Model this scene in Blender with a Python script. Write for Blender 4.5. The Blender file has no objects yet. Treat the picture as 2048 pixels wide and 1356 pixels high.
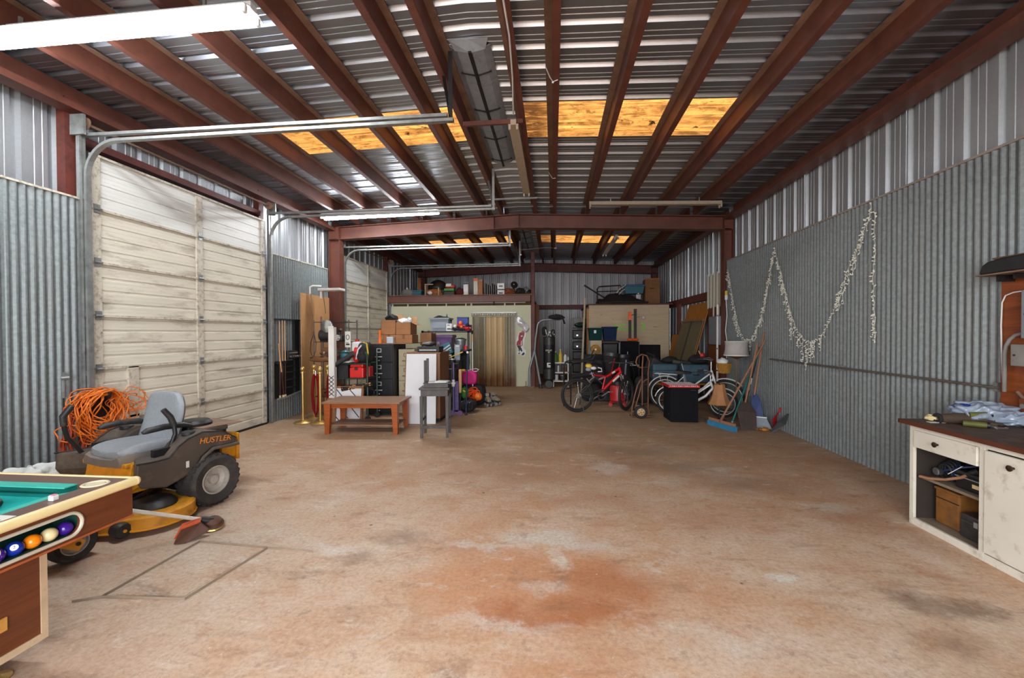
import bpy, math, random
from math import pi, sin, cos, radians
from mathutils import Vector as V, Matrix, Euler

random.seed(7)
SC = bpy.context.scene
COL = SC.collection

# ------------------------------------------------------------------ camera, daylight, exposure
cam_d = bpy.data.cameras.new('camera')
cam = bpy.data.objects.new('camera', cam_d)
COL.objects.link(cam)
SC.camera = cam
cam_d.sensor_width = 36.0
cam_d.lens = 36.0 * 840.0 / 2048.0
cam_d.clip_start = 0.05
cam_d.clip_end = 200
yaw, pitch, roll = math.atan(83 / 840), math.atan(11 / 840), 0.0035
Fw = V((-sin(yaw) * cos(pitch), cos(yaw) * cos(pitch), -sin(pitch)))
Rt = V((cos(yaw), sin(yaw), 0))
Up = Rt.cross(Fw)
R2, U2 = Rt * cos(roll) - Up * sin(roll), Rt * sin(roll) + Up * cos(roll)
cam.matrix_world = Matrix(((R2.x, U2.x, -Fw.x, 0), (R2.y, U2.y, -Fw.y, 0), (R2.z, U2.z, -Fw.z, 1.55), (0, 0, 0, 1)))

WORLD_STRENGTH = 7.5
world = bpy.data.worlds.new('overcast_sky')
SC.world = world
world.use_nodes = True
wn = world.node_tree
bg = wn.nodes['Background']
bg.inputs['Color'].default_value = (0.95, 0.975, 1.0, 1)
bg.inputs['Strength'].default_value = WORLD_STRENGTH

# unseen open doorway behind the photographer, sized for the light: a portal there guides the sky's light samples
pd = bpy.data.lights.new('doorway_portal', 'AREA')
pd.shape = 'RECTANGLE'
pd.size, pd.size_y = 5.2, 3.3
pd.cycles.is_portal = True
po = bpy.data.objects.new('doorway_portal', pd)
po.location = (-0.6, -1.72, 1.65)
po.rotation_euler = (radians(90), 0, 0)
COL.objects.link(po)

TUBE_STRENGTH = 60.0
SC.view_settings.view_transform = 'Standard'
SC.view_settings.look = 'None'
SC.view_settings.gamma = 1.0
SC.view_settings.use_curve_mapping = False
SC.view_settings.exposure = 0.66
SC.cycles.max_bounces = 8
SC.cycles.diffuse_bounces = 5
SC.cycles.glossy_bounces = 4
SC.cycles.transparent_max_bounces = 12
SC.cycles.sample_clamp_indirect = 8.0
SC.cycles.caustics_reflective = False
SC.cycles.caustics_refractive = False
SC.cycles.use_denoising = True

# ------------------------------------------------------------------ materials
def C(r, g, b):
    f = lambda c: (c / 255 / 12.92) if c / 255 <= 0.04045 else ((c / 255 + 0.055) / 1.055) ** 2.4
    return (f(r), f(g), f(b), 1)

class NT:
    """short-hand for building a node tree"""
    def __init__(s, m):
        s.t = m.node_tree
        s.bsdf = s.t.nodes.get('Principled BSDF')
    def n(s, typ, **kw):
        nd = s.t.nodes.new(typ)
        for k, v in kw.items():
            if k.startswith('i_'):
                key = k[2:]
                nd.inputs[int(key) if key.isdigit() else key.replace('_', ' ')].default_value = v
            else:
                setattr(nd, k, v)
        return nd
    def l(s, a, b):
        s.t.links.new(a, b)
    def noise(s, vec, scale, detail=4, rough=0.55, dist=0.0):
        nd = s.n('ShaderNodeTexNoise', i_Scale=scale, i_Detail=detail, i_Roughness=rough, i_Distortion=dist)
        if vec is not None:
            s.l(vec, nd.inputs['Vector'])
        return nd.outputs['Fac']
    def ramp(s, fac, lo, hi, a=0.0, b=1.0):
        nd = s.n('ShaderNodeMapRange', i_1=lo, i_2=hi, i_3=a, i_4=b)
        nd.clamp = True
        s.l(fac, nd.inputs[0])
        return nd.outputs[0]
    def mix(s, fac, a, b, blend='MIX'):
        nd = s.n('ShaderNodeMix', data_type='RGBA', blend_type=blend)
        for sock, v in ((nd.inputs[0], fac), (nd.inputs[6], a), (nd.inputs[7], b)):
            if isinstance(v, (int, float, tuple)):
                sock.default_value = v
            else:
                s.l(v, sock)
        return nd.outputs[2]
    def math(s, op, a, b=None):
        nd = s.n('ShaderNodeMath', operation=op)
        for i, v in enumerate((a, b)):
            if v is None:
                continue
            if isinstance(v, (int, float)):
                nd.inputs[i].default_value = v
            else:
                s.l(v, nd.inputs[i])
        return nd.outputs[0]
    def coord(s, kind='Object', scale=None, loc=None):
        o = s.n('ShaderNodeTexCoord').outputs[kind]
        if scale or loc:
            mp = s.n('ShaderNodeMapping')
            if scale: mp.inputs['Scale'].default_value = scale
            if loc: mp.inputs['Location'].default_value = loc
            s.l(o, mp.inputs['Vector'])
            o = mp.outputs[0]
        return o

MATS = {}
def new_mat(name):
    m = bpy.data.materials.new(name)
    m.use_nodes = True
    MATS[name] = m
    return m, NT(m)

def mul(c, k):
    return (min(c[0] * k, 1), min(c[1] * k, 1), min(c[2] * k, 1), 1)

def mat(name, col, rough=0.55, metal=0.0, var=0.18, scale=7.0, dirt=0.0, dcol=(0.06, 0.045, 0.03, 1), dscale=9.0, bump=0.0, bscale=60.0, spec=0.5, sx=None, trans=0.0):
    """painted / plastic / metal / cloth surface: mottled colour, optional dirt and fine relief"""
    m, t = new_mat(name)
    co = t.coord('Object', scale=sx)
    f = t.noise(co, scale, 5)
    c = t.mix(t.ramp(f, 0.3, 0.7), mul(col, 1 - var), mul(col, 1 + var))
    if dirt:
        g = t.noise(co, dscale, 8, 0.68)
        c = t.mix(t.ramp(g, 0.62 - dirt * 0.35, 0.78 - dirt * 0.15, 0, min(1, 0.45 + dirt)), c, dcol)
    t.l(c, t.bsdf.inputs['Base Color'])
    t.bsdf.inputs['Roughness'].default_value = rough
    t.bsdf.inputs['Metallic'].default_value = metal
    t.bsdf.inputs['Specular IOR Level'].default_value = spec
    if trans:
        t.bsdf.inputs['Transmission Weight'].default_value = trans
    if bump:
        b = t.n('ShaderNodeBump', i_Strength=bump, i_Distance=0.01)
        t.l(t.noise(co, bscale, 3), b.inputs['Height'])
        t.l(b.outputs[0], t.bsdf.inputs['Normal'])
    return m

def wood(name, a, b, axis=0, rough=0.5, scale=3.0, dirt=0.0, dcol=(0.05, 0.03, 0.02, 1)):
    """board with grain stretched along one axis"""
    m, t = new_mat(name)
    sc = [14.0, 14.0, 14.0]
    sc[axis] = 1.1
    co = t.coord('Object', scale=tuple(v * scale / 3 for v in sc))
    f = t.noise(co, 3.0, 8, 0.65, 0.6)
    c = t.mix(t.ramp(f, 0.3, 0.7), a, b)
    if dirt:
        g = t.noise(t.coord('Object'), 6.0, 8, 0.7)
        c = t.mix(t.ramp(g, 0.6 - dirt * 0.3, 0.75, 0, min(1, 0.4 + dirt)), c, dcol)
    t.l(c, t.bsdf.inputs['Base Color'])
    t.bsdf.inputs['Roughness'].default_value = rough
    b_ = t.n('ShaderNodeBump', i_Strength=0.15, i_Distance=0.004)
    t.l(f, b_.inputs['Height'])
    t.l(b_.outputs[0], t.bsdf.inputs['Normal'])
    return m

def emit(name, col, strength):
    m, t = new_mat(name)
    t.bsdf.inputs['Base Color'].default_value = col
    t.bsdf.inputs['Emission Color'].default_value = col
    t.bsdf.inputs['Emission Strength'].default_value = strength
    return m

# ------------------------------------------------------------------ mesh building
class G:
    """collects vertices and faces of one part"""
    def __init__(s):
        s.v, s.f = [], []
    def add(s, vs, fs, M=None):
        o = len(s.v)
        s.v += [tuple(M @ V(p)) for p in vs] if M is not None else [tuple(p) for p in vs]
        s.f += [tuple(o + i for i in f) for f in fs]
        return s
    def box(s, x0, x1, y0, y1, z0, z1, M=None):
        vs = [(x, y, z) for z in (z0, z1) for y in (y0, y1) for x in (x0, x1)]
        fs = [(0, 2, 3, 1), (4, 5, 7, 6), (0, 1, 5, 4), (2, 6, 7, 3), (0, 4, 6, 2), (1, 3, 7, 5)]
        return s.add(vs, fs, M)
    def obox(s, c, size, rot=(0, 0, 0)):
        M = Matrix.Translation(c) @ Euler(rot).to_matrix().to_4x4()
        a, b, d = (q / 2 for q in size)
        return s.box(-a, a, -b, b, -d, d, M)
    def bar(s, p, q, w, h=None, up=(0, 0, 1)):
        """rectangular bar from p to q"""
        p, q = V(p), V(q)
        d = q - p
        L = d.length
        z = d.normalized()
        x = V(up).cross(z)
        if x.length < 1e-4:
            x = V((1, 0, 0)).cross(z)
        x.normalize()
        y = z.cross(x)
        M = Matrix(((x.x, y.x, z.x, p.x), (x.y, y.y, z.y, p.y), (x.z, y.z, z.z, p.z), (0, 0, 0, 1)))
        h = h or w
        return s.box(-w / 2, w / 2, -h / 2, h / 2, 0, L, M)
    def tube(s, pts, r, n=8, closed=False, flat=1.0):
        """round tube along a path; r is one radius or one per point"""
        P = [V(p) for p in pts]
        m = len(P)
        rr = r if isinstance(r, (list, tuple)) else [r] * m
        o = len(s.v)
        prev = None
        for i in range(m):
            if closed:
                d = P[(i + 1) % m] - P[i - 1]
            else:
                d = P[min(i + 1, m - 1)] - P[max(i - 1, 0)]
            d = d.normalized() if d.length > 1e-9 else V((0, 0, 1))
            if prev is None:
                a = V((0, 0, 1)).cross(d)
                if a.length < 1e-3:
                    a = V((1, 0, 0)).cross(d)
            else:
                a = prev - d * prev.dot(d)
            a.normalize()
            prev = a
            b = d.cross(a)
            for k in range(n):
                t = 2 * pi * k / n
                s.v.append(tuple(P[i] + a * (cos(t) * rr[i]) + b * (sin(t) * rr[i] * flat)))
        for i in range(m if closed else m - 1):
            j = (i + 1) % m
            for k in range(n):
                k2 = (k + 1) % n
                s.f.append((o + i * n + k, o + i * n + k2, o + j * n + k2, o + j * n + k))
        if not closed:
            s.f.append(tuple(o + k for k in range(n - 1, -1, -1)))
            s.f.append(tuple(o + (m - 1) * n + k for k in range(n)))
        return s
    def lathe(s, prof, n=20, M=None, sx=1.0, sy=1.0, a0=0.0, cap=True):
        """profile of (radius, z) turned about z"""
        vs, fs = [], []
        for r, z in prof:
            for k in range(n):
                t = a0 + 2 * pi * k / n
                vs.append((r * cos(t) * sx, r * sin(t) * sy, z))
        for i in range(len(prof) - 1):
            for k in range(n):
                k2 = (k + 1) % n
                fs.append((i * n + k, i * n + k2, (i + 1) * n + k2, (i + 1) * n + k))
        if cap:
            if prof[0][0] > 1e-5: fs.append(tuple(range(n - 1, -1, -1)))
            if prof[-1][0] > 1e-5: fs.append(tuple((len(prof) - 1) * n + k for k in range(n)))
        return s.add(vs, fs, M)
    def prism(s, poly, h0, h1, M=None):
        """polygon in xy extruded along z"""
        n = len(poly)
        vs = [(x, y, h0) for x, y in poly] + [(x, y, h1) for x, y in poly]
        fs = [tuple(range(n - 1, -1, -1)), tuple(range(n, 2 * n))]
        fs += [(i, (i + 1) % n, n + (i + 1) % n, n + i) for i in range(n)]
        return s.add(vs, fs, M)
    def loft(s, rings, cap=True, closed=True):
        o = len(s.v)
        n = len(rings[0])
        for r in rings:
            s.v += [tuple(p) for p in r]
        for i in range(len(rings) - 1):
            for k in range(n if closed else n - 1):
                k2 = (k + 1) % n
                s.f.append((o + i * n + k, o + i * n + k2, o + (i + 1) * n + k2, o + (i + 1) * n + k))
        if cap and closed:
            s.f.append(tuple(o + k for k in range(n - 1, -1, -1)))
            s.f.append(tuple(o + (len(rings) - 1) * n + k for k in range(n)))
        return s
    def grid(s, fn, nu, nv):
        o = len(s.v)
        for j in range(nv + 1):
            for i in range(nu + 1):
                s.v.append(tuple(fn(i / nu, j / nv)))
        w = nu + 1
        for j in range(nv):
            for i in range(nu):
                a = o + j * w + i
                s.f.append((a, a + 1, a + w + 1, a + w))
        return s
    def ball(s, c, r, n=14, m=9, sc=(1, 1, 1)):
        prof = [(max(1e-6, sin(pi * i / m)) * r, -cos(pi * i / m) * r) for i in range(m + 1)]
        return s.lathe(prof, n, Matrix.Translation(c) @ Matrix.Diagonal((sc[0], sc[1], sc[2], 1)), cap=False)
    def mesh(s, name, smooth=None):
        me = bpy.data.meshes.new(name)
        me.from_pydata(s.v, [], s.f)
        me.update()
        if smooth:
            for p in me.polygons:
                p.use_smooth = True
            me.set_sharp_from_angle(angle=radians(smooth))
        return me

def fixed(me):
    """outward normals"""
    import bmesh
    b = bmesh.new()
    b.from_mesh(me)
    bmesh.ops.recalc_face_normals(b, faces=b.faces)
    b.to_mesh(me)
    b.free()
    return me

def rbox(c, size, r=0.01, seg=2, rot=(0, 0, 0)):
    """box with rounded edges, as a G"""
    import bmesh
    b = bmesh.new()
    bmesh.ops.create_cube(b, size=1.0)
    for v in b.verts:
        v.co = V((v.co.x * size[0], v.co.y * size[1], v.co.z * size[2]))
    bmesh.ops.bevel(b, geom=b.edges[:], offset=min(r, min(size) * 0.49), segments=seg, affect='EDGES', profile=0.5)
    M = Matrix.Translation(c) @ Euler(rot).to_matrix().to_4x4()
    g = G()
    b.verts.ensure_lookup_table()
    g.add([v.co for v in b.verts], [[v.index for v in f.verts] for f in b.faces], M)
    b.free()
    return g

def M4(loc=(0, 0, 0), rot=(0, 0, 0), sc=(1, 1, 1)):
    return Matrix.Translation(loc) @ Euler(rot).to_matrix().to_4x4() @ Matrix.Diagonal((sc[0], sc[1], sc[2], 1))

MY = Matrix.Rotation(radians(90), 4, 'Y')     # z axis -> x axis
MX = Matrix.Rotation(radians(-90), 4, 'X')    # z axis -> y axis

WMODE = False        # True: parts of a thing are modelled in room coordinates
def world_coords(on):
    global WMODE
    WMODE = on

def O(name, g, m, parent=None, smooth=None, loc=None, rot=None, bevel=0.0, kind=None, label=None):
    """link a G (or a ready mesh) as one object"""
    me = g if isinstance(g, bpy.types.Mesh) else fixed(g.mesh(name, smooth))
    if m is not None and not me.materials:
        me.materials.append(MATS[m] if isinstance(m, str) else m)
    o = bpy.data.objects.new(name, me)
    COL.objects.link(o)
    if parent is not None:
        o.parent = parent
        if WMODE and parent.parent is None and parent.type == 'EMPTY' and parent.get('kind') is None:
            o.matrix_parent_inverse = (Matrix.Translation(parent.location) @ Matrix.Rotation(parent.rotation_euler.z, 4, 'Z')).inverted()
    if loc is not None: o.location = loc
    if rot is not None: o.rotation_euler = rot
    if kind: o['kind'] = kind
    if label: o['label'] = label
    if bevel:
        b = o.modifiers.new('edge', 'BEVEL')
        b.width = bevel
        b.segments = 2
        b.limit_method = 'ANGLE'
        b.angle_limit = radians(50)
    return o

def tag(o, label, cat, group=None, kind=None):
    o['label'] = label
    o['category'] = cat
    if group: o['group'] = group
    if kind: o['kind'] = kind
    return o

def thing(name, label, cat, loc=(0, 0, 0), rz=0.0, group=None):
    o = bpy.data.objects.new(name, None)
    o.empty_display_size = 0.1
    COL.objects.link(o)
    o.location = loc
    o.rotation_euler = (0, 0, rz)
    return tag(o, label, cat, group)

def struct(name, label=None):
    o = bpy.data.objects.new(name, None)
    COL.objects.link(o)
    o['kind'] = 'structure'
    if label: o['label'] = label
    return o

def copy_tree(o, parent=None):
    c = o.copy()
    COL.objects.link(c)
    if parent is not None: c.parent = parent
    for ch in list(o.children):
        copy_tree(ch, c)
    return c

def text(name, body, size, m, parent, M, depth=0.0015, align='CENTER', sx=1.0, shear=0.0):
    cu = bpy.data.curves.new(name, 'FONT')
    cu.body = body
    cu.size = size
    cu.align_x = align
    cu.align_y = 'CENTER'
    cu.extrude = depth
    cu.shear = shear
    tmp = bpy.data.objects.new(name + '_tmp', cu)
    COL.objects.link(tmp)
    dg = bpy.context.evaluated_depsgraph_get()
    me = bpy.data.meshes.new_from_object(tmp.evaluated_get(dg))
    bpy.data.objects.remove(tmp)
    me.transform(M @ Matrix.Diagonal((sx, 1, 1, 1)))
    me.materials.clear()
    me.materials.append(MATS[m])
    o = bpy.data.objects.new(name, me)
    COL.objects.link(o)
    o.parent = parent
    if WMODE and parent.parent is None and parent.type == 'EMPTY' and parent.get('kind') is None:
        o.matrix_parent_inverse = (Matrix.Translation(parent.location) @ Matrix.Rotation(parent.rotation_euler.z, 4, 'Z')).inverted()
    return o

def basis(o, x, y):
    """matrix whose local x / y axes point along the given world directions, at o"""
    x, y = V(x).normalized(), V(y).normalized()
    z = x.cross(y)
    return Matrix(((x.x, y.x, z.x, o[0]), (x.y, y.y, z.y, o[1]), (x.z, y.z, z.z, o[2]), (0, 0, 0, 1)))

def arc(c, r, a0, a1, n, plane='xz', other=0.0):
    out = []
    for i in range(n + 1):
        a = radians(a0 + (a1 - a0) * i / n)
        p, q = c[0] + r * cos(a), c[1] + r * sin(a)
        out.append({'xz': (p, other, q), 'yz': (other, p, q), 'xy': (p, q, other)}[plane])
    return out

def lerp(a, b, t):
    return tuple(x + (y - x) * t for x, y in zip(a, b))
# ------------------------------------------------------------------ setting: dimensions
XL, XR = -4.93, 3.60          # inner faces of the corrugated liners
XLo, XRo = -5.12, 3.76        # outer ribbed sheets
Y0, Y1 = -2.4, 16.05
RX = -0.75                    # ridge
def roof_z(x, top=4.36): return top - 0.037 * abs(x - RX)

# ---- floor material: stained concrete
def floor_mat():
    m, t = new_mat('concrete')
    co = t.coord('Object')
    sep = t.n('ShaderNodeSeparateXYZ'); t.l(co, sep.inputs[0])
    big = t.noise(co, 0.55, 6, 0.6, 0.4)
    mid = t.noise(co, 2.2, 8, 0.66, 0.3)
    stretch = t.coord('Object', scale=(0.8, 2.6, 1))
    str_ = t.noise(stretch, 1.7, 8, 0.7, 0.5)
    fine = t.noise(co, 38, 6, 0.75)
    c = t.mix(t.ramp(mid, 0.36, 0.64), C(204, 166, 134), C(220, 198, 176))
    # rust bloom soaked through most of the slab
    c = t.mix(t.ramp(big, 0.42, 0.66, 0, 0.62), c, C(190, 132, 92))
    c = t.mix(t.ramp(str_, 0.54, 0.72, 0, 0.5), c, C(150, 112, 86))
    # the far half turns a darker brown
    far = t.ramp(sep.outputs[1], 3.2, 7.5)
    c = t.mix(t.math('MULTIPLY', far, 0.72), c, C(140, 118, 88))
    left = t.math('MULTIPLY', t.ramp(sep.outputs[0], -0.6, -2.6), t.ramp(sep.outputs[1], 5, 3))
    c = t.mix(t.math('MULTIPLY', left, 0.45), c, C(176, 166, 152))
    warp = t.n('ShaderNodeTexNoise', i_Scale=2.6, i_Detail=6, i_Roughness=0.68)
    t.l(co, warp.inputs['Vector'])
    wv = t.n('ShaderNodeVectorMath', operation='MULTIPLY_ADD')
    t.l(warp.outputs['Color'], wv.inputs[0])
    wv.inputs[1].default_value = (0.55, 0.55, 0)
    t.l(co, wv.inputs[2])
    P = wv.outputs[0]
    def blob(x, y, rx, ry, col, k, soft=0.6, rag=True):
        sb = t.n('ShaderNodeVectorMath', operation='SUBTRACT')
        t.l(P if rag else co, sb.inputs[0])
        sb.inputs[1].default_value = (x + (0.275 if rag else 0), y + (0.275 if rag else 0), 0)
        dv = t.n('ShaderNodeVectorMath', operation='DIVIDE')
        t.l(sb.outputs[0], dv.inputs[0])
        dv.inputs[1].default_value = (rx, ry, 1)
        ln = t.n('ShaderNodeVectorMath', operation='LENGTH')
        t.l(dv.outputs[0], ln.inputs[0])
        fac = t.ramp(ln.outputs['Value'], 1.0, 1.0 - soft, 0, k)
        fac = t.math('MULTIPLY', fac, t.ramp(mid, 0.3, 0.55, 0.35, 1))
        return fac, col
    for b in [(-0.12, 2.55, 0.86, 0.52, C(198, 132, 86), 0.7, 0.35), (0.05, 2.32, 0.55, 0.16, C(168, 98, 56), 0.8, 0.5),
              (0.3, 2.62, 0.5, 0.3, C(170, 104, 64), 0.6, 0.7), (-0.75, 2.95, 0.35, 0.22, C(184, 124, 84), 0.5, 0.8),
              (0.95, 2.6, 0.45, 0.35, C(198, 140, 98), 0.6, 0.8), (1.2, 3.6, 0.7, 0.4, C(176, 112, 70), 0.5, 0.9),
              (-0.35, 4.6, 1.1, 0.7, C(158, 106, 68), 0.55, 0.9), (0.5, 3.95, 0.6, 0.35, C(168, 108, 68), 0.5, 0.9),
              (0.0, 1.9, 0.6, 0.18, C(190, 126, 80), 0.6, 0.8), (2.5, 3.75, 0.35, 0.25, C(160, 100, 64), 0.5, 0.8),
              (2.08, 2.64, 0.2, 0.2, C(96, 66, 50), 0.75, 0.9), (2.3, 2.56, 0.2, 0.10, C(96, 66, 46), 0.65, 0.9),
              (1.98, 2.27, 0.25, 0.13, C(118, 80, 56), 0.7, 0.9), (-0.5, 1.9, 0.13, 0.1, C(112, 76, 58), 0.75, 0.9),
              (-1.2, 3.1, 0.3, 0.2, C(134, 108, 92), 0.6, 0.9), (-1.35, 2.75, 0.25, 0.1, C(120, 98, 86), 0.5, 0.9),
              (0.95, 5.6, 0.8, 0.4, C(104, 78, 56), 0.6, 0.9), (1.3, 5.0, 1.0, 0.35, C(112, 88, 68), 0.55, 0.9),
              (-0.7, 5.2, 0.9, 0.4, C(128, 96, 70), 0.5, 0.9), (1.9, 4.5, 0.8, 0.3, C(116, 92, 76), 0.5, 0.9),
              (0.6, 4.88, 0.3, 0.25, C(214, 202, 190), 0.8, 0.7), (1.0, 4.4, 0.4, 0.14, C(204, 190, 176), 0.6, 0.8),
              (-0.1, 3.17, 0.42, 0.14, C(216, 206, 192), 0.85, 0.6), (0.25, 3.1, 0.3, 0.1, C(214, 200, 186), 0.7, 0.6),
              (0.06, 2.86, 0.10, 0.22, C(220, 208, 192), 0.85, 0.6), (-0.02, 2.55, 0.16, 0.10, C(216, 202, 190), 0.8, 0.6),
              (-0.55, 3.02, 0.32, 0.06, C(218, 208, 196), 0.7, 0.6), (1.45, 2.8, 0.13, 0.07, C(226, 218, 206), 0.85, 0.6),
              (-1.6, 2.9, 0.25, 0.09, C(214, 204, 192), 0.7, 0.7), (1.9, 4.95, 0.25, 0.12, C(204, 194, 182), 0.6, 0.8),
              (2.4, 3.95, 0.35, 0.2, C(208, 196, 180), 0.6, 0.8), (-0.3, 2.2, 0.5, 0.08, C(216, 204, 192), 0.6, 0.8),
              (0.9, 2.2, 0.5, 0.2, C(218, 206, 194), 0.5, 0.9), (0.1, 6.6, 1.2, 0.5, C(150, 118, 84), 0.4, 0.9)]:
        fac, col = blob(*b)
        c = t.mix(fac, c, col)
    # grey streaks and pits
    c = t.mix(t.ramp(t.noise(t.coord('Object', scale=(.7, 1.5, 1), loc=(3, 1, 0)), 3.1, 9, 0.74, 0.6), 0.54, 0.68, 0, 0.5), c, C(176, 122, 86))
    c = t.mix(t.ramp(t.noise(t.coord('Object', scale=(.8, 1.7, 1), loc=(7, 2, 0)), 3.7, 9, 0.76, 0.5), 0.56, 0.68, 0, 0.55), c, C(226, 214, 202))
    c = t.mix(t.ramp(t.noise(t.coord('Object', scale=(.8, 1.6, 1), loc=(1, 9, 0)), 2.4, 9, 0.74, 0.5), 0.57, 0.70, 0, 0.6), c, C(118, 92, 74))
    c = t.mix(t.ramp(t.noise(co, 9, 8, 0.72), 0.57, 0.70, 0, 0.5), c, C(122, 96, 78))
    c = t.mix(t.ramp(fine, 0.42, 0.72, 0, 0.45), c, C(116, 84, 64))
    c = t.mix(t.ramp(t.noise(co, 24, 3, 0.6), 0.70, 0.76, 0, 0.7), c, C(226, 216, 204))
    vor = t.n('ShaderNodeTexVoronoi', i_Scale=2.3)
    t.l(co, vor.inputs['Vector'])
    c = t.mix(t.ramp(vor.outputs['Distance'], 0.036, 0.018, 0, 0.85), c, C(64, 44, 34))
    t.l(c, t.bsdf.inputs['Base Color'])
    r = t.ramp(big, 0.3, 0.7, 0.62, 0.82)
    t.l(r, t.bsdf.inputs['Roughness'])
    t.bsdf.inputs['Specular IOR Level'].default_value = 0.3
    b = t.n('ShaderNodeBump', i_Strength=0.25, i_Distance=0.004)
    t.l(t.noise(co, 60, 4, 0.7), b.inputs['Height'])
    t.l(b.outputs[0], t.bsdf.inputs['Normal'])
floor_mat()

def galv(name, col, rough=0.42, metal=0.75, spangle=26.0, lo=0.72, hi=1.18, streak=0.55, rv=0.05, dcol=(0.18, 0.17, 0.16, 1)):
    """galvanised sheet: spangled grey with weather streaks"""
    m, t = new_mat(name)
    co = t.coord('Object')
    f = t.noise(co, spangle, 4, 0.7)
    c = t.mix(t.ramp(f, 0.32, 0.68), mul(col, lo), mul(col, hi))
    g = t.noise(t.coord('Object', scale=(5, 5, 0.35)), 2.0, 6, 0.6)
    c = t.mix(t.ramp(g, 0.5, 0.78, 0, streak), c, dcol)
    t.l(c, t.bsdf.inputs['Base Color'])
    t.bsdf.inputs['Metallic'].default_value = metal
    t.l(t.ramp(f, 0.3, 0.7, rough - rv, rough + rv), t.bsdf.inputs['Roughness'])
    return m
galv('galvanised', (0.20, 0.222, 0.224, 1), 0.5, 0.35)
galv('end_steel', (0.42, 0.42, 0.44, 1), 0.5, 0.35, 40, 0.9, 1.08)
galv('ribbed_steel', (0.50, 0.52, 0.545, 1), 0.42, 0.65, 40, 0.93, 1.05, 0.25, 0.02)
galv('roof_steel', (0.44, 0.475, 0.53, 1), 0.38, 0.9, 60, 0.95, 1.04, 0.0, 0.01)
galv('bright_galvanised', (0.62, 0.65, 0.67, 1), 0.38, 0.7)
mat('red_oxide', C(102, 58, 45), 0.55, 0, 0.22, 3.5, dirt=0.25, dcol=C(70, 36, 28))
mat('red_oxide_dark', C(98, 46, 38), 0.6, 0, 0.25, 3.5, dirt=0.35, dcol=C(46, 26, 22))
mat('tan_steel', C(128, 100, 82), 0.7, 0, 0.25, 5, dirt=0.25, dcol=C(80, 50, 40))
mat('door_white', C(222, 216, 200), 0.55, 0, 0.05, 2.0, dirt=0.30, dcol=C(112, 92, 70), dscale=3.2, sx=(1, 0.5, 2.4))
mat('door_white_clean', C(226, 226, 222), 0.5, 0, 0.06, 2.0, dirt=0.12, dcol=C(140, 122, 100), dscale=3.2, sx=(1, 0.5, 2.4))
mat('stile_white', C(206, 198, 182), 0.5, 0, 0.08, 5, dirt=0.4, dcol=C(84, 60, 44), dscale=16)
mat('track_steel', C(150, 152, 150), 0.42, 0.6, 0.2, 12, dirt=0.15, dcol=C(84, 74, 64))
mat('joint_dark', C(138, 120, 102), 0.9)
mat('black_iron', C(30, 29, 30), 0.5, 0.2, 0.3, 12)

# translucent amber roof sheet, speckled with leaf litter lying on it
def skylight_mat():
    m, t = new_mat('amber_sheet')
    co = t.coord('Object')
    st = t.coord('Object', scale=(0.7, 5.0, 1))
    f = t.noise(st, 2.6, 8, 0.7, 0.4)
    c = t.mix(t.ramp(f, 0.36, 0.66), C(70, 40, 16), C(132, 90, 42))
    c = t.mix(t.ramp(t.noise(t.coord('Object', scale=(1, 2.2, 1)), 5.5, 8, 0.72), 0.50, 0.62, 0, 0.9), c, C(64, 40, 16))
    lit = t.noise(t.coord('Object', scale=(1, 1.2, 1)), 3.2, 6, 0.75)
    c = t.mix(t.ramp(lit, 0.61, 0.66, 0, 1), c, C(22, 12, 5))
    sx_ = t.n('ShaderNodeSeparateXYZ'); t.l(co, sx_.inputs[0])
    near_ridge = t.ramp(t.math('ABSOLUTE', t.math('ADD', sx_.outputs[0], .45)), .62, .25)
    c = t.mix(t.math('MULTIPLY', near_ridge, t.ramp(t.noise(st, 3.4, 8, .75), .36, .5)), c, C(46, 26, 10))
    tr = t.n('ShaderNodeBsdfTranslucent')
    df = t.n('ShaderNodeBsdfDiffuse')
    t.l(c, tr.inputs['Color'])
    t.l(t.mix(0.7, c, (0.02, 0.015, 0.01, 1)), df.inputs['Color'])
    mx = t.n('ShaderNodeMixShader', i_0=0.12)
    t.l(tr.outputs[0], mx.inputs[1])
    t.l(df.outputs[0], mx.inputs[2])
    out = [n for n in t.t.nodes if n.type == 'OUTPUT_MATERIAL'][0]
    t.l(mx.outputs[0], out.inputs['Surface'])
skylight_mat()

# ---- floor
g = G().box(-5.4, 4.1, -9, 16.4, -0.2, 0.0)
fl = O('floor', g, 'concrete', kind='structure', label='stained concrete slab with rust blooms and pale scuffs')
g = G()
ring = [(-2.655, 2.205), (-2.145, 2.232), (-2.06, 2.828), (-2.63, 2.868)]
for a, b in zip(ring, ring[1:] + ring[:1]):
    g.bar((a[0], a[1], 0.001), (b[0], b[1], 0.001), 0.002, 0.028)
g.bar((-2.06, 2.828, 0.001), (-1.7, 2.80, 0.001), 0.002, 0.024)
g.bar((-2.655, 2.205, 0.001), (-2.78, 2.15, 0.001), 0.002, 0.024)
O('patch_joint', g, 'joint_dark', fl)
g = G().prism([(-2.60, 2.24), (-2.18, 2.262), (-2.10, 2.795), (-2.59, 2.83)], 0.0, 0.0025)
O('patch_slab', g, 'concrete', fl)

# ---- sheet meshes
def corr_sheet(h, w=0.61, period=0.0678, amp=0.0105):
    """sinusoidal sheet standing in the yz plane, width along y"""
    n = int(round(w / period * 8))
    g = G()
    for z in (0, h):
        for i in range(n + 1):
            y = w * i / n + (0.012 if i == n else 0)
            g.v.append((amp * sin(2 * pi * i / 8), y, z))
    g.f = [(i, i + 1, n + 2 + i, n + 1 + i) for i in range(n)]
    return g

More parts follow.
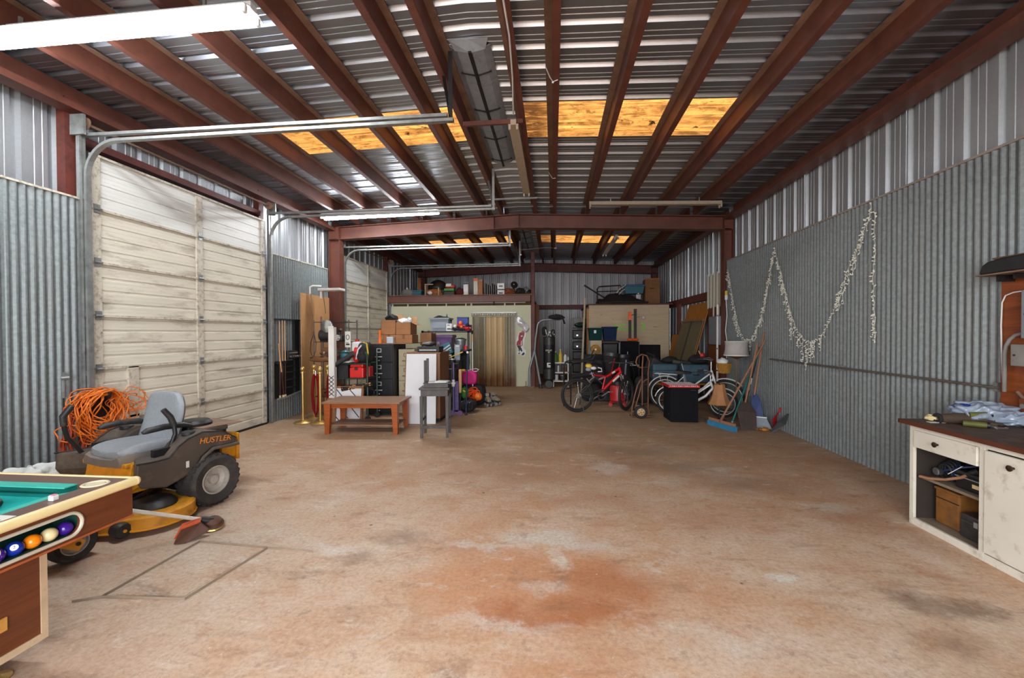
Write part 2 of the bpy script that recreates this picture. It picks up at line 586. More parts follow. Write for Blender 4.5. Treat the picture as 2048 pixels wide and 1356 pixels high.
def rib_profile(w):
    """cross section of a ribbed panel: (run, depth), ribs every 0.305 m pushed outward, two small stiffeners between"""
    p = []
    y = 0.0
    while y < w - 0.01:
        p += [(y, 0), (y + 0.062, 0), (y + 0.066, 0.005), (y + 0.078, 0.005), (y + 0.083, 0), (y + 0.132, 0), (y + 0.136, 0.005),
              (y + 0.148, 0.005), (y + 0.153, 0), (y + 0.196, 0), (y + 0.218, 0.038), (y + 0.258, 0.038), (y + 0.281, 0.0005)]
        y += 0.3048
    p.append((w + 0.004, 0))
    return [q for q in p if q[0] <= w + 0.005]

def rib_sheet(h, side, w=0.9144):
    """ribbed sheet in the yz plane; ribs push towards side (+1/-1) x"""
    p = rib_profile(w)
    n = len(p)
    g = G()
    for z in (0, h):
        g.v += [(side * d, y, z) for y, d in p]
    g.f = [(i, i + 1, n + i + 1, n + i) for i in range(n - 1)]
    return g

def place_sheets(name, me_g, m, parent, x, ys, z0, w, rot=0.0):
    me = me_g.mesh(name)
    me.materials.append(MATS[m])
    for k, y in enumerate(ys):
        o = bpy.data.objects.new(name, me)
        COL.objects.link(o)
        o.parent = parent
        o.location = (x + (0.0015 if k % 2 else 0), y, z0)
        o.rotation_euler = (0, 0, rot)

def steps(a, b, w):
    n = int(math.ceil((b - a) / w - 1e-6))
    return [a + i * w for i in range(n)]

# ---- right wall
mat('cap_grey', C(158, 146, 136), .6, .1, .15, 9)
mat('vent_grey', C(156, 166, 178), .4, .35, .12, 14, dirt=.1)
wr = struct('wall_right', 'galvanised corrugated liner below ribbed steel sheets')
place_sheets('corrugated_sheet', corr_sheet(3.04), 'galvanised', wr, XR, [9.15 - 0.61 * (i + 1) for i in range(19)], 0.0, 0.61)
place_sheets('ribbed_sheet', rib_sheet(4.28, 1), 'ribbed_steel', wr, XRo, steps(Y0, Y1, 0.9144), 0.0, 0.9144)
O('liner_cap', G().box(XR - 0.016, XR + 0.03, Y0, 9.16, 3.035, 3.055), 'cap_grey', wr)
O('liner_end', G().box(XR - 0.012, XR + 0.02, 9.15, 9.17, 0, 3.04), 'tan_steel', wr)
O('girt', G().box(XR + 0.02, XR + 0.13, 9.3, Y1 - 0.05, 2.34, 2.52), 'red_oxide_dark', wr)
mat('rail_grey', C(104, 96, 88), .6, .3, .2, 9)
# a horizontal pipe rail fixed to the liner
O('pipe_rail', G().tube([(XR - 0.05, 3.72, 1.10), (XR - 0.05, 7.3, 1.115)], 0.012, 10), 'rail_grey', wr, smooth=40)
g = G()
for y in (3.75, 5.6, 7.02):
    g.obox((XR - 0.028, y, 1.105), (0.056, 0.035, 0.07))
O('rail_bracket', g, 'track_steel', wr)

# ---- left wall
wl = struct('wall_left', 'galvanised corrugated liner below ribbed steel sheets beside two sectional doors')
place_sheets('corrugated_sheet', corr_sheet(2.97), 'galvanised', wl, XL, [3.94 - 0.61 * (i + 1) for i in range(11)], 0.0, 0.61)
place_sheets('corrugated_sheet', corr_sheet(2.97), 'galvanised', wl, XL, [6.93, 7.54, 8.15], 0.0, 0.61)
place_sheets('ribbed_sheet', rib_sheet(4.28, -1), 'ribbed_steel', wl, XLo - 0.1, steps(Y0, Y1, 0.9144), 0.0, 0.9144)
O('liner_cap', G().box(XL - 0.03, XL + 0.016, Y0, 3.94, 2.965, 2.985), 'stile_white', wl)
O('liner_cap', G().box(XL - 0.03, XL + 0.016, 6.92, 8.78, 2.965, 2.985), 'stile_white', wl)
O('liner_end', G().box(XL - 0.03, XL + 0.012, 8.765, 8.78, 0, 2.97), 'bright_galvanised', wl)
for ya, yb in ((3.93, 4.05), (6.83, 6.95)):
    O('jamb_post', G().box(XL - 0.24, XL - 0.14, ya, yb, 0, 4.05), 'red_oxide_dark', wl)
O('jamb_post', G().box(XL - 0.2, XL - 0.02, 9.33, 9.44, 0, 3.95), 'red_oxide_dark', wl)
O('jamb_post', G().box(XL - 0.2, XL - 0.05, 12.28, 12.4, 0, 3.95), 'red_oxide_dark', wl)
O('door_header', G().box(XL - 0.22, XL - 0.1, 4.055, 6.825, 3.60, 3.68), 'red_oxide_dark', wl)

# ---- back wall
wb = struct('wall_back', 'ribbed steel end wall')
me = rib_sheet(4.4, -1).mesh('ribbed_sheet')
me.materials.append(MATS['end_steel'])
for y in steps(XLo - 0.1, XRo + 0.1, 0.9144):
    o = bpy.data.objects.new('ribbed_sheet', me)
    COL.objects.link(o)
    o.parent = wb
    o.location = (y, Y1 + 0.02, 0)
    o.rotation_euler = (0, 0, radians(-90))
    o.scale = (1, -1, 1) if False else (1, 1, 1)
    o.location = (y + 0.9144, Y1 + 0.02, 0)
    o.rotation_euler = (0, 0, radians(90))
O('girt', G().box(-0.6, XRo, Y1 - 0.16, Y1 - 0.02, 2.45, 2.62), 'red_oxide_dark', wb)
O('end_post', G().box(-0.86, -0.70, Y1 - 0.24, Y1 - 0.05, 0, 4.0), 'red_oxide_dark', wb)

# ---- unseen front wall, set near and its doorway sized to make daylight fade
wf = struct('wall_front', 'unseen ribbed steel front wall, its open doorway sized to shape the daylight')
g = G().box(XLo - .1, -3.2, -1.75, -1.70, 0, 4.4).box(2.0, XRo + .1, -1.75, -1.70, 0, 4.4).box(-3.2, 2.0, -1.75, -1.70, 3.3, 4.4)
O('ribbed_sheet', g, 'ribbed_steel', wf)

# ---- roof
ce = struct('ceiling', 'ribbed steel roof on red purlins with amber translucent strips')
def roof_sheet(side, xa, xb, y0, w=0.9144):
    """one sheet from xa to xb, ribs running across the building"""
    p = rib_profile(w)
    n = len(p)
    g = G()
    for x in (xa, xb):
        g.v += [(x, y0 + yy, roof_z(x) + d) for yy, d in p]
    if xa < xb:
        g.f = [(i, i + 1, n + i + 1, n + i) for i in range(n - 1)]
    else:
        g.f = [(i, n + i, n + i + 1, i + 1) for i in range(n - 1)]
    return g
LEFT_E, RIGHT_E = XLo - 0.16, XRo + 0.05
bay1 = [5.1 + 0.9144 * k for k in range(-9, 5)]
bay2 = [12.02 + 0.9144 * k for k in range(-2, 5)]
for ys, sky in ((bay1, 5.1), (bay2, 12.02)):
    for y in ys:
        if abs(y - sky) < 1e-6:
            O('roof_sheet', roof_sheet(0, -3.72, LEFT_E, y), 'roof_steel', ce)
            O('roof_sheet', roof_sheet(0, 2.30, RIGHT_E, y), 'roof_steel', ce)
            O('amber_sheet', roof_sheet(0, -1.1, -3.74, y), 'amber_sheet', ce)
            O('amber_sheet', roof_sheet(0, -0.4, 2.32, y), 'amber_sheet', ce)
        else:
            O('roof_sheet', roof_sheet(0, -1.1, LEFT_E, y), 'roof_steel', ce)
            O('roof_sheet', roof_sheet(0, -0.4, RIGHT_E, y), 'roof_steel', ce)
        for a, b in ((-1.14, RX), (RX, -0.36)):
            O('ridge_cap', roof_sheet(0, a, b, y), 'roof_steel', ce)

YJ = bay1[-1] + 0.9144
WJ = bay2[0] - YJ
O('roof_sheet', roof_sheet(0, -1.1, LEFT_E, YJ, WJ), 'roof_steel', ce)
O('roof_sheet', roof_sheet(0, -0.4, RIGHT_E, YJ, WJ), 'roof_steel', ce)
O('ridge_cap', roof_sheet(0, -1.14, RX, YJ, WJ), 'roof_steel', ce)
O('ridge_cap', roof_sheet(0, RX, -0.36, YJ, WJ), 'roof_steel', ce)

def z_purlin(x, up, ya, yb, top=None):
    """Z section: web at x, top flange towards the ridge (up = +1 / -1), bottom flange towards the eave"""
    zt = (top or roof_z(x)) - 0.006
    w = G().box(x - 0.004, x + 0.004, ya, yb, zt - 0.205, zt)
    a, b = sorted((x, x - up * 0.066))
    w.box(a, b, ya, yb, zt - 0.209, zt - 0.202)
    a, b = sorted((x - up * 0.066, x - up * 0.060))
    w.box(a, b, ya, yb, zt - 0.205, zt - 0.185)
    pr = O('purlin', w, 'red_oxide', ce)
    a, b = sorted((x, x + up * 0.075))
    O('purlin_flange', G().box(a, b, ya, yb, zt - 0.006, zt), 'tan_steel', pr)  # top flange a lighter tan than the web
PX = [(-4.34, 1), (-3.70, 1), (-2.95, 1), (-2.2, 1), (-1.47, 1), (-1.08, 1), (-0.40, -1), (0.0, -1), (0.70, -1), (1.43, -1), (2.18, -1), (2.90, -1)]
for x, up in PX:
    z_purlin(x, up, Y0, 9.1)
    z_purlin(x, up, 9.32, 15.5)
for x0, x1, s in ((XL - 0.16, XL + 0.02, -1), (XR - 0.10, XR + 0.10, 1)):
    for ya, yb in ((Y0, 9.1), (9.32, 15.95)):
        g = G().box(x0, x1, ya, yb, 3.885, 3.905)
        xi = x1 if s < 0 else x0
        g.box(min(xi, xi + s * 0.012), max(xi, xi + s * 0.012), ya, yb, 3.905, 3.95)
        xw = x0 if s < 0 else x1
        g.box(xw - 0.006, xw + 0.006, ya, yb, 3.89, 4.18)
        O('eave_strut', g, 'red_oxide', ce)

# ---- rigid frames
def frame(name, y, label, m, half=0.10, zl=(3.70, 3.97), zr=(3.86, 4.145)):
    f = struct(name, label)
    xa, xb = XL - 0.14, XR + 0.06
    for x_out, s in ((xa, -1), (xb, 1)):
        g = G()
        p, q = (x_out, zl), (RX, zr)
        # web
        yw = y
        vs = [(x_out, yw - .006, zl[0]), (RX, yw - .006, zr[0]), (RX, yw - .006, zr[1]), (x_out, yw - .006, zl[1]),
              (x_out, yw + .006, zl[0]), (RX, yw + .006, zr[0]), (RX, yw + .006, zr[1]), (x_out, yw + .006, zl[1])]
        g.add(vs, [(0, 1, 2, 3), (7, 6, 5, 4), (0, 4, 5, 1), (2, 6, 7, 3), (1, 5, 6, 2), (0, 3, 7, 4)])
        r = O('rafter', g, m, f)
        for k, nm in ((0, 'flange'), (1, 'flange')):
            h = G()
            za, zb = zl[k], zr[k]
            e = 0.008
            vs = [(x_out, y - half, za - e), (RX, y - half, zb - e), (RX, y - half, zb + e), (x_out, y - half, za + e),
                  (x_out, y + half, za - e), (RX, y + half, zb - e), (RX, y + half, zb + e), (x_out, y + half, za + e)]
            h.add(vs, [(0, 1, 2, 3), (7, 6, 5, 4), (0, 4, 5, 1), (2, 6, 7, 3), (1, 5, 6, 2), (0, 3, 7, 4)])
            O(nm, h, m, r)
    for x0, x1 in ((XL - 0.16, XL + 0.10), (XR - 0.07, XR + 0.12)):
        c = O('column', G().box(x0 + .012, x1 - .012, y - .006, y + .006, 0, 3.98).box(x0 + .012, x1 - .012, y - half, y + half, 3.70, 3.98), m, f)
        O('flange', G().box(x0, x0 + .012, y - half, y + half, 0, 3.98), m, c)
        O('flange', G().box(x1 - .012, x1, y - half, y + half, 0, 3.70), m, c)
        O('base_plate', G().box(x0 - .01, x1 + .01, y - half - .02, y + half + .02, 0, 0.014), m, c)
        O('knee_plate', G().box(x0 + .01, x1 - .01, y - half, y + half, 3.69, 3.70), m, c)
    g = G().box(RX - 0.006, RX + 0.006, y - half, y + half, zr[0] - 0.01, zr[1] + 0.01).box(RX - 0.55, RX - 0.54, y - half, y + half, zr[0] - 0.02, zr[1] - 0.015)
    O('splice_plate', g, m, f)
frame('portal_frame', 9.22, 'red oxide steel frame across the hall between the two bays', 'red_oxide')
frame('portal_frame', 15.62, 'dark red steel frame at the end wall', 'red_oxide_dark')

# ---- sectional doors
def sec_door(name, y0, y1, top, label, sheets, sill=0.02):
    d = struct(name, label)
    n = 6
    h = (top - sill) / n
    xd = XL - 0.03
    ym = (y0 + y1) / 2 - 0.0
    for i in range(n):
        z0 = sill + i * h
        mt = 'door_white_clean' if i == n - 1 else 'door_white'
        p = []                                       # profile of one section: four shallow steps
        for k in range(4):
            za, zb = z0 + 0.012 + (h - 0.024) * k / 4, z0 + 0.012 + (h - 0.024) * (k + 1) / 4
            p += [(0.0, za), (0.0, zb - 0.034), (-0.013, zb - 0.026), (-0.013, zb - 0.008), (0.0, zb)]
            for q in (0.3, 0.6):                        # hairline pressings
                pass
        g = G()
        for y in (y0, y1):
            g.v += [(xd + a, y, z) for a, z in p]
        m_ = len(p)
        g.f = [(j, j + 1, m_ + j + 1, m_ + j) for j in range(m_ - 1)]
        s = O('door_section', g, mt, d)
        s2 = G()
        for k in range(12):
            if k % 3 == 2: continue
            zz = z0 + 0.012 + (h - 0.024) * (k + 0.72) / 12
            s2.box(xd - 0.001, xd + 0.0025, y0 + 0.02, y1 - 0.02, zz, zz + 0.004)
        O('pressed_line', s2, mt, s)
        O('section_rail', G().box(xd - 0.01, xd + 0.03, y0, y1, z0 + h - 0.014, z0 + h + 0.010), 'stile_white', s)
        for yy, w in ((y0 + 0.045, 0.09), (ym + 0.02, 0.10), (y1 - 0.045, 0.09)):
            O('stile', G().box(xd, xd + 0.022, yy - w / 2, yy + w / 2, z0 + 0.012, z0 + h - 0.014), 'stile_white', s)
            if i:
                O('hinge', G().box(xd + 0.02, xd + 0.034, yy - 0.03, yy + 0.03, z0 - 0.045, z0 + 0.05).tube([(xd + .04, yy - .04, z0), (xd + .04, yy + .04, z0)], .011, 8), 'track_steel', s)
    O('bottom_seal', G().box(xd - 0.02, xd + 0.02, y0, y1, 0.0, sill + 0.012), 'black_iron', d)
    return d
d1 = sec_door('door_1', 4.07, 6.80, 3.50, 'tall white sectional garage door with grimy panels', None)
O('repair_strut', G().box(XL - 0.03, XL + 0.0, 4.43, 4.55, 0.03, 1.18), 'stile_white', d1)
d2 = sec_door('door_2', 9.56, 12.19, 3.40, 'grey-lit sectional garage door in the far bay', None)

def door_track(d, ya, yb, top, zh, xe):
    """two vertical tracks, each curving into a horizontal rail that runs across the hall at height zh to x = xe"""
    for y, s in ((ya, -1), (yb, 1)):
        yo = y + s * 0.045
        r = 0.36
        xv = XL + 0.05
        path = [(xv, yo, 0.02), (xv, yo, zh - r)] + [(xv + r - r * cos(a), yo, zh - r + r * sin(a)) for a in [radians(q) for q in range(9, 91, 9)]] + [(xe, yo, zh + 0.02)]
        g = G()
        for i in range(len(path) - 1):
            g.bar(path[i], path[i + 1], 0.028, 0.052, up=(0, 1, 0))
        O('roller_track', g, 'track_steel', d)
        g = G().box(XL - 0.02, XL + 0.02, yo + s * 0.02 - 0.03, yo + s * 0.02 + 0.03, 0.0, zh + 0.12)
        g.box(XL + 0.02, XL + 0.028, yo + s * 0.045 - 0.012, yo + s * 0.045 + 0.012, 0.0, zh + 0.1)
        for k in range(5):
            zz = 0.5 + k * 0.62
            g.box(XL, xv, yo - 0.02, yo + 0.02, zz, zz + 0.05)
        O('track_angle', g, 'track_steel', d)
        g = G().box(XL + 0.0, xe - 0.06, yo - s * 0.0 - 0.02, yo + 0.02, zh + 0.055, zh + 0.085)
        O('rail_angle', g, 'track_steel', d)
        O('end_bracket', G().box(XL - 0.06, XL + 0.10, yo + s * .06 - 0.012, yo + s * .06 + 0.012, zh + 0.05, zh + 0.26), 'track_steel', d)
        hang = 4.26
        O('rail_hanger', G().bar((xe - 0.03, yo, zh), (xe - 0.03, yo, hang), 0.004, 0.04, up=(1, 0, 0)).bar((xe - 0.03, yo, zh + .06), (xe - 0.17, yo + 0.22, hang), 0.034, 0.005), 'black_iron' if (s < 0 and ya < 5) else 'track_steel', d)
    g = G().tube([(XL + 0.02, ya - 0.1, zh + 0.2), (XL + 0.02, yb + 0.1, zh + 0.2)], 0.014, 8)
    sh = O('torsion_shaft', g, 'tan_steel', d)
    M1 = Matrix.Translation((XL + 0.02, ya - 0.075, zh + 0.2)) @ MX
    M2 = Matrix.Translation((XL + 0.02, yb + 0.03, zh + 0.2)) @ MX
    pr = [(0.02, 0), (0.065, 0), (0.065, 0.006), (0.05, 0.012), (0.05, 0.034), (0.065, 0.04), (0.065, 0.046), (0.02, 0.046)]
    O('cable_drum', G().lathe(pr, 18, M1), 'tan_steel', sh, smooth=40)
    O('cable_drum', G().lathe(pr, 18, M2), 'tan_steel', sh, smooth=40)
door_track(d1, 4.03, 6.83, 3.50, 3.58, -0.95)
door_track(d2, 9.52, 12.24, 3.40, 3.52, -0.95)
# ------------------------------------------------------------------ materials of the foreground things
wood('laminate', C(112, 58, 26), C(84, 40, 18), 1, 0.38)
wood('rail_laminate', C(104, 70, 54), C(86, 54, 40), 1, 0.4)
mat('cream_trim', C(226, 204, 150), 0.35, 0, 0.05)
mat('leg_trim', C(198, 172, 140), 0.5, 0, 0.12, 9, dirt=0.2)
mat('felt', C(34, 164, 156), 0.95, 0, 0.06, 30, spec=0.1, bump=0.2, bscale=400)
mat('felt_shaded', C(12, 84, 76), 0.9, 0, 0.05, 30, spec=0.1)  # same cloth, coloured as if in shade
mat('slot_green', C(16, 62, 54), 0.6, 0, 0.1)
mat('slot_trim', C(196, 188, 170), 0.35, 0.2, 0.1, 14)
mat('pocket_cream', C(214, 200, 166), 0.45, 0, 0.06)
mat('brass', C(218, 182, 110), 0.34, 0.8, 0.12, 20)
mat('badge_gold', C(206, 150, 70), 0.4, 0.2, 0.12, 30)
mat('ink', C(46, 28, 18), 0.6)
mat('white_paint', C(226, 224, 218), 0.45, 0, 0.04)
mat('paper', C(214, 212, 204), 0.8, 0, 0.05)
mat('chalk_pink', C(206, 120, 142), 0.9)
def gloss(name, col): return mat(name, col, 0.12, 0, 0.03, 4)
for n_, c_ in (('ball_purple', C(58, 24, 130)), ('ball_orange', C(238, 128, 16)), ('ball_blue', C(22, 48, 150)), ('ball_cream', C(220, 200, 150)), ('ball_green', C(10, 66, 56)), ('ball_white', C(236, 232, 220))):
    gloss(n_, c_)

world_coords(True)
# ------------------------------------------------------------------ pool table
pt = thing('pool_table', 'brown laminate pool table with teal cloth and cream rim at bottom left', 'pool table', (-2.75, 0.75, 0))
x0, x1, y0, y1 = -3.42, -2.105, -0.62, 1.90
zb, zt, zr = 0.645, 0.795, 0.832
# right side panel in two halves around the ball window
sy, sz0, sz1, rr = 1.672, 0.668, 0.770, 0.048
cz = (sz0 + sz1) / 2
up = [(-0.62, cz), (-0.62, zt), (y1, zt), (y1, cz)] + [(sy - rr + rr * cos(radians(a)), cz + rr * sin(radians(a)) * (sz1 - cz) / rr) for a in range(0, 91, 15)] + [(0.5, sz1), (0.5, cz)]
lo = [(-0.62, cz), (0.5, cz), (0.5, sz0)] + [(sy - rr + rr * cos(radians(a)), cz + rr * sin(radians(a)) * (cz - sz0) / rr) for a in range(-90, 1, 15)] + [(y1, cz), (y1, zb), (-0.62, zb)]
MP = basis((x1 - 0.02, 0, 0), (0, 1, 0), (0, 0, 1))
g = G().prism(up, 0, 0.02, MP).prism(lo, 0, 0.02, MP)
g.box(x0, x0 + .02, y0, y1, zb, zt).box(x0 + .021, x1 - .021, y1 - .02, y1, zb, zt).box(x0 + .021, x1 - .021, y0, y0 + .02, zb, zt)
O('apron', g, 'laminate', pt)
O('underside', G().box(x0 + .02, x1 - .02, y0 + .02, y1 - .02, zb + .002, zb + .012), 'laminate', pt)
g = G().box(x1 - 0.16, x1 - 0.15, 0.5, sy + 0.02, zb + .01, zt - .01).box(x1 - 0.15, x1 - 0.021, 0.5, sy + 0.02, zb + .012, sz0 + 0.001).box(x1 - 0.15, x1 - 0.021, sy + 0.005, sy + 0.02, sz0, zt - .01).box(x1 - 0.15, x1 - 0.021, 0.5, sy + .005, sz1 + .004, zt - .01)
O('ball_tray', g, 'slot_green', pt)
out = [(x1 + .002, 0.5, sz1)] + [(x1 + .002, sy - rr + rr * cos(radians(a)), cz + (sz1 - cz) * sin(radians(a))) for a in range(90, -91, -15)] + [(x1 + .002, 0.5, sz0)]
O('slot_trim', G().tube(out, 0.0075, 8), 'slot_trim', pt, smooth=40)
O('edge_strip', G().box(x1 - .004, x1 + .003, y0, y1 + .003, zb - .004, zb + .006).box(x0, x1, y1 - .004, y1 + .003, zb - .004, zb + .006), mat('copper_trim', C(168, 88, 48), 0.4, 0.3), pt)
# rails
w = 0.098
g = G().box(x1 - w, x1 + .004, y0, y1 + .004, zt + .001, zr).box(x0, x0 + w, y0, y1 + .004, zt + .001, zr).box(x0 + w + .0005, x1 - w - .0005, y1 - w, y1 + .004, zt + .001, zr).box(x0 + w + .0005, x1 - w - .0005, y0, y0 + w, zt + .001, zr)
O('rail_cap', g, 'rail_laminate', pt)
bump = G()
for a, b in (((x1 + .006, y0 - .01, .815), (x1 + .006, y1 + .012, .815)), ((x0, y1 + .006, .815), (x1 + .012, y1 + .006, .815)), ((x0 - .006, y0, .815), (x0 - .006, y1, .815))):
    bump.tube([a, b], 0.0215, 12)
bump.ball((x1 + .006, y1 + .010, .815), 0.0225)
O('bumper_rim', bump, 'cream_trim', pt, smooth=50)
bz = 0.790
O('bed_cloth', G().box(x0 + w, x1 - w, y0 + w, y1 - w, bz - .01, bz), 'felt', pt)
# cushions with mitred noses
def cushion(a, b, inward, m='felt'):
    a, b, n = V(a), V(b), V(inward)
    d = (b - a).normalized()
    c = 0.055
    rings = []
    for p, s in ((a, 1), (b, -1)):
        rings.append([p + V((0, 0, zr - .002)), p + V((0, 0, bz + .001)), p + d * (s * c * 0.55) + n * 0.040 + V((0, 0, bz + .004)), p + d * (s * c) + n * 0.056 + V((0, 0, bz + .020)), p + d * (s * c) + n * 0.054 + V((0, 0, zr - .004))])
    return O('cushion', G().loft(rings), m, pt)
mat('felt_lit', C(70, 172, 156), 0.95, 0, 0.06, 30, spec=0.1)  # same cloth, coloured as if catching the light
cushion((x1 - w, 0.6, 0), (x1 - w, y1 - w - .085, 0), (-1, 0, 0), 'felt_lit')
cushion((x0 + w + .085, y1 - w, 0), (x1 - w - .085, y1 - w, 0), (0, -1, 0), 'felt_shaded')  # far cushion face darkened by colour for its shade
cushion((x0 + w, 0.6, 0), (x0 + w, y1 - w - .085, 0), (1, 0, 0))
g = G().box(x0 + w + .085, x1 - w - .085, y1 - w - .055, y1 - w + .001, zr - .005, zr - .0005)  # paler strip laid on as the lit top of the far cushion
O('cushion_lit_top', g, 'felt_lit', pt)
# corner pocket liner
pc = (x1 - w + 0.006, y1 - w + 0.004)
ring = []
for k in range(24):
    a = 2 * pi * k / 24
    ring.append((pc[0] + 0.046 * cos(a) * 1.05, pc[1] + 0.046 * sin(a) * 0.95, zr + .001))
O('pocket_rim', G().tube(ring, 0.008, 8, closed=True, flat=.5), 'pocket_cream', pt, smooth=40)
M = Matrix.Translation((pc[0], pc[1], zr - .03)) @ Matrix.Diagonal((1.05, .9, 1, 1))
O('pocket_liner', G().lathe([(0.046, 0.031), (0.044, 0.024), (0.036, 0.0315), (0.0001, .0312)], 24, M, cap=False), 'pocket_cream', pt, smooth=40)
# pedestal leg
lx0, lx1, ly0, ly1 = -3.05, -2.43, 0.70, 1.775
lg = O('leg', G().box(lx0, lx1, ly0, ly1 - .006, 0.10, zb), 'laminate', pt)
O('leg_trim', G().box(lx1 - .03, lx1 + .006, ly1 - .026, ly1, 0.10, zb - .002).box(lx1 - .004, lx1 + .006, ly0, ly1 - .026, 0.098, 0.132), 'leg_trim', lg)
bp = O('maker_badge', rbox((lx1 + .004, 1.49, 0.268), (0.008, 0.27, 0.062), .003), 'badge_gold', lg)
text('badge_lettering', 'VALLEY', 0.052, 'ink', lg, basis((lx1 + .0085, 1.49, 0.268), (0, 1, 0), (0, 0, 1)), 0.0008, sx=1.15)
for yy in (0.85, 1.62):
    O('leveller_foot', G().lathe([(0.055, 0.0), (0.06, 0.008), (0.03, 0.018), (0.018, 0.024), (0.018, 0.10)], 20, Matrix.Translation((-2.50, yy, 0))), 'brass', lg, smooth=35)
lg2 = O('leg', G().box(lx0, lx1, -0.55, -0.1, 0.0, zb), 'laminate', pt)

# pool balls resting in the window
def pool_ball(y, m, label, band=None, num=None):
    t = thing('pool_ball', label, 'pool ball', (-2.146, y, sz0 + 0.0293), 0)
    O('body', G().ball((-2.146, y, sz0 + 0.0293), 0.0283, 20, 14), m, t, smooth=60)
    if band:
        g = G()
        pr = [(0.02845 * cos(radians(a)), 0.02845 * sin(radians(a))) for a in range(-32, 33, 8)]
        g.lathe(pr, 24, Matrix.Translation((-2.146, y, sz0 + 0.0293)) @ Euler((0.9, 0.5, 0)).to_matrix().to_4x4(), cap=False)
        O('stripe', g, band, t, smooth=60)
    if num:
        d = V((0.72, -0.52, 0.46)).normalized()
        c = V((-2.146, y, sz0 + 0.0293)) + d * 0.0262
        M = basis(c, V((0, 0, 1)).cross(d), d.cross(V((0, 0, 1)).cross(d)))
        n_ = O('number_disc', G().lathe([(0.0118, -0.002), (0.0118, 0.0009), (0.009, 0.0022), (0.0001, 0.0026)], 20, M, cap=False), 'ball_white', t, smooth=40)
        text('number', num, 0.016, 'ink', n_, M @ Matrix.Translation((0, 0, 0.0022)), 0.0006)
    return t
pool_ball(1.6380, 'ball_purple', 'solid purple pool ball next to the cream one in the table window')
pool_ball(1.5800, 'ball_cream', 'plain cream pool ball between orange and purple balls in the window', None)
pool_ball(1.5220, 'ball_orange', 'solid orange pool ball in the pool table window')
pool_ball(1.4640, 'ball_blue', 'blue pool ball with a white number disc in the table window', None, '2')
pool_ball(1.4060, 'ball_cream', 'cream pool ball with a purple stripe beside the blue ball', 'ball_purple')
pool_ball(1.3480, 'ball_purple', 'purple pool ball half cut off behind the striped one in the window')

# on the table
t = thing('chalk_cube', 'small white chalk cube with a pink top on the pool table rail', 'chalk', (-2.165, 1.612, zr))
O('body', rbox((-2.165, 1.612, zr + .011), (.024, .024, .022), .002, 1), 'white_paint', t)
O('chalk_top', rbox((-2.165, 1.612, zr + .0235), (.020, .020, .003), .001, 1), 'chalk_pink', t)
t = thing('rule_card', 'white printed card lying on the pool table rail', 'card', (-2.15, 1.36, zr))
O('card', G().box(-2.192, -2.122, 1.20, 1.455, zr, zr + .002), 'paper', t)
g = G()
for k in range(6):
    g.box(-2.180, -2.134, 1.23 + k * .035, 1.242 + k * .035, zr + .002, zr + .0026)
O('print_lines', g, mat('print_grey', C(120, 128, 132), 0.8), t)
t = thing('rack_triangle', 'black ball rack lying on the teal cloth, corner in view', 'rack', (-2.47, 1.47, bz))
tri = []
for k in range(3):
    a = radians(62 + 120 * k)
    cx_, cy_ = -2.52 + 0.145 * cos(a), 1.45 + 0.145 * sin(a)
    for q in range(-60, 61, 20):
        tri.append((cx_ + 0.03 * cos(a + radians(q)), cy_ + 0.03 * sin(a + radians(q)), bz + 0.022))
O('frame', G().tube(tri, 0.020, 8, closed=True), 'black_iron', t, smooth=50)
O('lip', G().tube([(p[0], p[1], bz + .044) for p in tri], 0.009, 8, closed=True), 'black_iron', t, smooth=50)

# ------------------------------------------------------------------ zero-turn mower
world_coords(False)
mat('mower_yellow', C(222, 148, 20), 0.42, 0, 0.08, 5, dirt=0.26, dcol=C(120, 84, 40), dscale=7)
mat('deck_yellow', C(216, 146, 26), 0.5, 0, 0.1, 6, dirt=0.36, dcol=C(104, 76, 46), dscale=8)
mat('pod_plastic', C(76, 66, 58), 0.62, 0, 0.12, 5, dirt=0.22, dcol=C(122, 104, 82), dscale=6)
mat('seat_vinyl', C(140, 144, 148), 0.6, 0, 0.08, 40, bump=0.25, bscale=300)
mat('seat_dusty', C(112, 106, 98), 0.7, 0, 0.15, 9, dirt=0.4, dcol=C(122, 96, 68))
mat('tyre', C(48, 44, 42), 0.8, 0, 0.2, 14, dirt=0.25, dcol=C(92, 78, 62))
mat('rim_grey', C(176, 168, 158), 0.45, 0.25, 0.1, 9, dirt=0.3, dcol=C(104, 84, 64))
mat('black_plastic', C(36, 35, 35), 0.5, 0, 0.25, 12, dirt=0.2, dcol=C(88, 76, 62))
mat('letter_orange', C(226, 130, 30), 0.5)
mang = math.atan2(-0.975, -0.22)
mo = thing('riding_mower', 'yellow zero-turn riding mower with grey seat by the garage door', 'mower', (-3.62, 3.65, 0), mang)

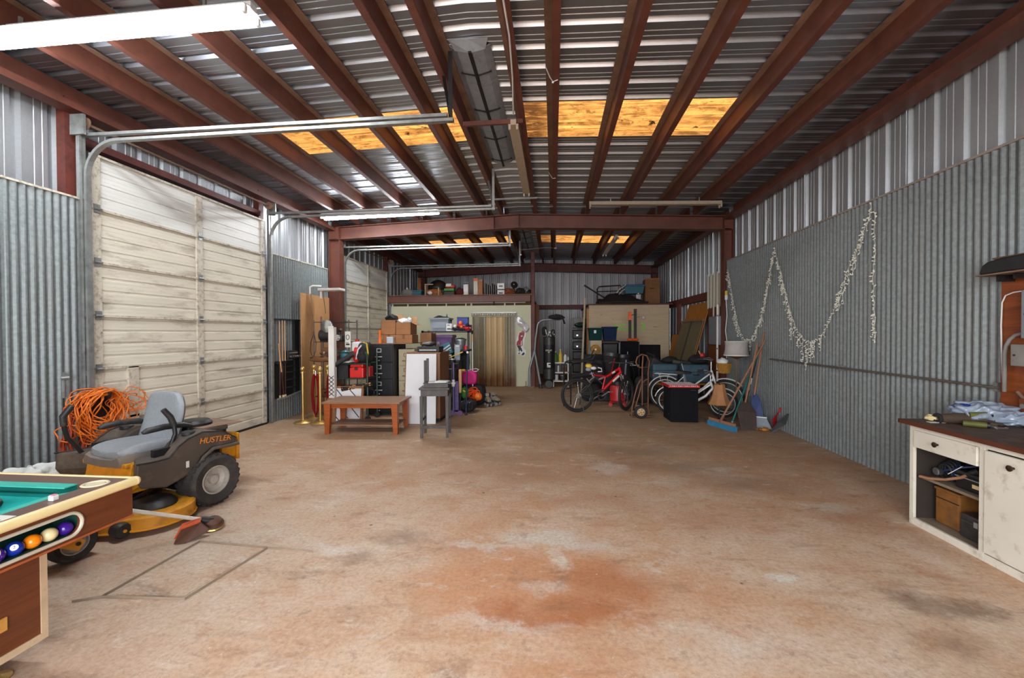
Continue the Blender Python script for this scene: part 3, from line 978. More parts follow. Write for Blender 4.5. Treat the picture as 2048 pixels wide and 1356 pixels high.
def wheel(parent, name, c, r, w, rim_r, lug=True, m='tyre', rim='rim_grey', side=1):
    """wheel with its axle along local y, outer face towards side"""
    M = Matrix.Translation(c) @ MX @ Matrix.Scale(side, 4, V((0, 0, 1)))
    h = w / 2
    pr = [(rim_r, -h * .8), (r * .86, -h), (r * .95, -h * .86), (r, -h * .55), (r, h * .55), (r * .95, h * .86), (r * .86, h), (rim_r, h * .8)]
    g = G().lathe(pr, 30, M, cap=False)
    if lug:
        for k in range(26):
            a = 2 * pi * k / 26
            for j, zz in enumerate((-.62, -.22, .22, .62)):
                b = a + (pi / 26 if j % 2 else 0)
                Ml = M @ Matrix.Rotation(b, 4, 'Z') @ Matrix.Translation((r * (.985 if abs(zz) > .5 else 1.0), 0, zz * h)) @ Matrix.Rotation(0.4 if zz > 0 else -0.4, 4, 'X')
                g.box(-.006, .006, -r * .07, r * .07, -h * .17, h * .17, Ml)
    t = O(name, g, m, parent, smooth=45)
    q = [(rim_r + .004, h * .80), (rim_r * .93, h * .82), (rim_r * .86, h * .45), (rim_r * .6, h * .28), (rim_r * .34, h * .34), (rim_r * .3, h * .6), (0.0001, h * .62)]
    q2 = [(rim_r + .004, -h * .8), (rim_r * .9, -h * .5), (0.0001, -h * .4)]
    O('rim', G().lathe(q, 26, M, cap=False).lathe(q2, 20, M, cap=False), rim, t, smooth=40)
    return t
wheel(mo, 'rear_tyre', (0, .485, .23), .23, .23, .125, side=1)
wheel(mo, 'rear_tyre', (0, -.485, .23), .23, .23, .125, side=-1)
for s in (1, -1):
    wt = wheel(mo, 'caster_tyre', (1.00, s * .56, .13), .13, .105, .078, False, side=s)
    g = G()
    for q in (-1, 1):
        g.bar((.975, s * .56 + q * .066, .105), (1.17, s * .56 + q * .066, .235), .07, .008, up=(0, 1, 0))
    g.obox((1.15, s * .56, .285), (.10, .15, .02)).bar((1.17, s * .56 - .066, .23), (1.17, s * .56 - .066, .29), .05, .008).bar((1.17, s * .56 + .066, .23), (1.17, s * .56 + .066, .29), .05, .008).tube([(1.13, s * .56, .29), (1.09, s * .56, .42)], .025, 10)
    fk = O('caster_fork', g, 'mower_yellow', mo, bevel=.002)
    O('axle_bolt', G().tube([(1.00, s * .56 - .085, .13), (1.00, s * .56 + .085, .13)], .013, 8), 'black_iron', fk)
# frame: rails, front cross tube, foot pan, rear bumper
g = G()
for s in (1, -1):
    g.bar((-.40, s * .24, .27), (.98, s * .24, .27), .05, .07)
g.bar((1.09, -.60, .385), (1.09, .60, .385), .06, .06).bar((.95, -.24, .28), (1.09, -.30, .385), .05, .05).bar((.95, .24, .28), (1.09, .30, .385), .05, .05)
O('frame_rail', g, 'mower_yellow', mo, bevel=.004)
O('foot_pan', G().prism([(.40, .485), (.495, .485), (.515, .36), (.56, .27), (1.02, .24), (1.02, .225), (.55, .25), (.40, .30)], -.27, .30, basis((0, 0, 0), (1, 0, 0), (0, 0, 1)) @ Matrix.Scale(-1, 4, V((0, 0, 1)))), 'mower_yellow', mo, bevel=.004)
O('rear_bumper', rbox((-.40, 0.02, .42), (.03, .66, .27), .01).box(-.38, -.24, .30, .33, .32, .54).box(-.38, -.24, -.33, -.30, .32, .54), 'mower_yellow', mo)
O('axle_box', G().box(-.16, .16, -.36, .36, .16, .34).tube([(0, -.42, .23), (0, .42, .23)], .05, 10), 'black_iron', mo)
O('seat_platform', rbox((.30, .0, .475), (.46, .56, .04), .01), 'mower_yellow', mo)
# deck
def deck_outline(k=1.0):
    P = [(.16, -.50), (.14, .0), (.17, .44)]
    P += [(.42 + .27 * cos(radians(a)) * 1.02, .44 + .27 * sin(radians(a))) for a in range(160, 19, -14)]
    P += [(.72, .50), (.82, .30), (.86, .12), (.86, -.12), (.82, -.30), (.72, -.50)]
    P += [(.42 + .27 * cos(radians(a)) * 1.02, -.44 + .27 * sin(radians(a))) for a in range(-20, -161, -14)]
    return [(.48 + (x - .48) * k, y * k) for x, y in P]
rings = [[(x, y, .045) for x, y in deck_outline(1.0)], [(x, y, .135) for x, y in deck_outline(1.0)], [(x, y, .15) for x, y in deck_outline(.975)], [(x, y, .152) for x, y in deck_outline(.5)]]
dk = O('mower_deck', G().loft(rings), 'deck_yellow', mo, smooth=30)
O('deck_band', G().tube([(x, y, .05) for x, y in deck_outline(1.004)], .009, 6, closed=True), 'mower_yellow', dk)
for yy in (.43, -.43, 0):
    O('pulley_cover', G().lathe([(.15, 0), (.15, .012), (.12, .05), (.05, .062), (.0001, .064)], 18, Matrix.Translation((.42, yy, .15)) @ Matrix.Diagonal((1, 1.2, 1, 1)), cap=False), 'black_plastic', dk, smooth=40)
g = G()
for yy in (.52, -.52):
    M = Matrix.Translation((.70, yy, .072)) @ MX
    rl = O('deck_roller', G().lathe([(.018, -.05), (.05, -.05), (.058, -.03), (.058, .03), (.05, .05), (.018, .05)], 20, M), 'black_plastic', dk, smooth=40)
    O('roller_bracket', G().box(.66, .74, yy - .075, yy - .055, .05, .15).tube([(.70, yy - .08, .072), (.70, yy + .06, .072)], .012, 8), 'mower_yellow', rl)
O('chute_flap', G().prism([(.2, -.66), (.62, -.66), (.56, -.95), (.26, -.95)], .09, .12), 'black_plastic', dk)
g = G()
for a, b in (((.25, .20, .17), (.60, .34, .17)), ((.3, -.1, .18), (.2, .3, .2)), ((.10, .28, .30), (.66, .33, .17))):
    g.bar(a, b, .03, .012)
O('lift_linkage', g, 'black_iron', dk)
# side pods over the rear wheels
pod = [(.593, .535), (.483, .525), (.36, .525), (.287, .600), (.206, .650), (.086, .680), (-.097, .650), (-.235, .555), (-.245, .500), (-.169, .502), (-.0, .512), (.089, .455), (.150, .362), (.239, .319), (.376, .281), (.560, .33), (.60, .40)]
for s in (1, -1):
    a, b = (.30, .525) if s > 0 else (-.525, -.30)
    MPd = basis((0, 0, 0), (1, 0, 0), (0, 0, 1)) @ Matrix.Scale(-1, 4, V((0, 0, 1)))
    inn = s * .29
    g = G().loft([[(x * (.80 if x > .2 else 1), inn, z) for x, z in pod], [(x, s * .525, z) for x, z in pod]])
    p = O('side_pod', g, 'pod_plastic', mo, bevel=.018)
    edge = [(x, s * .528, z) for x, z in pod[:9]]
    O('pod_piping', G().tube(edge, .007, 6), 'black_plastic', p)
    O('wheel_lip', G().tube([(x, s * .545, z) for x, z in pod[8:13]], .016, 8), 'pod_plastic', p, smooth=40)
    O('fuel_cap', G().lathe([(.045, 0), (.052, .008), (.052, .03), (.04, .036), (.0001, .038)], 16, Matrix.Translation((.13, s * .415, .655))), 'black_plastic', p, smooth=35)
    for k in range(10):
        pass
    O('control_slot', G().box(.24, .40, s * .39 - .02, s * .39 + .02, .50, .585), 'black_iron', p)
    if s > 0:
        text('maker_lettering', 'HUSTLER', .072, 'letter_orange', p, basis((-.035, .5275, .585), (-1, 0, -.10), (-.10, 0, 1)), .001, sx=1.0, shear=.15)
        O('label_plate', G().box(.20, .225, .522, .528, .40, .455), 'paper', p)
# seat
def cush(x0_, x1_, hw, z0_, z1_):
    rings = []
    for t in range(9):
        u = t / 8
        x = x0_ + (x1_ - x0_) * u
        w_ = hw * (0.92 + .08 * sin(pi * u)) * (1 if u < .85 else 1 - (u - .85) * .6)
        top = z1_ + .012 * sin(pi * u) - (.0 if u < .8 else (u - .8) * .12)
        rings.append([(x, -w_, z0_ + .01), (x, -w_ * 1.03, z0_ + .05), (x, -w_ * .93, top + .022), (x, -w_ * .6, top), (x, 0, top - .006), (x, w_ * .6, top), (x, w_ * .93, top + .022), (x, w_ * 1.03, z0_ + .05), (x, w_, z0_ + .01), (x, 0, z0_)])
    return G().loft(rings)
sc_ = O('seat_cushion', cush(.09, .53, .255, .505, .60), 'seat_vinyl', mo, smooth=60)
sc_.modifiers.new('round', 'SUBSURF').render_levels = 1
O('seat_skirt', cush(.085, .545, .268, .455, .545), 'seat_dusty', sc_, smooth=60)
rings = []
for k in range(10):
    u = k / 9
    z = .56 + .46 * u
    hw = .262 * (1 if u < .6 else 1 - ((u - .6) / .4) ** 2.4 * .36)
    xx = .11 - .10 * u - .02 * sin(pi * u)
    th = .075 * (1 - .45 * u)
    rings.append([(xx, -hw, z), (xx + .035, -hw * .9, z), (xx + .025, -hw * .4, z), (xx + .022, 0, z), (xx + .025, hw * .4, z), (xx + .035, hw * .9, z), (xx, hw, z), (xx - th, hw * .85, z), (xx - th * 1.1, 0, z), (xx - th, -hw * .85, z)])
rings = [[(x, y - .04, z) for x, y, z in r] for r in rings]
sb = O('backrest', G().loft(rings), 'seat_vinyl', mo, smooth=60)
sb.modifiers.new('round', 'SUBSURF').render_levels = 1
for s in (1, -1):
    path = [(.0, s * .285, .70), (.10, s * .295, .735), (.25, s * .295, .745), (.38, s * .29, .735), (.41, s * .288, .725)]
    ar = O('armrest', G().tube(path, [.022, .034, .036, .032, .018], 10, flat=.75), 'black_plastic', mo, smooth=50)
    O('armrest_post', G().tube([(.02, s * .27, .72), (.01, s * .255, .60), (.06, s * .24, .50)], .018, 8), 'black_iron', ar)
    lp = [(.30, s * .36, .50), (.245, s * .37, .585), (.205, s * .365, .68), (.21, s * .36, .76)] if s > 0 else [(.46, s * .36, .47), (.52, s * .365, .585), (.585, s * .36, .68), (.615, s * .345, .80)]
    lv = O('lap_lever', G().tube(lp, .017, 10), 'black_iron', mo, smooth=50)
    gp = [(.21, s * .36, .755), (.235, s * .355, .83), (.285, s * .345, .905)] if s > 0 else [(.612, s * .345, .79), (.622, s * .335, .87), (.575, s * .31, .955)]
    O('lever_grip', G().tube(gp, [.024, .025, .022], 10), 'black_plastic', lv, smooth=50)
# engine
en = O('engine', rbox((-.20, 0, .50), (.36, .46, .26), .03).box(-.34, -.06, -.2, .2, .30, .40), 'black_plastic', mo)
O('air_cleaner', G().lathe([(.115, 0), (.12, .02), (.12, .06), (.10, .085), (.0001, .09)], 20, Matrix.Translation((-.18, .06, .625)) @ Matrix.Diagonal((1.1, 1.2, 1, 1))), 'black_iron', en, smooth=35)
O('engine_shroud', rbox((-.18, .26, .63), (.28, .12, .05), .015), 'pod_plastic', en)
O('heat_shield', G().prism([(-.45, -.25), (-.08, -.25), (-.08, .30), (-.45, .34)], .655, .662), 'tan_steel', en)
g = G()
for k in range(7):
    g.obox((-.20, -.18 + k * .05, .645), (.2, .006, .02))
O('cooling_fins', g, 'black_iron', en)
O('muffler', G().tube([(-.36, -.14, .44), (-.36, .14, .44)], .055, 12), 'tan_steel', en, smooth=40)
world_coords(True)

# ------------------------------------------------------------------ string trimmer leaning on the far end of the pool table
mat('shaft_grey', C(206, 200, 188), 0.4, 0.2, 0.1, 12)
mat('guard_orange', C(206, 88, 44), 0.5, 0, 0.15, 14, dirt=0.3)
mat('guard_dark', C(82, 50, 34), 0.6, 0, 0.2, 14)
t = thing('string_trimmer', 'string trimmer with pale shaft and orange guard, head on the floor beside the mower', 'trimmer', (-2.68, 2.95, 0))
h_ = V((-2.70, 3.075, .065))
s_ = V((-3.16, 2.53, .40))
O('shaft', G().tube([h_ + (s_ - h_) * .06, s_], .0145, 10), 'shaft_grey', t, smooth=40)
d = (s_ - h_).normalized()
O('motor_body', rbox(tuple(s_ + d * .07), (.12, .12, .14), .03, 2, (0, .5, .8)), 'guard_orange', t)
Mt = Matrix.Translation(h_) @ Euler((.22, .3, 0)).to_matrix().to_4x4()
hd = O('cutter_head', G().lathe([(.0001, -.058), (.055, -.058), (.070, -.045), (.074, -.02), (.060, -.01), (.055, .01), (.03, .028), (.0001, .03)], 20, Mt, cap=False), 'guard_dark', t, smooth=40)
O('spool_cap', G().lathe([(.074, -.038), (.081, -.03), (.074, -.022)], 20, Mt), 'brass', hd)
O('gear_case', G().tube([h_ + d * .09, h_ + d * .03, h_ + V((0, 0, .005))], [.02, .03, .028], 10), 'black_plastic', t, smooth=40)
q = [V((-2.70, 2.955, .105)), V((-2.755, 2.845, .10)), V((-2.785, 2.81, .006)), V((-2.72, 2.84, .004)), V((-2.635, 2.965, .045))]
bk = V((-.03, .035, .004))
O('guard', G().loft([[tuple(p) for p in q], [tuple(p + bk * .5) for p in q]]), 'guard_dark', t, bevel=.002)
O('guard_top', G().loft([[tuple(q[0] + V((0, 0, .006))), tuple(q[1] + V((0, 0, .004))), tuple(q[2] + V((0, 0, .012)) + bk), tuple(q[1] + bk * 1.6), tuple(q[0] + bk * 1.4)],
                         [tuple(q[0] + V((0, 0, .016))), tuple(q[1] + V((0, 0, .014))), tuple(q[2] + V((0, 0, .024)) + bk), tuple(q[1] + bk * 1.6 + V((0, 0, .012))), tuple(q[0] + bk * 1.4 + V((0, 0, .012)))]]), 'guard_orange', t)

# ------------------------------------------------------------------ orange cord bundle on its wall hook
mat('cord_orange', C(226, 116, 28), 0.5, 0, 0.12, 9)
mat('cord_red', C(170, 62, 30), 0.5, 0, 0.12, 9)
t = thing('extension_cord', 'orange extension cord hung in a big tangled coil on the corrugated wall', 'cord', (-4.84, 3.95, .1))
rnd = random.Random(3)
def loop(c, ry, rz, tilt, x, n=26, wob=.018):
    ph = [rnd.uniform(0, 6.3) for _ in range(3)]
    pts = []
    for k in range(n):
        a = 2 * pi * k / n
        r1 = 1 + wob * 2.2 * sin(3 * a + ph[0]) + wob * 1.6 * sin(5 * a + ph[1])
        y, z = ry * r1 * cos(a), rz * r1 * sin(a)
        pts.append((x + .035 * sin(2 * a + ph[2]) + .02 * sin(5 * a), c[0] + y * cos(tilt) - z * sin(tilt), c[1] + y * sin(tilt) + z * cos(tilt)))
    return pts
g = G()
for k in range(30):
    rz = rnd.uniform(.14, .29)
    g.tube(loop((3.96 + rnd.uniform(-.06, .07), .98 - rz + rnd.uniform(-.05, .01)), rnd.uniform(.13, .23), rz, rnd.uniform(-.5, .5), -4.83 + rnd.uniform(-.03, .16)), .0062, 6, closed=True)
for k in range(6):
    g.tube(loop((4.22 + rnd.uniform(-.06, .1), .78 + rnd.uniform(-.06, .06)), rnd.uniform(.10, .2), rnd.uniform(.07, .13), rnd.uniform(-.7, .2), -4.78 + rnd.uniform(0, .08)), .005, 6, closed=True)
g.tube(loop((3.70, .57), .09, .08, .3, -4.8), .006, 6, closed=True)
O('coil', g, 'cord_orange', t, smooth=60)
g = G()
for k in range(9):
    g.tube(loop((3.80 + rnd.uniform(-.05, .06), .52 + rnd.uniform(-.06, .05)), rnd.uniform(.06, .11), rnd.uniform(.22, .34), rnd.uniform(-.3, .3), -4.85 + rnd.uniform(0, .05)), .006, 6, closed=True)
g.tube([(-4.85, 3.79, .5), (-4.84, 3.76, .32), (-4.85, 3.76, .16), (-4.82, 3.74, .02)], .007, 6)
O('hanging_strand', g, 'cord_red', t, smooth=60)
t = thing('wall_hook', 'dark iron hook and black reel holding the orange cord coil', 'hook', (-4.86, 3.97, .8))
O('peg', G().tube([(-4.92, 3.98, .88), (-4.72, 3.98, .88), (-4.66, 3.98, .90), (-4.65, 3.98, .95)], .018, 8), 'black_iron', t, smooth=40)
O('reel_core', G().lathe([(.13, -.03), (.13, -.02), (.07, -.015), (.07, .04), (.13, .045), (.13, .055)], 20, Matrix.Translation((-4.84, 3.98, .80)) @ MY), 'black_iron', t, smooth=40)
t = thing('pipe_stub', 'short grey pipe with a valve fixed low on the corrugated wall', 'pipe', (-4.9, 3.72, 1.0))
O('pipe', G().tube([(-4.89, 3.74, .92), (-4.89, 3.74, 1.14)], .014, 8), 'track_steel', t, smooth=40)
O('valve', G().tube([(-4.89, 3.72, 1.12), (-4.86, 3.77, 1.12)], .02, 8).box(-4.9, -4.87, 3.735, 3.745, 1.14, 1.18), 'track_steel', t)

# ------------------------------------------------------------------ white plastic bag and a small paper cup
def crumple(c, size, seed, n=18, m=10, k=.22, flat=0.0, sq=1.0, folds=False):
    r_ = random.Random(seed)
    ph = [(r_.uniform(0, 6.3), r_.uniform(0, 6.3), r_.choice((3, 5, 7, 9, 11) if folds else (2, 3, 4, 5)), r_.choice((2, 3, 5, 7) if folds else (1, 2, 3))) for _ in range(5)]
    def fn(u, v):
        a, b = 2 * pi * u, pi * v
        q = 1 + k * sum(sin(p[2] * a + p[0]) * sin(p[3] * b * 1.3 + p[1]) for p in ph) / 2.2
        pw = lambda t: math.copysign(abs(t) ** sq, t)
        z = -pw(cos(b))
        if z < 0: z *= 1 - flat
        sb_ = max(0.0, sin(b)) ** sq
        return (c[0] + size[0] * .5 * q * sb_ * pw(cos(a)), c[1] + size[1] * .5 * q * sb_ * pw(sin(a)), c[2] + size[2] * .5 * (z + (1 - flat)) * (1 if z < 0 else q ** .5))
    return G().grid(fn, n, m)
mat('white_bag', C(222, 222, 218), 0.35, 0, 0.05, 9)
t = thing('plastic_bag', 'crumpled white plastic bag on the floor behind the pool table', 'bag', (-4.55, 3.25, 0))
O('bag', crumple((-4.66, 3.27, 0), (.30, .42, .36), 5, 56, 30, .22, 0, .8, True), 'white_bag', t, smooth=60)
O('handle_loop', G().tube([(-4.66, 3.30, .30), (-4.64, 3.36, .37), (-4.63, 3.43, .33), (-4.63, 3.45, .22)], [.02, .016, .014, .02], 8, flat=.4), 'white_bag', t, smooth=50)
t = thing('paper_cup', 'small white paper cup standing on the floor behind the pool table leg', 'cup', (-3.2, 2.25, 0))
O('cup', G().lathe([(.022, 0), (.03, .075), (.028, .075), (.02, .004), (.0001, .004)], 18, Matrix.Translation((-3.22, 2.27, 0)), cap=False), 'paper', t, smooth=40)
# ================================================================== left middle: by the second wall panel
mat('cue_maple', C(208, 158, 112), 0.35, 0, 0.1, 6)
mat('cue_butt', C(56, 28, 20), 0.35, 0, 0.15, 10)
mat('rack_black', C(30, 30, 32), 0.55, 0, 0.2, 10)
mat('steel_shelf', C(170, 172, 172), 0.4, 0.5, 0.1, 12)
mat('chrome', C(206, 208, 210), 0.18, 0.95, 0.06, 9)
mat('rope_red', C(122, 12, 14), 0.85, 0, 0.12, 20, spec=0.2)
wood('plywood', C(196, 150, 102), C(178, 128, 80), 2, 0.7, 2.4, dirt=0.12, dcol=C(122, 80, 44))
wood('table_oak', C(172, 88, 30), C(134, 62, 18), 0, 0.42, 3, dirt=0.1)
wood('table_top', C(146, 106, 78), C(116, 82, 60), 0, 0.5, 3, dirt=0.3, dcol=C(140, 116, 96))
mat('cabinet_black', C(34, 35, 38), 0.45, 0.1, 0.15, 5)
mat('cabinet_beige', C(180, 168, 138), 0.5, 0, 0.08, 5, dirt=0.1)
wood('cabinet_brown', C(140, 96, 60), C(116, 76, 44), 2, 0.55, 2.5)
mat('cardboard', C(166, 118, 78), 0.85, 0, 0.1, 6)
mat('cardboard_dark', C(140, 98, 64), 0.85, 0, 0.1, 6)
mat('tape_brown', C(128, 88, 54), 0.3, 0, 0.05)
mat('white_melamine', C(216, 216, 220), 0.4, 0, 0.04, 3)
mat('grey_wood', C(70, 64, 62), 0.6, 0, 0.18, 8, dirt=0.2, dcol=C(112, 100, 88))
mat('green_tube', C(22, 58, 44), 0.4, 0.1, 0.1)
mat('toolbox_red', C(206, 40, 36), 0.4, 0, 0.1, 8)
mat('black_cloth', C(28, 27, 30), 0.85, 0, 0.2, 14, bump=0.2)
mat('steel_dark', C(66, 64, 64), 0.45, 0.5, 0.25, 20, dirt=0.3)
mat('teal_plastic', C(32, 96, 112), 0.45, 0, 0.1)
mat('grey_tote', C(138, 148, 158), 0.45, 0, 0.06)
mat('navy_plastic', C(28, 46, 84), 0.45, 0, 0.08)
mat('purple_plastic', C(96, 62, 112), 0.4, 0, 0.08)
mat('blue_plastic', C(36, 60, 150), 0.45, 0, 0.08)
mat('yellow_plastic', C(222, 186, 50), 0.45, 0, 0.06)
mat('red_plastic', C(184, 34, 36), 0.4, 0, 0.08)
mat('orange_plastic', C(240, 116, 36), 0.45, 0, 0.06)
mat('orange_bright', C(246, 92, 30), 0.5, 0, 0.08)
mat('magenta', C(212, 26, 122), 0.6, 0, 0.12, 18)
mat('green_plastic', C(60, 130, 40), 0.5, 0, 0.1)
mat('zinc_bucket', C(140, 148, 150), 0.4, 0.6, 0.15, 20)
mat('white_plastic', C(220, 222, 222), 0.4, 0, 0.04)
mat('brown_bag', C(120, 76, 44), 0.8, 0, 0.2, 12)

# ---- cue rack
t = thing('cue_rack', 'black wall-mounted billiard cue rack with a pale lower rail on the left wall', 'rack', (-4.88, 7.3, .4))
O('top_rail', G().box(-4.925, -4.87, 6.91, 7.80, 1.80, 1.83), 'rack_black', t)
O('side_board', G().box(-4.925, -4.88, 7.52, 7.66, .42, 1.80), 'rack_black', t)
O('back_panel', G().box(-4.935, -4.915, 6.98, 7.58, .40, 1.06), 'rack_black', t)
O('cue_clip_bar', G().box(-4.92, -4.83, 7.0, 7.20, 1.02, 1.07), 'rack_black', t)
hb = O('ball_shelf', rbox((-4.87, 7.40, 1.17), (.09, .34, .16), .01), 'rack_black', t)
for k in range(5):
    O('chrome_cup', G().lathe([(.022, 0), (.022, .04), (.016, .045)], 12, Matrix.Translation((-4.818, 7.27 + k * .062, 1.14)) @ MY), 'chrome', hb)
O('chrome_cup', G().box(-4.825, -4.815, 7.27, 7.53, 1.195, 1.22), 'chrome', hb)
g = G()
for z in (.56, .70, .84, .95):
    g.box(-4.915, -4.87, 7.2, 7.55, z, z + .018)
O('slot_shelf', g, 'steel_dark', t)
O('lower_rail', G().bar((-4.86, 6.98, .40), (-4.86, 7.25, .405), .035, .03).bar((-4.86, 7.25, .405), (-4.86, 7.80, .47), .03, .03), 'steel_shelf', t)
def cue(y, z0, z1, x=-4.85, lean=0.0, lab='', m='cue_maple'):
    c = thing('pool_cue', lab, 'cue', (x, y, z0), 0, 'cues in the wall rack')
    L = z1 - z0
    f = lambda k: (x, y + lean * k, z0 + L * k)
    O('shaft', G().tube([f(.46), f(.99)], [.0115, .0075], 10), m, c, smooth=50)
    O('butt', G().tube([f(.02), f(.46)], [.0155, .0118], 10), 'cue_butt', c, smooth=50)
    O('butt_cap', G().tube([f(0), f(.03)], .0165, 10), 'cream_trim', c)
    O('tip', G().tube([f(.985), f(1)], .0072, 8), 'teal_plastic', c)
cue(7.03, .42, 1.80, lab='pool cue nearest the garage door in the wall rack')
cue(7.11, .42, 1.81, lab='middle one of three upright pool cues in the wall rack')
cue(7.18, .42, 1.81, lab='upright pool cue nearest the ball shelf in the wall rack')
cue(7.08, .44, 1.40, -4.81, -.14, 'short pale pool cue leaning across the front of the rack')

# ---- plywood sheet leaning along the wall
t = tag(O('plywood_sheet', G().loft([[(-4.77, 7.55, 0), (-4.755, 7.55, 0), (-4.775, 7.55, 2.34), (-4.79, 7.55, 2.34)], [(-4.86, 8.72, 0), (-4.845, 8.72, 0), (-4.86, 8.72, 2.34), (-4.875, 8.72, 2.34)]]), 'plywood'), 'tall tan plywood sheet leaning on the left wall behind the brass posts', 'board')
g = G().tube([(-4.74, 7.8, 2.33), (-4.74, 7.8, 2.47), (-4.70, 7.83, 2.50), (-4.56, 7.9, 2.50)], .018, 8).tube([(-4.6, 7.95, 2.26), (-4.6, 7.95, 2.40)], .022, 8)
t = thing('pipe_stand', 'white pipe stand with a flat white panel on top, above the plywood sheet', 'stand', (-4.6, 7.9, 0))
O('pipe_frame', g, 'white_paint', t, smooth=40)
O('flat_panel', rbox((-4.38, 7.95, 2.43), (.46, .22, .05), .008), 'white_paint', t)
O('stay_rod', G().tube([(-4.72, 7.79, 2.34), (-4.62, 7.72, 1.9)], .008, 6).tube([(-4.55, 7.93, 2.42), (-4.42, 7.8, 1.95)], .008, 6).tube([(-4.6, 7.95, 0), (-4.6, 7.95, 1.9)], .016, 8), 'tan_steel', t)
O('base', G().box(-4.66, -4.54, 7.86, 8.04, 0, .02), 'tan_steel', t)

# ---- brass stanchions and their ropes
def stanchion(x, y, lab, lean=(0, 0)):
    s = thing('stanchion', lab, 'stanchion', (x, y, 0), 0, 'brass rope posts by the coffee table')
    O('base', G().lathe([(.15, 0), (.155, .012), (.14, .026), (.06, .045), (.03, .055), (.0001, .056)], 28, Matrix.Translation((x, y, 0)), cap=True), 'brass', s, smooth=35)
    top = (x + lean[0], y + lean[1], .90)
    O('pole', G().tube([(x, y, .04), top], .021, 12), 'brass', s, smooth=40)
    O('ring', G().lathe([(.022, 0), (.034, .006), (.034, .03), (.022, .036)], 16, Matrix.Translation((top[0], top[1], .865))), 'brass', s, smooth=40)
    O('finial', G().lathe([(.018, 0), (.03, .012), (.016, .02)], 14, Matrix.Translation((top[0], top[1], .895))).ball((top[0], top[1], .948), .038, 16, 10), 'brass', s, smooth=50)
stanchion(-4.36, 6.93, 'brass rope post furthest left, nearest the cue rack')
stanchion(-4.03, 6.91, 'brass rope post just left of the coffee table, in front')
stanchion(-4.42, 7.38, 'brass rope post standing behind, with the red rope hung on it')
stanchion(-4.12, 7.40, 'brass rope post tilting slightly, behind the coffee table corner', (-.05, 0))
def hung_rope(x, y, lab, z0, z1, w):
    r = thing('velvet_rope', lab, 'rope', (x, y, z0), 0, 'red barrier ropes')
    pts = [(x - w * .25, y, z1)] + [(x - w * (.35 + .65 * sin(pi * k / 8) ** .8) + 0.0, y, z1 - (z1 - z0 - .06) * k / 8) for k in range(1, 8)] + [(x, y, z0)] + [(x + w * (.35 + .65 * sin(pi * k / 8) ** .8), y + .02, z1 - (z1 - z0 - .06) * k / 8) for k in range(7, 0, -1)] + [(x + w * .25, y + .02, z1)]
    O('cord', G().tube(pts, .026, 10), 'rope_red', r, smooth=60)
    O('hook', G().tube([(x, y + .01, z1 - .02), (x, y + .01, z1 + .07)], .022, 10), 'chrome', r, smooth=40)
hung_rope(-4.30, 7.22, 'red velvet barrier rope hanging doubled on the left pair of brass posts', .06, .82, .055)
hung_rope(-4.07, 7.30, 'red velvet barrier rope hanging behind the front right brass post', .10, .82, .04)

# ---- coffee table
CT = Matrix.Translation((-2.975, 6.5, 0)) @ Matrix.Rotation(radians(3.6), 4, 'Z')
t = thing('coffee_table', 'brown oak coffee table with tapered legs and low shelf on the concrete', 'table', (-2.975, 6.5, 0))
g = G()
for k in range(5):
    y = -.33 + k * .134
    O('top_plank', G().box(-.61, .61, y, y + .130, .475, .500, CT), 'table_top', t, bevel=.003)
O('apron', G().box(-.53, .53, -.275, -.25, .40, .475, CT).box(-.53, .53, .25, .275, .40, .475, CT).box(-.535, -.51, -.25, .25, .40, .475, CT).box(.51, .535, -.25, .25, .40, .475, CT), 'table_oak', t, bevel=.003)
for sx in (-1, 1):
    for sy_ in (-1, 1):
        x, y = sx * .535, sy_ * .275
        a, b = .05, .034
        rings = [[(x + q * b, y + p * b, 0) for q, p in ((-1, -1), (1, -1), (1, 1), (-1, 1))], [(x + q * a - sx * .012, y + p * a, .475) for q, p in ((-1, -1), (1, -1), (1, 1), (-1, 1))]]
        O('leg', G().loft([[tuple(CT @ V(p)) for p in r] for r in rings]), 'table_oak', t, bevel=.004)
for k in range(4):
    y = -.22 + k * .112
    O('shelf_slat', G().box(-.54, .54, y, y + .105, .115, .135, CT), 'table_top', t)

# ---- framed white screen behind the coffee table
t = thing('framed_screen', 'white panel crossed by dark diagonal lines in a brown frame, behind the coffee table', 'panel', (-3.56, 6.98, 0))
Ms = Matrix.Translation((-3.57, 6.98, 0)) @ Matrix.Rotation(radians(-8), 4, 'X')
O('panel', G().box(-.24, .22, 0, .012, .03, .60, Ms), 'white_melamine', t)
O('frame', G().box(-.28, -.24, -.012, .02, .0, .63, Ms).box(.22, .26, -.012, .02, .0, .63, Ms).box(-.28, .26, -.012, .02, .60, .64, Ms).box(-.28, .26, -.012, .02, 0, .035, Ms), 'cabinet_brown', t)
g = G()
for a, b in (((-.24, .34), (.0, .08)), ((-.24, .58), (.2, .10)), ((-.02, .60), (.22, .36)), ((-.24, .12), (-.15, .03))):
    g.bar(tuple(Ms @ V((a[0], -.003, a[1]))), tuple(Ms @ V((b[0], -.003, b[1]))), .014, .006, up=(0, 1, 0))
O('diagonal_line', g, 'steel_dark', t)

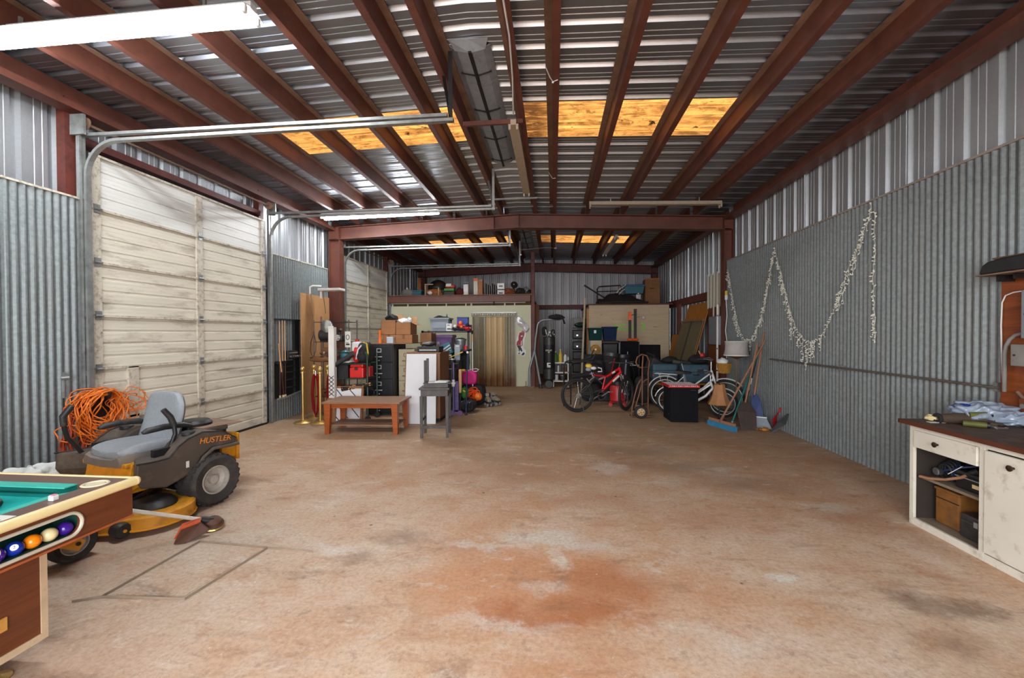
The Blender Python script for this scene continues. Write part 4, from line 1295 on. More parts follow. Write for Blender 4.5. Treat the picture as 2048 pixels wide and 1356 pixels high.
# ---- wire rack with machinery
t = thing('wire_rack', 'freestanding dark wire rack in front of the plywood sheet', 'rack', (-4.27, 7.75, 0))
for x in (-4.56, -3.86):
    for y in (7.62, 7.95):
        O('post', G().tube([(x, y, 0), (x, y, 1.82)], .011, 8), 'steel_dark', t, smooth=40)
for z in (.35, 1.10, 1.40, 1.78):
    s = O('wire_shelf', G().tube([(-4.56, 7.62, z), (-3.86, 7.62, z), (-3.86, 7.95, z), (-4.56, 7.95, z)], .007, 6, closed=True), 'steel_dark', t)
    g = G()
    for k in range(14):
        x = -4.53 + k * .048
        g.box(x, x + .004, 7.62, 7.95, z - .002, z + .002)
    O('wires', g, 'steel_dark', s)
t = thing('compressor_pump', 'dark greasy motor on the top wire shelf', 'motor', (-4.35, 7.77, 1.41))
O('motor_body', G().tube([(-4.50, 7.77, 1.53), (-4.24, 7.77, 1.53)], .11, 14), 'steel_dark', t, smooth=40)
O('pump_head', rbox((-4.36, 7.77, 1.70), (.16, .16, .16), .03), 'black_iron', t)
O('feet', G().box(-4.48, -4.26, 7.70, 7.84, 1.407, 1.43), 'black_iron', t)
O('fan_guard', G().lathe([(.09, 0), (.12, .01), (.12, .04), (.05, .06), (.0001, .06)], 16, Matrix.Translation((-4.30, 7.65, 1.70)) @ Euler((radians(90), 0, 0)).to_matrix().to_4x4()), 'chrome', t, smooth=40)
t = thing('gearbox', 'small dark gearbox beside the motor on the wire rack', 'gearbox', (-4.1, 7.76, 1.41))
O('housing', rbox((-4.10, 7.76, 1.475), (.15, .18, .13), .03), 'steel_dark', t)
O('flange', G().lathe([(.06, 0), (.06, .03), (.03, .035), (.03, .07)], 16, Matrix.Translation((-4.10, 7.67, 1.48)) @ Euler((radians(90), 0, 0)).to_matrix().to_4x4()), 'chrome', t, smooth=40)
O('outlet', G().tube([(-4.12, 7.76, 1.52), (-4.12, 7.76, 1.60), (-4.07, 7.72, 1.64)], .025, 8), 'black_iron', t)
t = thing('power_tool', 'mixed steel cylinder block on the second wire shelf', 'tool', (-4.3, 7.78, 1.11))
O('block', rbox((-4.28, 7.78, 1.20), (.34, .2, .18), .03), 'brown_bag', t)
g = G()
for k in range(5):
    g.tube([(-4.43 + k * .07, 7.66, 1.15 + .04 * (k % 2)), (-4.43 + k * .07, 7.62, 1.2)], .022, 8)
O('studs', g, 'chrome', t)
t = thing('tool_case', 'long dark brown tool case lying low on the wire rack', 'case', (-4.3, 7.70, .36))
O('case', rbox((-4.27, 7.78, .42), (.5, .24, .12), .02), 'brown_bag', t)
O('handle', G().tube([(-4.36, 7.65, .42), (-4.36, 7.62, .44), (-4.18, 7.62, .44), (-4.18, 7.65, .42)], .009, 6), 'black_iron', t)
t = thing('hanging_cable', 'thin black cable looped from the wire rack post', 'cable', (-4.55, 7.6, 1.1))
O('loop', G().tube([(-4.55, 7.6, 1.55), (-4.60, 7.58, 1.4), (-4.61, 7.57, 1.22), (-4.56, 7.57, 1.12), (-4.50, 7.58, 1.22), (-4.50, 7.59, 1.40), (-4.54, 7.6, 1.55)], .006, 6), 'black_iron', t)
O('plug', G().tube([(-4.55, 7.6, 1.53), (-4.55, 7.6, 1.60)], .014, 6), 'black_iron', t)
t = thing('bike_saddlebag', 'long brown leather bag draped over the lower front of the wire rack', 'bag', (-4.4, 7.55, 1.0))
O('bag', crumple((-4.35, 7.53, 1.02), (.5, .13, .11), 11, 20, 8, .2), 'brown_bag', t, smooth=50)
O('strap', G().tube([(-4.56, 7.52, 1.05), (-4.57, 7.51, 1.11), (-4.2, 7.52, 1.13), (-4.14, 7.53, 1.06)], .01, 6), 'black_cloth', t)
# ---- tall white carton
t = thing('tall_carton', 'tall narrow white carton with black lattice print, standing beside the green cart', 'carton', (-3.87, 7.03, 0))
O('carton', rbox((-3.865, 7.03, 1.05), (.105, .09, 1.24), .004, 1), 'white_paint', t)
O('flap', G().box(-3.915, -3.815, 6.975, 6.983, 1.64, 1.69), 'paper', t)
g = G()
for k in range(5):
    z = .47 + k * .07
    g.bar((-3.91, 6.982, z), (-3.82, 6.982, z + .07), .012, .003, up=(0, 1, 0)).bar((-3.82, 6.982, z), (-3.91, 6.982, z + .07), .012, .003, up=(0, 1, 0))
O('lattice_print', g, 'ink', t)
O('stand_box', rbox((-3.865, 7.03, .215), (.15, .12, .43), .006, 1), 'cardboard_dark', t)
t = thing('sign_card', 'small white card with a black circle hung at the wire rack', 'card', (-3.86, 7.5, 1.3))
O('card', G().box(-3.93, -3.82, 7.604, 7.610, 1.30, 1.60), 'white_paint', t)
O('circle_mark', G().tube([(-3.875 + .032 * cos(a * .42), 7.602, 1.49 + .045 * sin(a * .42)) for a in range(15)], .006, 6, closed=True), 'ink', t)
O('barcode', G().box(-3.91, -3.84, 7.601, 7.604, 1.34, 1.37).box(-3.91, -3.86, 7.601, 7.604, 1.38, 1.39), 'ink', t)

# ---- green garden cart loaded with gear
t = thing('garden_cart', 'dark green tube-frame cart loaded with tools', 'cart', (-3.6, 7.3, 0))
g = G()
for x in (-3.93, -3.27):
    g.tube([(x, 7.12, .10), (x, 7.12, 1.18), (x + (.03 if x < -3.5 else -.03), 7.12, 1.22), (x + (.05 if x < -3.5 else -.05), 7.2, 1.22)], .017, 8)
    g.tube([(x, 7.52, .10), (x, 7.52, 1.20)], .017, 8)
g.tube([(-3.88, 7.2, 1.22), (-3.33, 7.2, 1.22)], .015, 8)
O('tube_frame', g, 'green_tube', t, smooth=40)
for z in (.40, .76, 1.02):
    s = O('mesh_tray', G().tube([(-3.93, 7.12, z), (-3.27, 7.12, z), (-3.27, 7.52, z), (-3.93, 7.52, z)], .011, 8, closed=True), 'green_tube', t)
    g = G()
    for k in range(12):
        g.box(-3.91 + k * .056, -3.904 + k * .056, 7.12, 7.52, z - .012, z - .006)
    for k in range(8):
        g.box(-3.93, -3.27, 7.13 + k * .053, 7.136 + k * .053, z - .012, z - .006)
    O('tray_wire', g, 'green_tube', s)
for x in (-3.93, -3.27):
    for y in (7.12, 7.52):
        O('caster', G().lathe([(.02, -.015), (.05, -.015), (.05, .015), (.02, .015)], 14, Matrix.Translation((x, y, .05)) @ MX), 'black_plastic', t)
t = thing('red_toolbox', 'bright red plastic toolbox on the middle tray of the green cart', 'toolbox', (-3.5, 7.25, .76))
O('box', rbox((-3.505, 7.29, .855), (.26, .22, .19), .02), 'toolbox_red', t)
O('lid', rbox((-3.505, 7.29, .985), (.245, .21, .07), .02), 'toolbox_red', t)
O('handle', G().tube([(-3.56, 7.29, 1.01), (-3.55, 7.29, 1.045), (-3.46, 7.29, 1.045), (-3.45, 7.29, 1.01)], .012, 8), 'black_plastic', t)
O('latch', rbox((-3.505, 7.175, .93), (.06, .02, .05), .006), 'black_plastic', t)
t = thing('black_crate', 'black plastic crate left of the red toolbox on the cart', 'crate', (-3.79, 7.28, .76))
O('crate', G().box(-3.92, -3.65, 7.16, 7.17, .77, 1.0).box(-3.92, -3.65, 7.44, 7.45, .77, 1.0).box(-3.92, -3.91, 7.17, 7.44, .77, 1.0).box(-3.66, -3.65, 7.17, 7.44, .77, 1.0).box(-3.92, -3.65, 7.17, 7.44, .765, .775), 'black_plastic', t)
O('rim', G().tube([(-3.925, 7.155, 1.0), (-3.645, 7.155, 1.0), (-3.645, 7.455, 1.0), (-3.925, 7.455, 1.0)], .008, 6, closed=True), 'black_plastic', t)
t = thing('red_jug', 'small red fuel jug at the right end of the cart tray', 'jug', (-3.31, 7.3, .76))
O('jug', rbox((-3.325, 7.34, .87), (.07, .16, .2), .02), 'red_plastic', t)
O('cap', G().lathe([(.02, 0), (.02, .04)], 10, Matrix.Translation((-3.325, 7.34, .965))), 'black_plastic', t)
t = thing('rolled_rug', 'tan and black mottled roll lying on the lowest cart tray', 'rug', (-3.45, 7.2, .41))
def mottled():
    m, t_ = new_mat('mottled')
    v = t_.n('ShaderNodeTexVoronoi', i_Scale=26)
    t_.l(t_.coord('Object'), v.inputs['Vector'])
    t_.l(t_.mix(t_.ramp(v.outputs['Distance'], .25, .42), C(206, 150, 88), C(40, 30, 24)), t_.bsdf.inputs['Base Color'])
    t_.bsdf.inputs['Roughness'].default_value = .9
mottled()
O('roll', G().tube([(-3.72, 7.09, .58), (-3.45, 7.11, .615), (-3.20, 7.11, .665)], [.055, .05, .035], 14), 'mottled', t, smooth=50)
O('roll_end', G().lathe([(.05, 0), (.03, -.006), (.0001, -.002)], 14, Matrix.Translation((-3.722, 7.09, .58)) @ MY, cap=False), 'cardboard', t)
t = thing('cable_heap', 'black heap of cables and tools on the lowest tray of the green cart', 'cables', (-3.6, 7.3, .41))
g = G()
r_ = random.Random(8)
for k in range(14):
    c_ = (-3.85 + r_.uniform(0, .55), 7.2 + r_.uniform(0, .2), .46 + r_.uniform(0, .12))
    q = r_.uniform(.05, .1)
    g.tube([(c_[0] + q * cos(a), c_[1] + .05 * sin(a * 2), c_[2] + q * .7 * sin(a)) for a in [2 * pi * i / 12 for i in range(12)]], .009, 5, closed=True)
O('cable_loop', g, 'black_iron', t)
O('bundle', crumple((-3.6, 7.33, .41), (.58, .3, .2), 4, 18, 8, .25), 'black_cloth', t, smooth=50)
t = thing('tan_tool_bag', 'black and tan rucksack with a yellow strap on top of the green cart', 'bag', (-3.38, 7.3, 1.03))
O('bag', crumple((-3.38, 7.3, 1.03), (.27, .24, .36), 21, 28, 14, .10, 0, .6), 'black_cloth', t, smooth=50)
O('pocket', crumple((-3.40, 7.17, 1.06), (.16, .08, .18), 22, 14, 8, .1), 'black_cloth', t, smooth=50)
O('strap', G().tube([(-3.29, 7.16, 1.06), (-3.27, 7.15, 1.22), (-3.30, 7.17, 1.38), (-3.38, 7.2, 1.40)], .018, 6, flat=.4), 'yellow_plastic', t)
O('piping', G().tube([(-3.50, 7.17, 1.10), (-3.46, 7.16, 1.27), (-3.40, 7.17, 1.35)], .014, 6), 'white_plastic', t)
t = thing('red_drill_bag', 'small bright red pouch between the bags on the green cart', 'pouch', (-3.54, 7.25, 1.03))
O('pouch', crumple((-3.53, 7.25, 1.03), (.12, .16, .27), 31, 16, 10, .15), 'toolbox_red', t, smooth=50)
O('flap', rbox((-3.53, 7.17, 1.22), (.09, .02, .06), .008), 'red_plastic', t)
t = thing('teal_sander', 'teal power sander with a white pad on the left of the cart top', 'sander', (-3.75, 7.25, 1.03))
O('body', crumple((-3.74, 7.27, 1.06), (.2, .18, .2), 41, 16, 10, .12), 'teal_plastic', t, smooth=50)
O('pad', rbox((-3.74, 7.25, 1.05), (.22, .16, .03), .01), 'white_plastic', t)
O('cord_grip', G().tube([(-3.80, 7.2, 1.22), (-3.84, 7.17, 1.30)], .02, 8), 'black_plastic', t)
t = thing('leaf_blower_tube', 'grey tapered blower tube lying diagonally across the front of the cart', 'tube', (-3.7, 7.08, 1.0))
O('tube', G().tube([(-3.80, 7.06, 1.03), (-3.62, 7.06, 1.13), (-3.50, 7.07, 1.21)], [.035, .045, .05], 12), 'steel_dark', t, smooth=50)
O('nozzle', G().tube([(-3.86, 7.06, .985), (-3.80, 7.06, 1.03)], [.05, .036], 12), 'green_tube', t, smooth=50)
t = thing('white_gadget', 'white and red jug standing behind the pouch on the cart', 'jug', (-3.6, 7.42, 1.03))
O('body', rbox((-3.60, 7.42, 1.22), (.16, .12, .38), .03), 'white_plastic', t)
O('cap', rbox((-3.60, 7.42, 1.43), (.06, .06, .05), .01), 'red_plastic', t)

# ---- filing cabinets
def filing(name, lab, x0, x1, y0, y1, h, n, m, hw, bz=.05):
    t = thing(name, lab, 'cabinet', ((x0 + x1) / 2, (y0 + y1) / 2, 0))
    O('body', G().box(x0, x1, y0 + .012, y1, 0, h), m, t, bevel=.004)
    dh = (h - bz - .03) / n
    for k in range(n):
        z = bz + k * dh
        xc = (x0 + x1) / 2
        d = O('drawer', rbox((xc, y0, z + dh / 2), (x1 - x0 - .03, .03, dh - .014), .006), m, t)
        zz = z + dh * .70
        g = G().box(xc - .045, xc + .045, y0 - .022, y0 - .014, zz + .035, zz + .045).box(xc - .045, xc + .045, y0 - .022, y0 - .014, zz - .03, zz - .02).box(xc - .045, xc - .035, y0 - .022, y0 - .014, zz - .02, zz + .035).box(xc + .035, xc + .045, y0 - .022, y0 - .014, zz - .02, zz + .035)
        O('label_holder', g, hw, d)
        O('handle', rbox((xc - .005, y0 - .028, z + dh * .34), (.135, .03, .018), .005), hw, d)
        O('lock', G().lathe([(.012, 0), (.012, .012)], 10, Matrix.Translation((xc, y0 - .013, z + dh * .12)) @ Euler((radians(90), 0, 0)).to_matrix().to_4x4()), hw, d)
    return t
filing('filing_cabinet', 'black four-drawer filing cabinet with bright label holders', -3.59, -3.04, 7.74, 8.42, 1.355, 4, 'cabinet_black', 'white_plastic')
filing('filing_cabinet', 'beige drawer cabinet squeezed between the black cabinet and white board', -3.02, -2.70, 7.95, 8.55, 1.25, 4, 'cabinet_beige', 'cabinet_brown')
tag(O('cardboard_sheet', G().box(-3.60, -2.75, 7.80, 8.60, 1.357, 1.366), 'cardboard_dark'), 'flat brown cardboard sheet on top of the black filing cabinet', 'cardboard')
t = thing('flashlight', 'orange flashlight standing upright on the black filing cabinet', 'flashlight', (-3.39, 7.95, 1.367))
O('barrel', G().lathe([(.038, 0), (.038, .05), (.026, .075), (.026, .2), (.032, .215), (.032, .255), (.0001, .262)], 16, Matrix.Translation((-3.39, 7.95, 1.367)), cap=False), 'orange_plastic', t, smooth=35)
O('switch', rbox((-3.39, 7.925, 1.50), (.018, .012, .04), .004), 'orange_bright', t)
t = thing('note_box', 'small pale blue box behind the orange flashlight', 'box', (-3.19, 8.0, 1.367))
O('box', rbox((-3.20, 8.02, 1.425), (.13, .09, .115), .004, 1), mat('pale_blue', C(186, 200, 214), .6), t)
O('lid', rbox((-3.20, 8.02, 1.487), (.136, .095, .012), .003, 1), 'white_plastic', t)

# ---- cardboard boxes
def carton(x0, x1, y0, y1, z0, z1, lab, flaps=False, m='cardboard'):
    t = thing('cardboard_box', lab, 'box', ((x0 + x1) / 2, (y0 + y1) / 2, z0), 0, 'cardboard boxes on the cabinets')
    if flaps:
        g = G().box(x0, x1, y0, y0 + .006, z0, z1).box(x0, x1, y1 - .006, y1, z0, z1).box(x0, x0 + .006, y0, y1, z0, z1).box(x1 - .006, x1, y0, y1, z0, z1).box(x0, x1, y0, y1, z0, z0 + .006)
        O('body', g, m, t)
        O('flap', G().loft([[(x1, y0, z1), (x1, y1, z1), (x1 + .004, y1, z1), (x1 + .004, y0, z1)], [(x1 + .10, y0, z1 - .05), (x1 + .10, y1, z1 - .05), (x1 + .104, y1, z1 - .046), (x1 + .104, y0, z1 - .046)]]), m, t)
        O('flap', G().loft([[(x0, y1, z1), (x1, y1, z1), (x1, y1 + .004, z1), (x0, y1 + .004, z1)], [(x0, y1 + .05, z1 + .12), (x1, y1 + .05, z1 + .12), (x1, y1 + .054, z1 + .12), (x0, y1 + .054, z1 + .12)]]), m, t)
    else:
        O('body', G().box(x0, x1, y0, y1, z0, z1), m, t, bevel=.004)
        O('tape', G().box((x0 + x1) / 2 - .025, (x0 + x1) / 2 + .025, y0 - .002, y1, z1, z1 + .002).box((x0 + x1) / 2 - .025, (x0 + x1) / 2 + .025, y0 - .002, y0, z1 - .08, z1 + .002), 'tape_brown', t)
    O('seam', G().box(x0, x1, y0 - .002, y0, (z0 + z1) / 2 - .002, (z0 + z1) / 2 + .002), 'tape_brown', t)
    return t
carton(-3.42, -3.16, 8.15, 8.5, 1.368, 1.53, 'lower left cardboard box of the stack on the filing cabinet')
carton(-3.15, -2.80, 8.12, 8.5, 1.368, 1.53, 'lower right cardboard box of the stack, under the box with open flap')
carton(-3.45, -3.15, 8.16, 8.52, 1.532, 1.83, 'upper left open cardboard box with dark cloth sticking out', True)
carton(-3.145, -2.83, 8.14, 8.5, 1.532, 1.78, 'upper right open cardboard box with a flap hanging out', True)
carton(-2.79, -2.55, 8.60, 8.95, 1.31, 1.57, 'darker cardboard box set back right of the stack', False, 'cardboard_dark')
t = thing('dark_cloth', 'dark cloth bundle sticking out of the upper left cardboard box', 'cloth', (-3.3, 8.32, 1.78))
O('bundle', crumple((-3.29, 8.32, 1.74), (.26, .26, .2), 51, 18, 10, .22), 'black_cloth', t, smooth=50)
O('fold', G().tube([(-3.38, 8.22, 1.86), (-3.28, 8.2, 1.92), (-3.2, 8.22, 1.86)], .03, 8), 'black_cloth', t, smooth=50)
t = thing('white_wrap', 'crumpled white paper in the upper right cardboard box', 'paper', (-3.0, 8.3, 1.74))
O('sheet', crumple((-3.02, 8.28, 1.70), (.26, .24, .16), 52, 18, 10, .25), 'white_plastic', t, smooth=30)
O('corner', crumple((-2.92, 8.3, 1.76), (.12, .12, .12), 53, 12, 8, .25), 'white_plastic', t, smooth=30)

# ---- white board, brown cabinet, amplifier
t = thing('melamine_board', 'tall plain white board leaning against the brown cabinet, behind the dark stool', 'board', (-2.25, 7.06, 0))
O('panel', G().loft([[(-2.56, 7.0, 0), (-2.02, 7.04, 0), (-2.02, 7.06, 0), (-2.56, 7.02, 0)], [(-2.55, 7.10, 1.2), (-2.03, 7.14, 1.2), (-2.03, 7.16, 1.2), (-2.55, 7.12, 1.2)]]), 'white_melamine', t)
O('edge_band', G().loft([[(-2.575, 7.0, 0), (-2.56, 7.0, 0), (-2.56, 7.02, 0), (-2.575, 7.02, 0)], [(-2.565, 7.10, 1.2), (-2.55, 7.10, 1.2), (-2.55, 7.12, 1.2), (-2.565, 7.12, 1.2)]]), 'cabinet_brown', t)
t = thing('brown_cabinet', 'brown wood-grain cabinet behind the white board', 'cabinet', (-2.27, 7.6, 0))
O('body', G().box(-2.56, -1.985, 7.20, 7.85, .06, 1.2), 'cabinet_brown', t, bevel=.004)
O('top', G().box(-2.58, -1.97, 7.185, 7.87, 1.2, 1.225), 'cabinet_brown', t)
O('plinth', G().box(-2.54, -2.0, 7.25, 7.83, 0, .06), 'cabinet_black', t)
t = thing('amplifier', 'black amplifier with a row of white buttons on the brown cabinet', 'amplifier', (-2.2, 7.4, 1.226))
O('body', rbox((-2.21, 7.40, 1.275), (.40, .30, .095), .008), 'rack_black', t)
g = G()
for k in range(11):
    g.obox((-2.355 + k * .028, 7.245, 1.262), (.018, .02, .022))
O('button', g, 'white_plastic', t)
O('dusty_lid', crumple((-2.24, 7.4, 1.325), (.26, .2, .09), 61, 16, 8, .2), 'steel_dark', t, smooth=40)

# ---- dark stool with a broken back
t = thing('dark_stool', 'dark grey wooden stool with one back post and papers on its seat', 'stool', (-1.77, 6.35, 0))
st = Matrix.Translation((-1.765, 6.07, 0)) @ Matrix.Rotation(radians(8), 4, 'Z')
O('seat', G().box(-.225, .225, 0, .40, .715, .745, st), 'grey_wood', t, bevel=.004)
O('seat_block', G().box(-.155, .205, .03, .36, .745, .80, st), 'grey_wood', t, bevel=.004)
O('apron', G().box(-.20, .20, .02, .045, .62, .715, st).box(-.20, .20, .335, .36, .62, .715, st).box(-.20, -.175, .045, .335, .62, .715, st).box(.175, .20, .045, .335, .62, .715, st), 'grey_wood', t)
for x in (-.19, .19):
    for y in (.03, .35):
        O('leg', G().loft([[tuple(st @ V((x + a * .019, y + b * .019, 0))) for a, b in ((-1, -1), (1, -1), (1, 1), (-1, 1))], [tuple(st @ V((x + a * .024, y + b * .024, .62))) for a, b in ((-1, -1), (1, -1), (1, 1), (-1, 1))]]), 'grey_wood', t)
O('stretcher', G().box(-.19, .19, .02, .04, .14, .18, st).box(-.20, -.18, .03, .35, .24, .27, st).box(.18, .20, .03, .35, .24, .27, st), 'grey_wood', t)
O('back_post', G().box(-.205, -.172, .345, .375, .70, 1.135, st), 'grey_wood', t, bevel=.004)
O('back_post', G().box(-.168, -.130, .345, .375, .70, 1.165, st), 'grey_wood', t, bevel=.004)
t = thing('paper_stack', 'loose papers and a flat tray lying on the dark stool', 'papers', (-1.7, 6.25, .80))
O('tray', G().box(-.17, .24, .05, .33, .800, .812, st), 'black_plastic', t)
O('sheet', G().box(-.08, .21, .08, .30, .812, .820, st @ Matrix.Rotation(.15, 4, 'Z')), 'paper', t)
O('sheet', G().box(-.02, .16, .10, .28, .820, .832, st @ Matrix.Rotation(-.2, 4, 'Z')), 'white_plastic', t)

# ================================================================== storage shelf left of the doorway
t = thing('storage_shelf', 'black steel shelf unit stacked with toys and totes left of the doorway', 'shelf', (-2.3, 9.2, 0))
for x in (-2.86, -1.84):
    for y in (8.98, 9.42):
        O('post', G().box(x - .02, x + .02, y - .02, y + .02, 0, 1.62), 'rack_black', t)
for z in (.10, .62, 1.17, 1.575):
    O('shelf_board', G().box(-2.88, -1.82, 8.96, 9.44, z, z + .03), 'rack_black', t)
def tote(name, lab, x, y, z, w, d, h, m, lid=None, taper=.86, group=None):
    t = thing(name, lab, 'tote', (x, y, z), 0, group)
    n = 4
    def ring(k, zz, e=0):
        return [(x + sx * (w / 2 * k + e), y + sy_ * (d / 2 * k + e), zz) for sx, sy_ in ((-1, -1), (1, -1), (1, 1), (-1, 1))]
    O('bin', G().loft([ring(taper, z), ring(1, z + h), ring(.96, z + h), ring(taper * .95, z + .01)], cap=True), m, t, bevel=.008)
    O('rim', G().loft([ring(1, z + h - .035, .004), ring(1, z + h - .03, .018), ring(1, z + h, .018), ring(1, z + h + .002, -.006)]), m, t)
    O('panel', G().box(x - w * .30, x + w * .30, y - d / 2 * .97, y - d / 2 * .93, z + h * .25, z + h * .75), m, t)
    if lid:
        O('lid', rbox((x, y, z + h + .012), (w + .03, d + .03, .028), .008), lid, t)
    return t
tote('storage_tote', 'open grey tote full of odds and ends on top of the storage shelf', -2.49, 9.18, 1.607, .42, .36, .29, 'grey_tote')
t = thing('tote_contents', 'dark toys and tools poking out of the grey tote', 'toys', (-2.49, 9.18, 1.75))
O('heap', crumple((-2.49, 9.18, 1.78), (.36, .3, .16), 71, 18, 8, .3), 'black_cloth', t, smooth=40)
O('blade', G().prism([(-.06, 0), (.02, .0), (-.03, .14)], 0, .01, basis((-2.5, 9.12, 1.86), (1, 0, 0), (0, .2, 1))), 'steel_shelf', t)
O('spike', G().prism([(-.03, 0), (.05, .0), (.01, .16)], 0, .02, basis((-2.36, 9.12, 1.84), (1, 0, 0), (0, .2, 1))), 'green_tube', t)
t = thing('white_carton', 'small white printed carton leaning on the grey tote', 'carton', (-2.28, 9.0, 1.607))
O('carton', rbox((-2.275, 9.03, 1.69), (.12, .08, .165), .003, 1, (0, 0, .15)), 'white_plastic', t)
O('print', G().box(-2.325, -2.23, 8.984, 8.988, 1.64, 1.67).box(-2.31, -2.25, 8.984, 8.988, 1.73, 1.745), 'steel_dark', t)
t = thing('blue_game_box', 'dark blue cardboard box standing at the right end of the shelf top', 'box', (-2.02, 9.25, 1.607))
O('box', rbox((-2.02, 9.28, 1.76), (.25, .12, .30), .004, 1), 'blue_plastic', t)
O('lid_edge', rbox((-2.02, 9.28, 1.905), (.256, .126, .03), .004, 1), 'navy_plastic', t)
def toy(name, lab, c, m1, m2, s=1.0, g_=None):
    t = thing(name, lab, 'toy', c, 0, g_)
    x, y, z = c
    O('body', crumple((x, y, z), (.13 * s, .11 * s, .11 * s), int(abs(x * 1000)) % 97, 14, 9, .2), m1, t, smooth=50)
    O('head', G().ball((x + .01, y - .03, z + .115 * s), .042 * s, 12, 8), m2, t, smooth=60)
    O('arm', G().tube([(x - .04 * s, y - .04, z + .07 * s), (x - .08 * s, y - .06, z + .04 * s)], .014 * s, 6).tube([(x + .05 * s, y - .04, z + .07 * s), (x + .09 * s, y - .06, z + .05 * s)], .014 * s, 6), m1, t)
toy('plush_toy', 'orange-headed stuffed toy in front of the blue box', (-2.03, 9.08, 1.66), 'red_plastic', 'orange_plastic', 1.1)
toy('plush_toy', 'black stuffed toy with a white face left among the shelf toys', (-2.15, 9.05, 1.607), 'black_cloth', 'white_plastic', .9)
toy('plush_toy', 'dark toy with an orange bib lying on the shelf front', (-2.0, 9.02, 1.607), 'black_cloth', 'orange_plastic', .8)
toy('plush_toy', 'dark red stuffed toy slumped at the right shelf corner', (-1.88, 9.06, 1.607), 'red_plastic', 'black_cloth', 1.1)
tote('storage_tote', 'purple lidded tote on the second shelf', -2.42, 9.14, 1.20, .44, .34, .30, 'purple_plastic', 'purple_plastic')
t = thing('galvanised_bucket', 'galvanised bucket with a domed lid on the second shelf', 'bucket', (-2.05, 9.12, 1.2))
M = Matrix.Translation((-2.05, 9.12, 1.2))
O('bucket', G().lathe([(.10, 0), (.125, .2), (.132, .2), (.132, .21), (.12, .21)], 20, M), 'zinc_bucket', t, smooth=35)
O('lid', G().lathe([(.138, .205), (.135, .225), (.09, .25), (.0001, .262)], 20, M, cap=False), 'zinc_bucket', t, smooth=35)
O('lid_knob', G().lathe([(.012, .255), (.018, .28), (.0001, .29)], 12, M, cap=False), 'white_plastic', t, smooth=40)
t = thing('spray_bottle', 'red spray bottle at the left end of the second shelf', 'bottle', (-2.75, 9.05, 1.2))
O('bottle', G().lathe([(.04, 0), (.045, .02), (.045, .14), (.02, .19), (.018, .21)], 14, Matrix.Translation((-2.72, 9.05, 1.2))), 'red_plastic', t, smooth=40)
O('trigger', rbox((-2.735, 9.04, 1.435), (.07, .03, .05), .008), 'white_plastic', t)
for k, (x, h, lab) in enumerate(((-2.80, .19, 'white spray can left of the red bottle'), (-2.62, .17, 'short white bottle right of the red spray bottle'))):
    t = thing('white_bottle', lab, 'bottle', (x, 9.0, 1.2))
    O('bottle', G().lathe([(.034, 0), (.036, .01), (.036, h - .05), (.014, h - .02)], 14, Matrix.Translation((x, 9.0, 1.2))), 'white_plastic', t, smooth=40)
    O('cap', G().lathe([(.015, h - .02), (.015, h + .01), (.0001, h + .011)], 12, Matrix.Translation((x, 9.0, 1.2)), cap=False), 'red_plastic' if k else 'teal_plastic', t)
t = thing('dark_bin', 'black tangle of gear filling the middle of the storage shelf', 'gear', (-2.35, 9.2, .65))
O('heap', crumple((-2.35, 9.25, .65), (.92, .3, .48), 81, 40, 16, .12, 0, .4), 'black_cloth', t, smooth=40)
O('handle', G().tube([(-2.7, 9.05, .8), (-2.5, 9.03, .95), (-2.3, 9.05, .85)], .015, 6), 'black_iron', t)
t = thing('clutter_low', 'dark bundle on the bottom of the storage shelf', 'gear', (-2.35, 9.2, .13))
O('heap', crumple((-2.35, 9.22, .13), (.92, .34, .44), 82, 40, 16, .12, 0, .4), 'steel_dark', t, smooth=40)
O('sleeve', G().tube([(-2.6, 9.02, .3), (-2.3, 9.0, .4), (-2.1, 9.02, .3)], .04, 8), 'black_cloth', t, smooth=50)
t = thing('black_hamper', 'tall dark hamper of gear in front of the storage shelf, under the striped packs', 'hamper', (-2.16, 8.64, 0))
O('hamper', G().loft([[(-2.36, 8.54, 0), (-1.96, 8.54, 0), (-1.96, 8.74, 0), (-2.36, 8.74, 0)], [(-2.38, 8.52, .985), (-1.94, 8.52, .985), (-1.94, 8.78, .985), (-2.38, 8.78, .985)]]), 'black_plastic', t, bevel=.015)
O('rim', G().tube([(-2.385, 8.515, .985), (-1.935, 8.515, .985), (-1.935, 8.785, .985), (-2.385, 8.785, .985)], .014, 8, closed=True), 'steel_dark', t)
g = G()
for k in range(6):
    g.box(-2.33 + k * .065, -2.30 + k * .065, 8.526, 8.535, .15, .85)
O('slots', g, 'steel_dark', t)
r_ = random.Random(77)
pal = ['red_plastic', 'white_plastic', 'blue_plastic', 'green_tube', 'steel_shelf', 'brown_bag', 'yellow_plastic', 'purple_plastic']
desc = ['small red carton', 'small white carton', 'small blue carton', 'dark green carton', 'silver tin box', 'brown parcel', 'thin yellow box', 'small purple box']
pos = [(-2.72, 9.02, 1.20 - .55), (-2.66, 9.0, .13), (-2.05, 9.0, .65), (-1.92, 9.0, .13), (-2.5, 8.99, 1.20), (-2.6, 9.36, 1.608), (-1.95, 9.0, .65), (-1.9, 9.38, 1.608)]
wh = ['on the third shelf at the left', 'low on the storage shelf at the left', 'on the third shelf at the right', 'low on the storage shelf at the right', 'in front of the purple tote', 'behind the grey tote on top of the shelf', 'at the right post of the third shelf', 'at the back right corner of the shelf top']
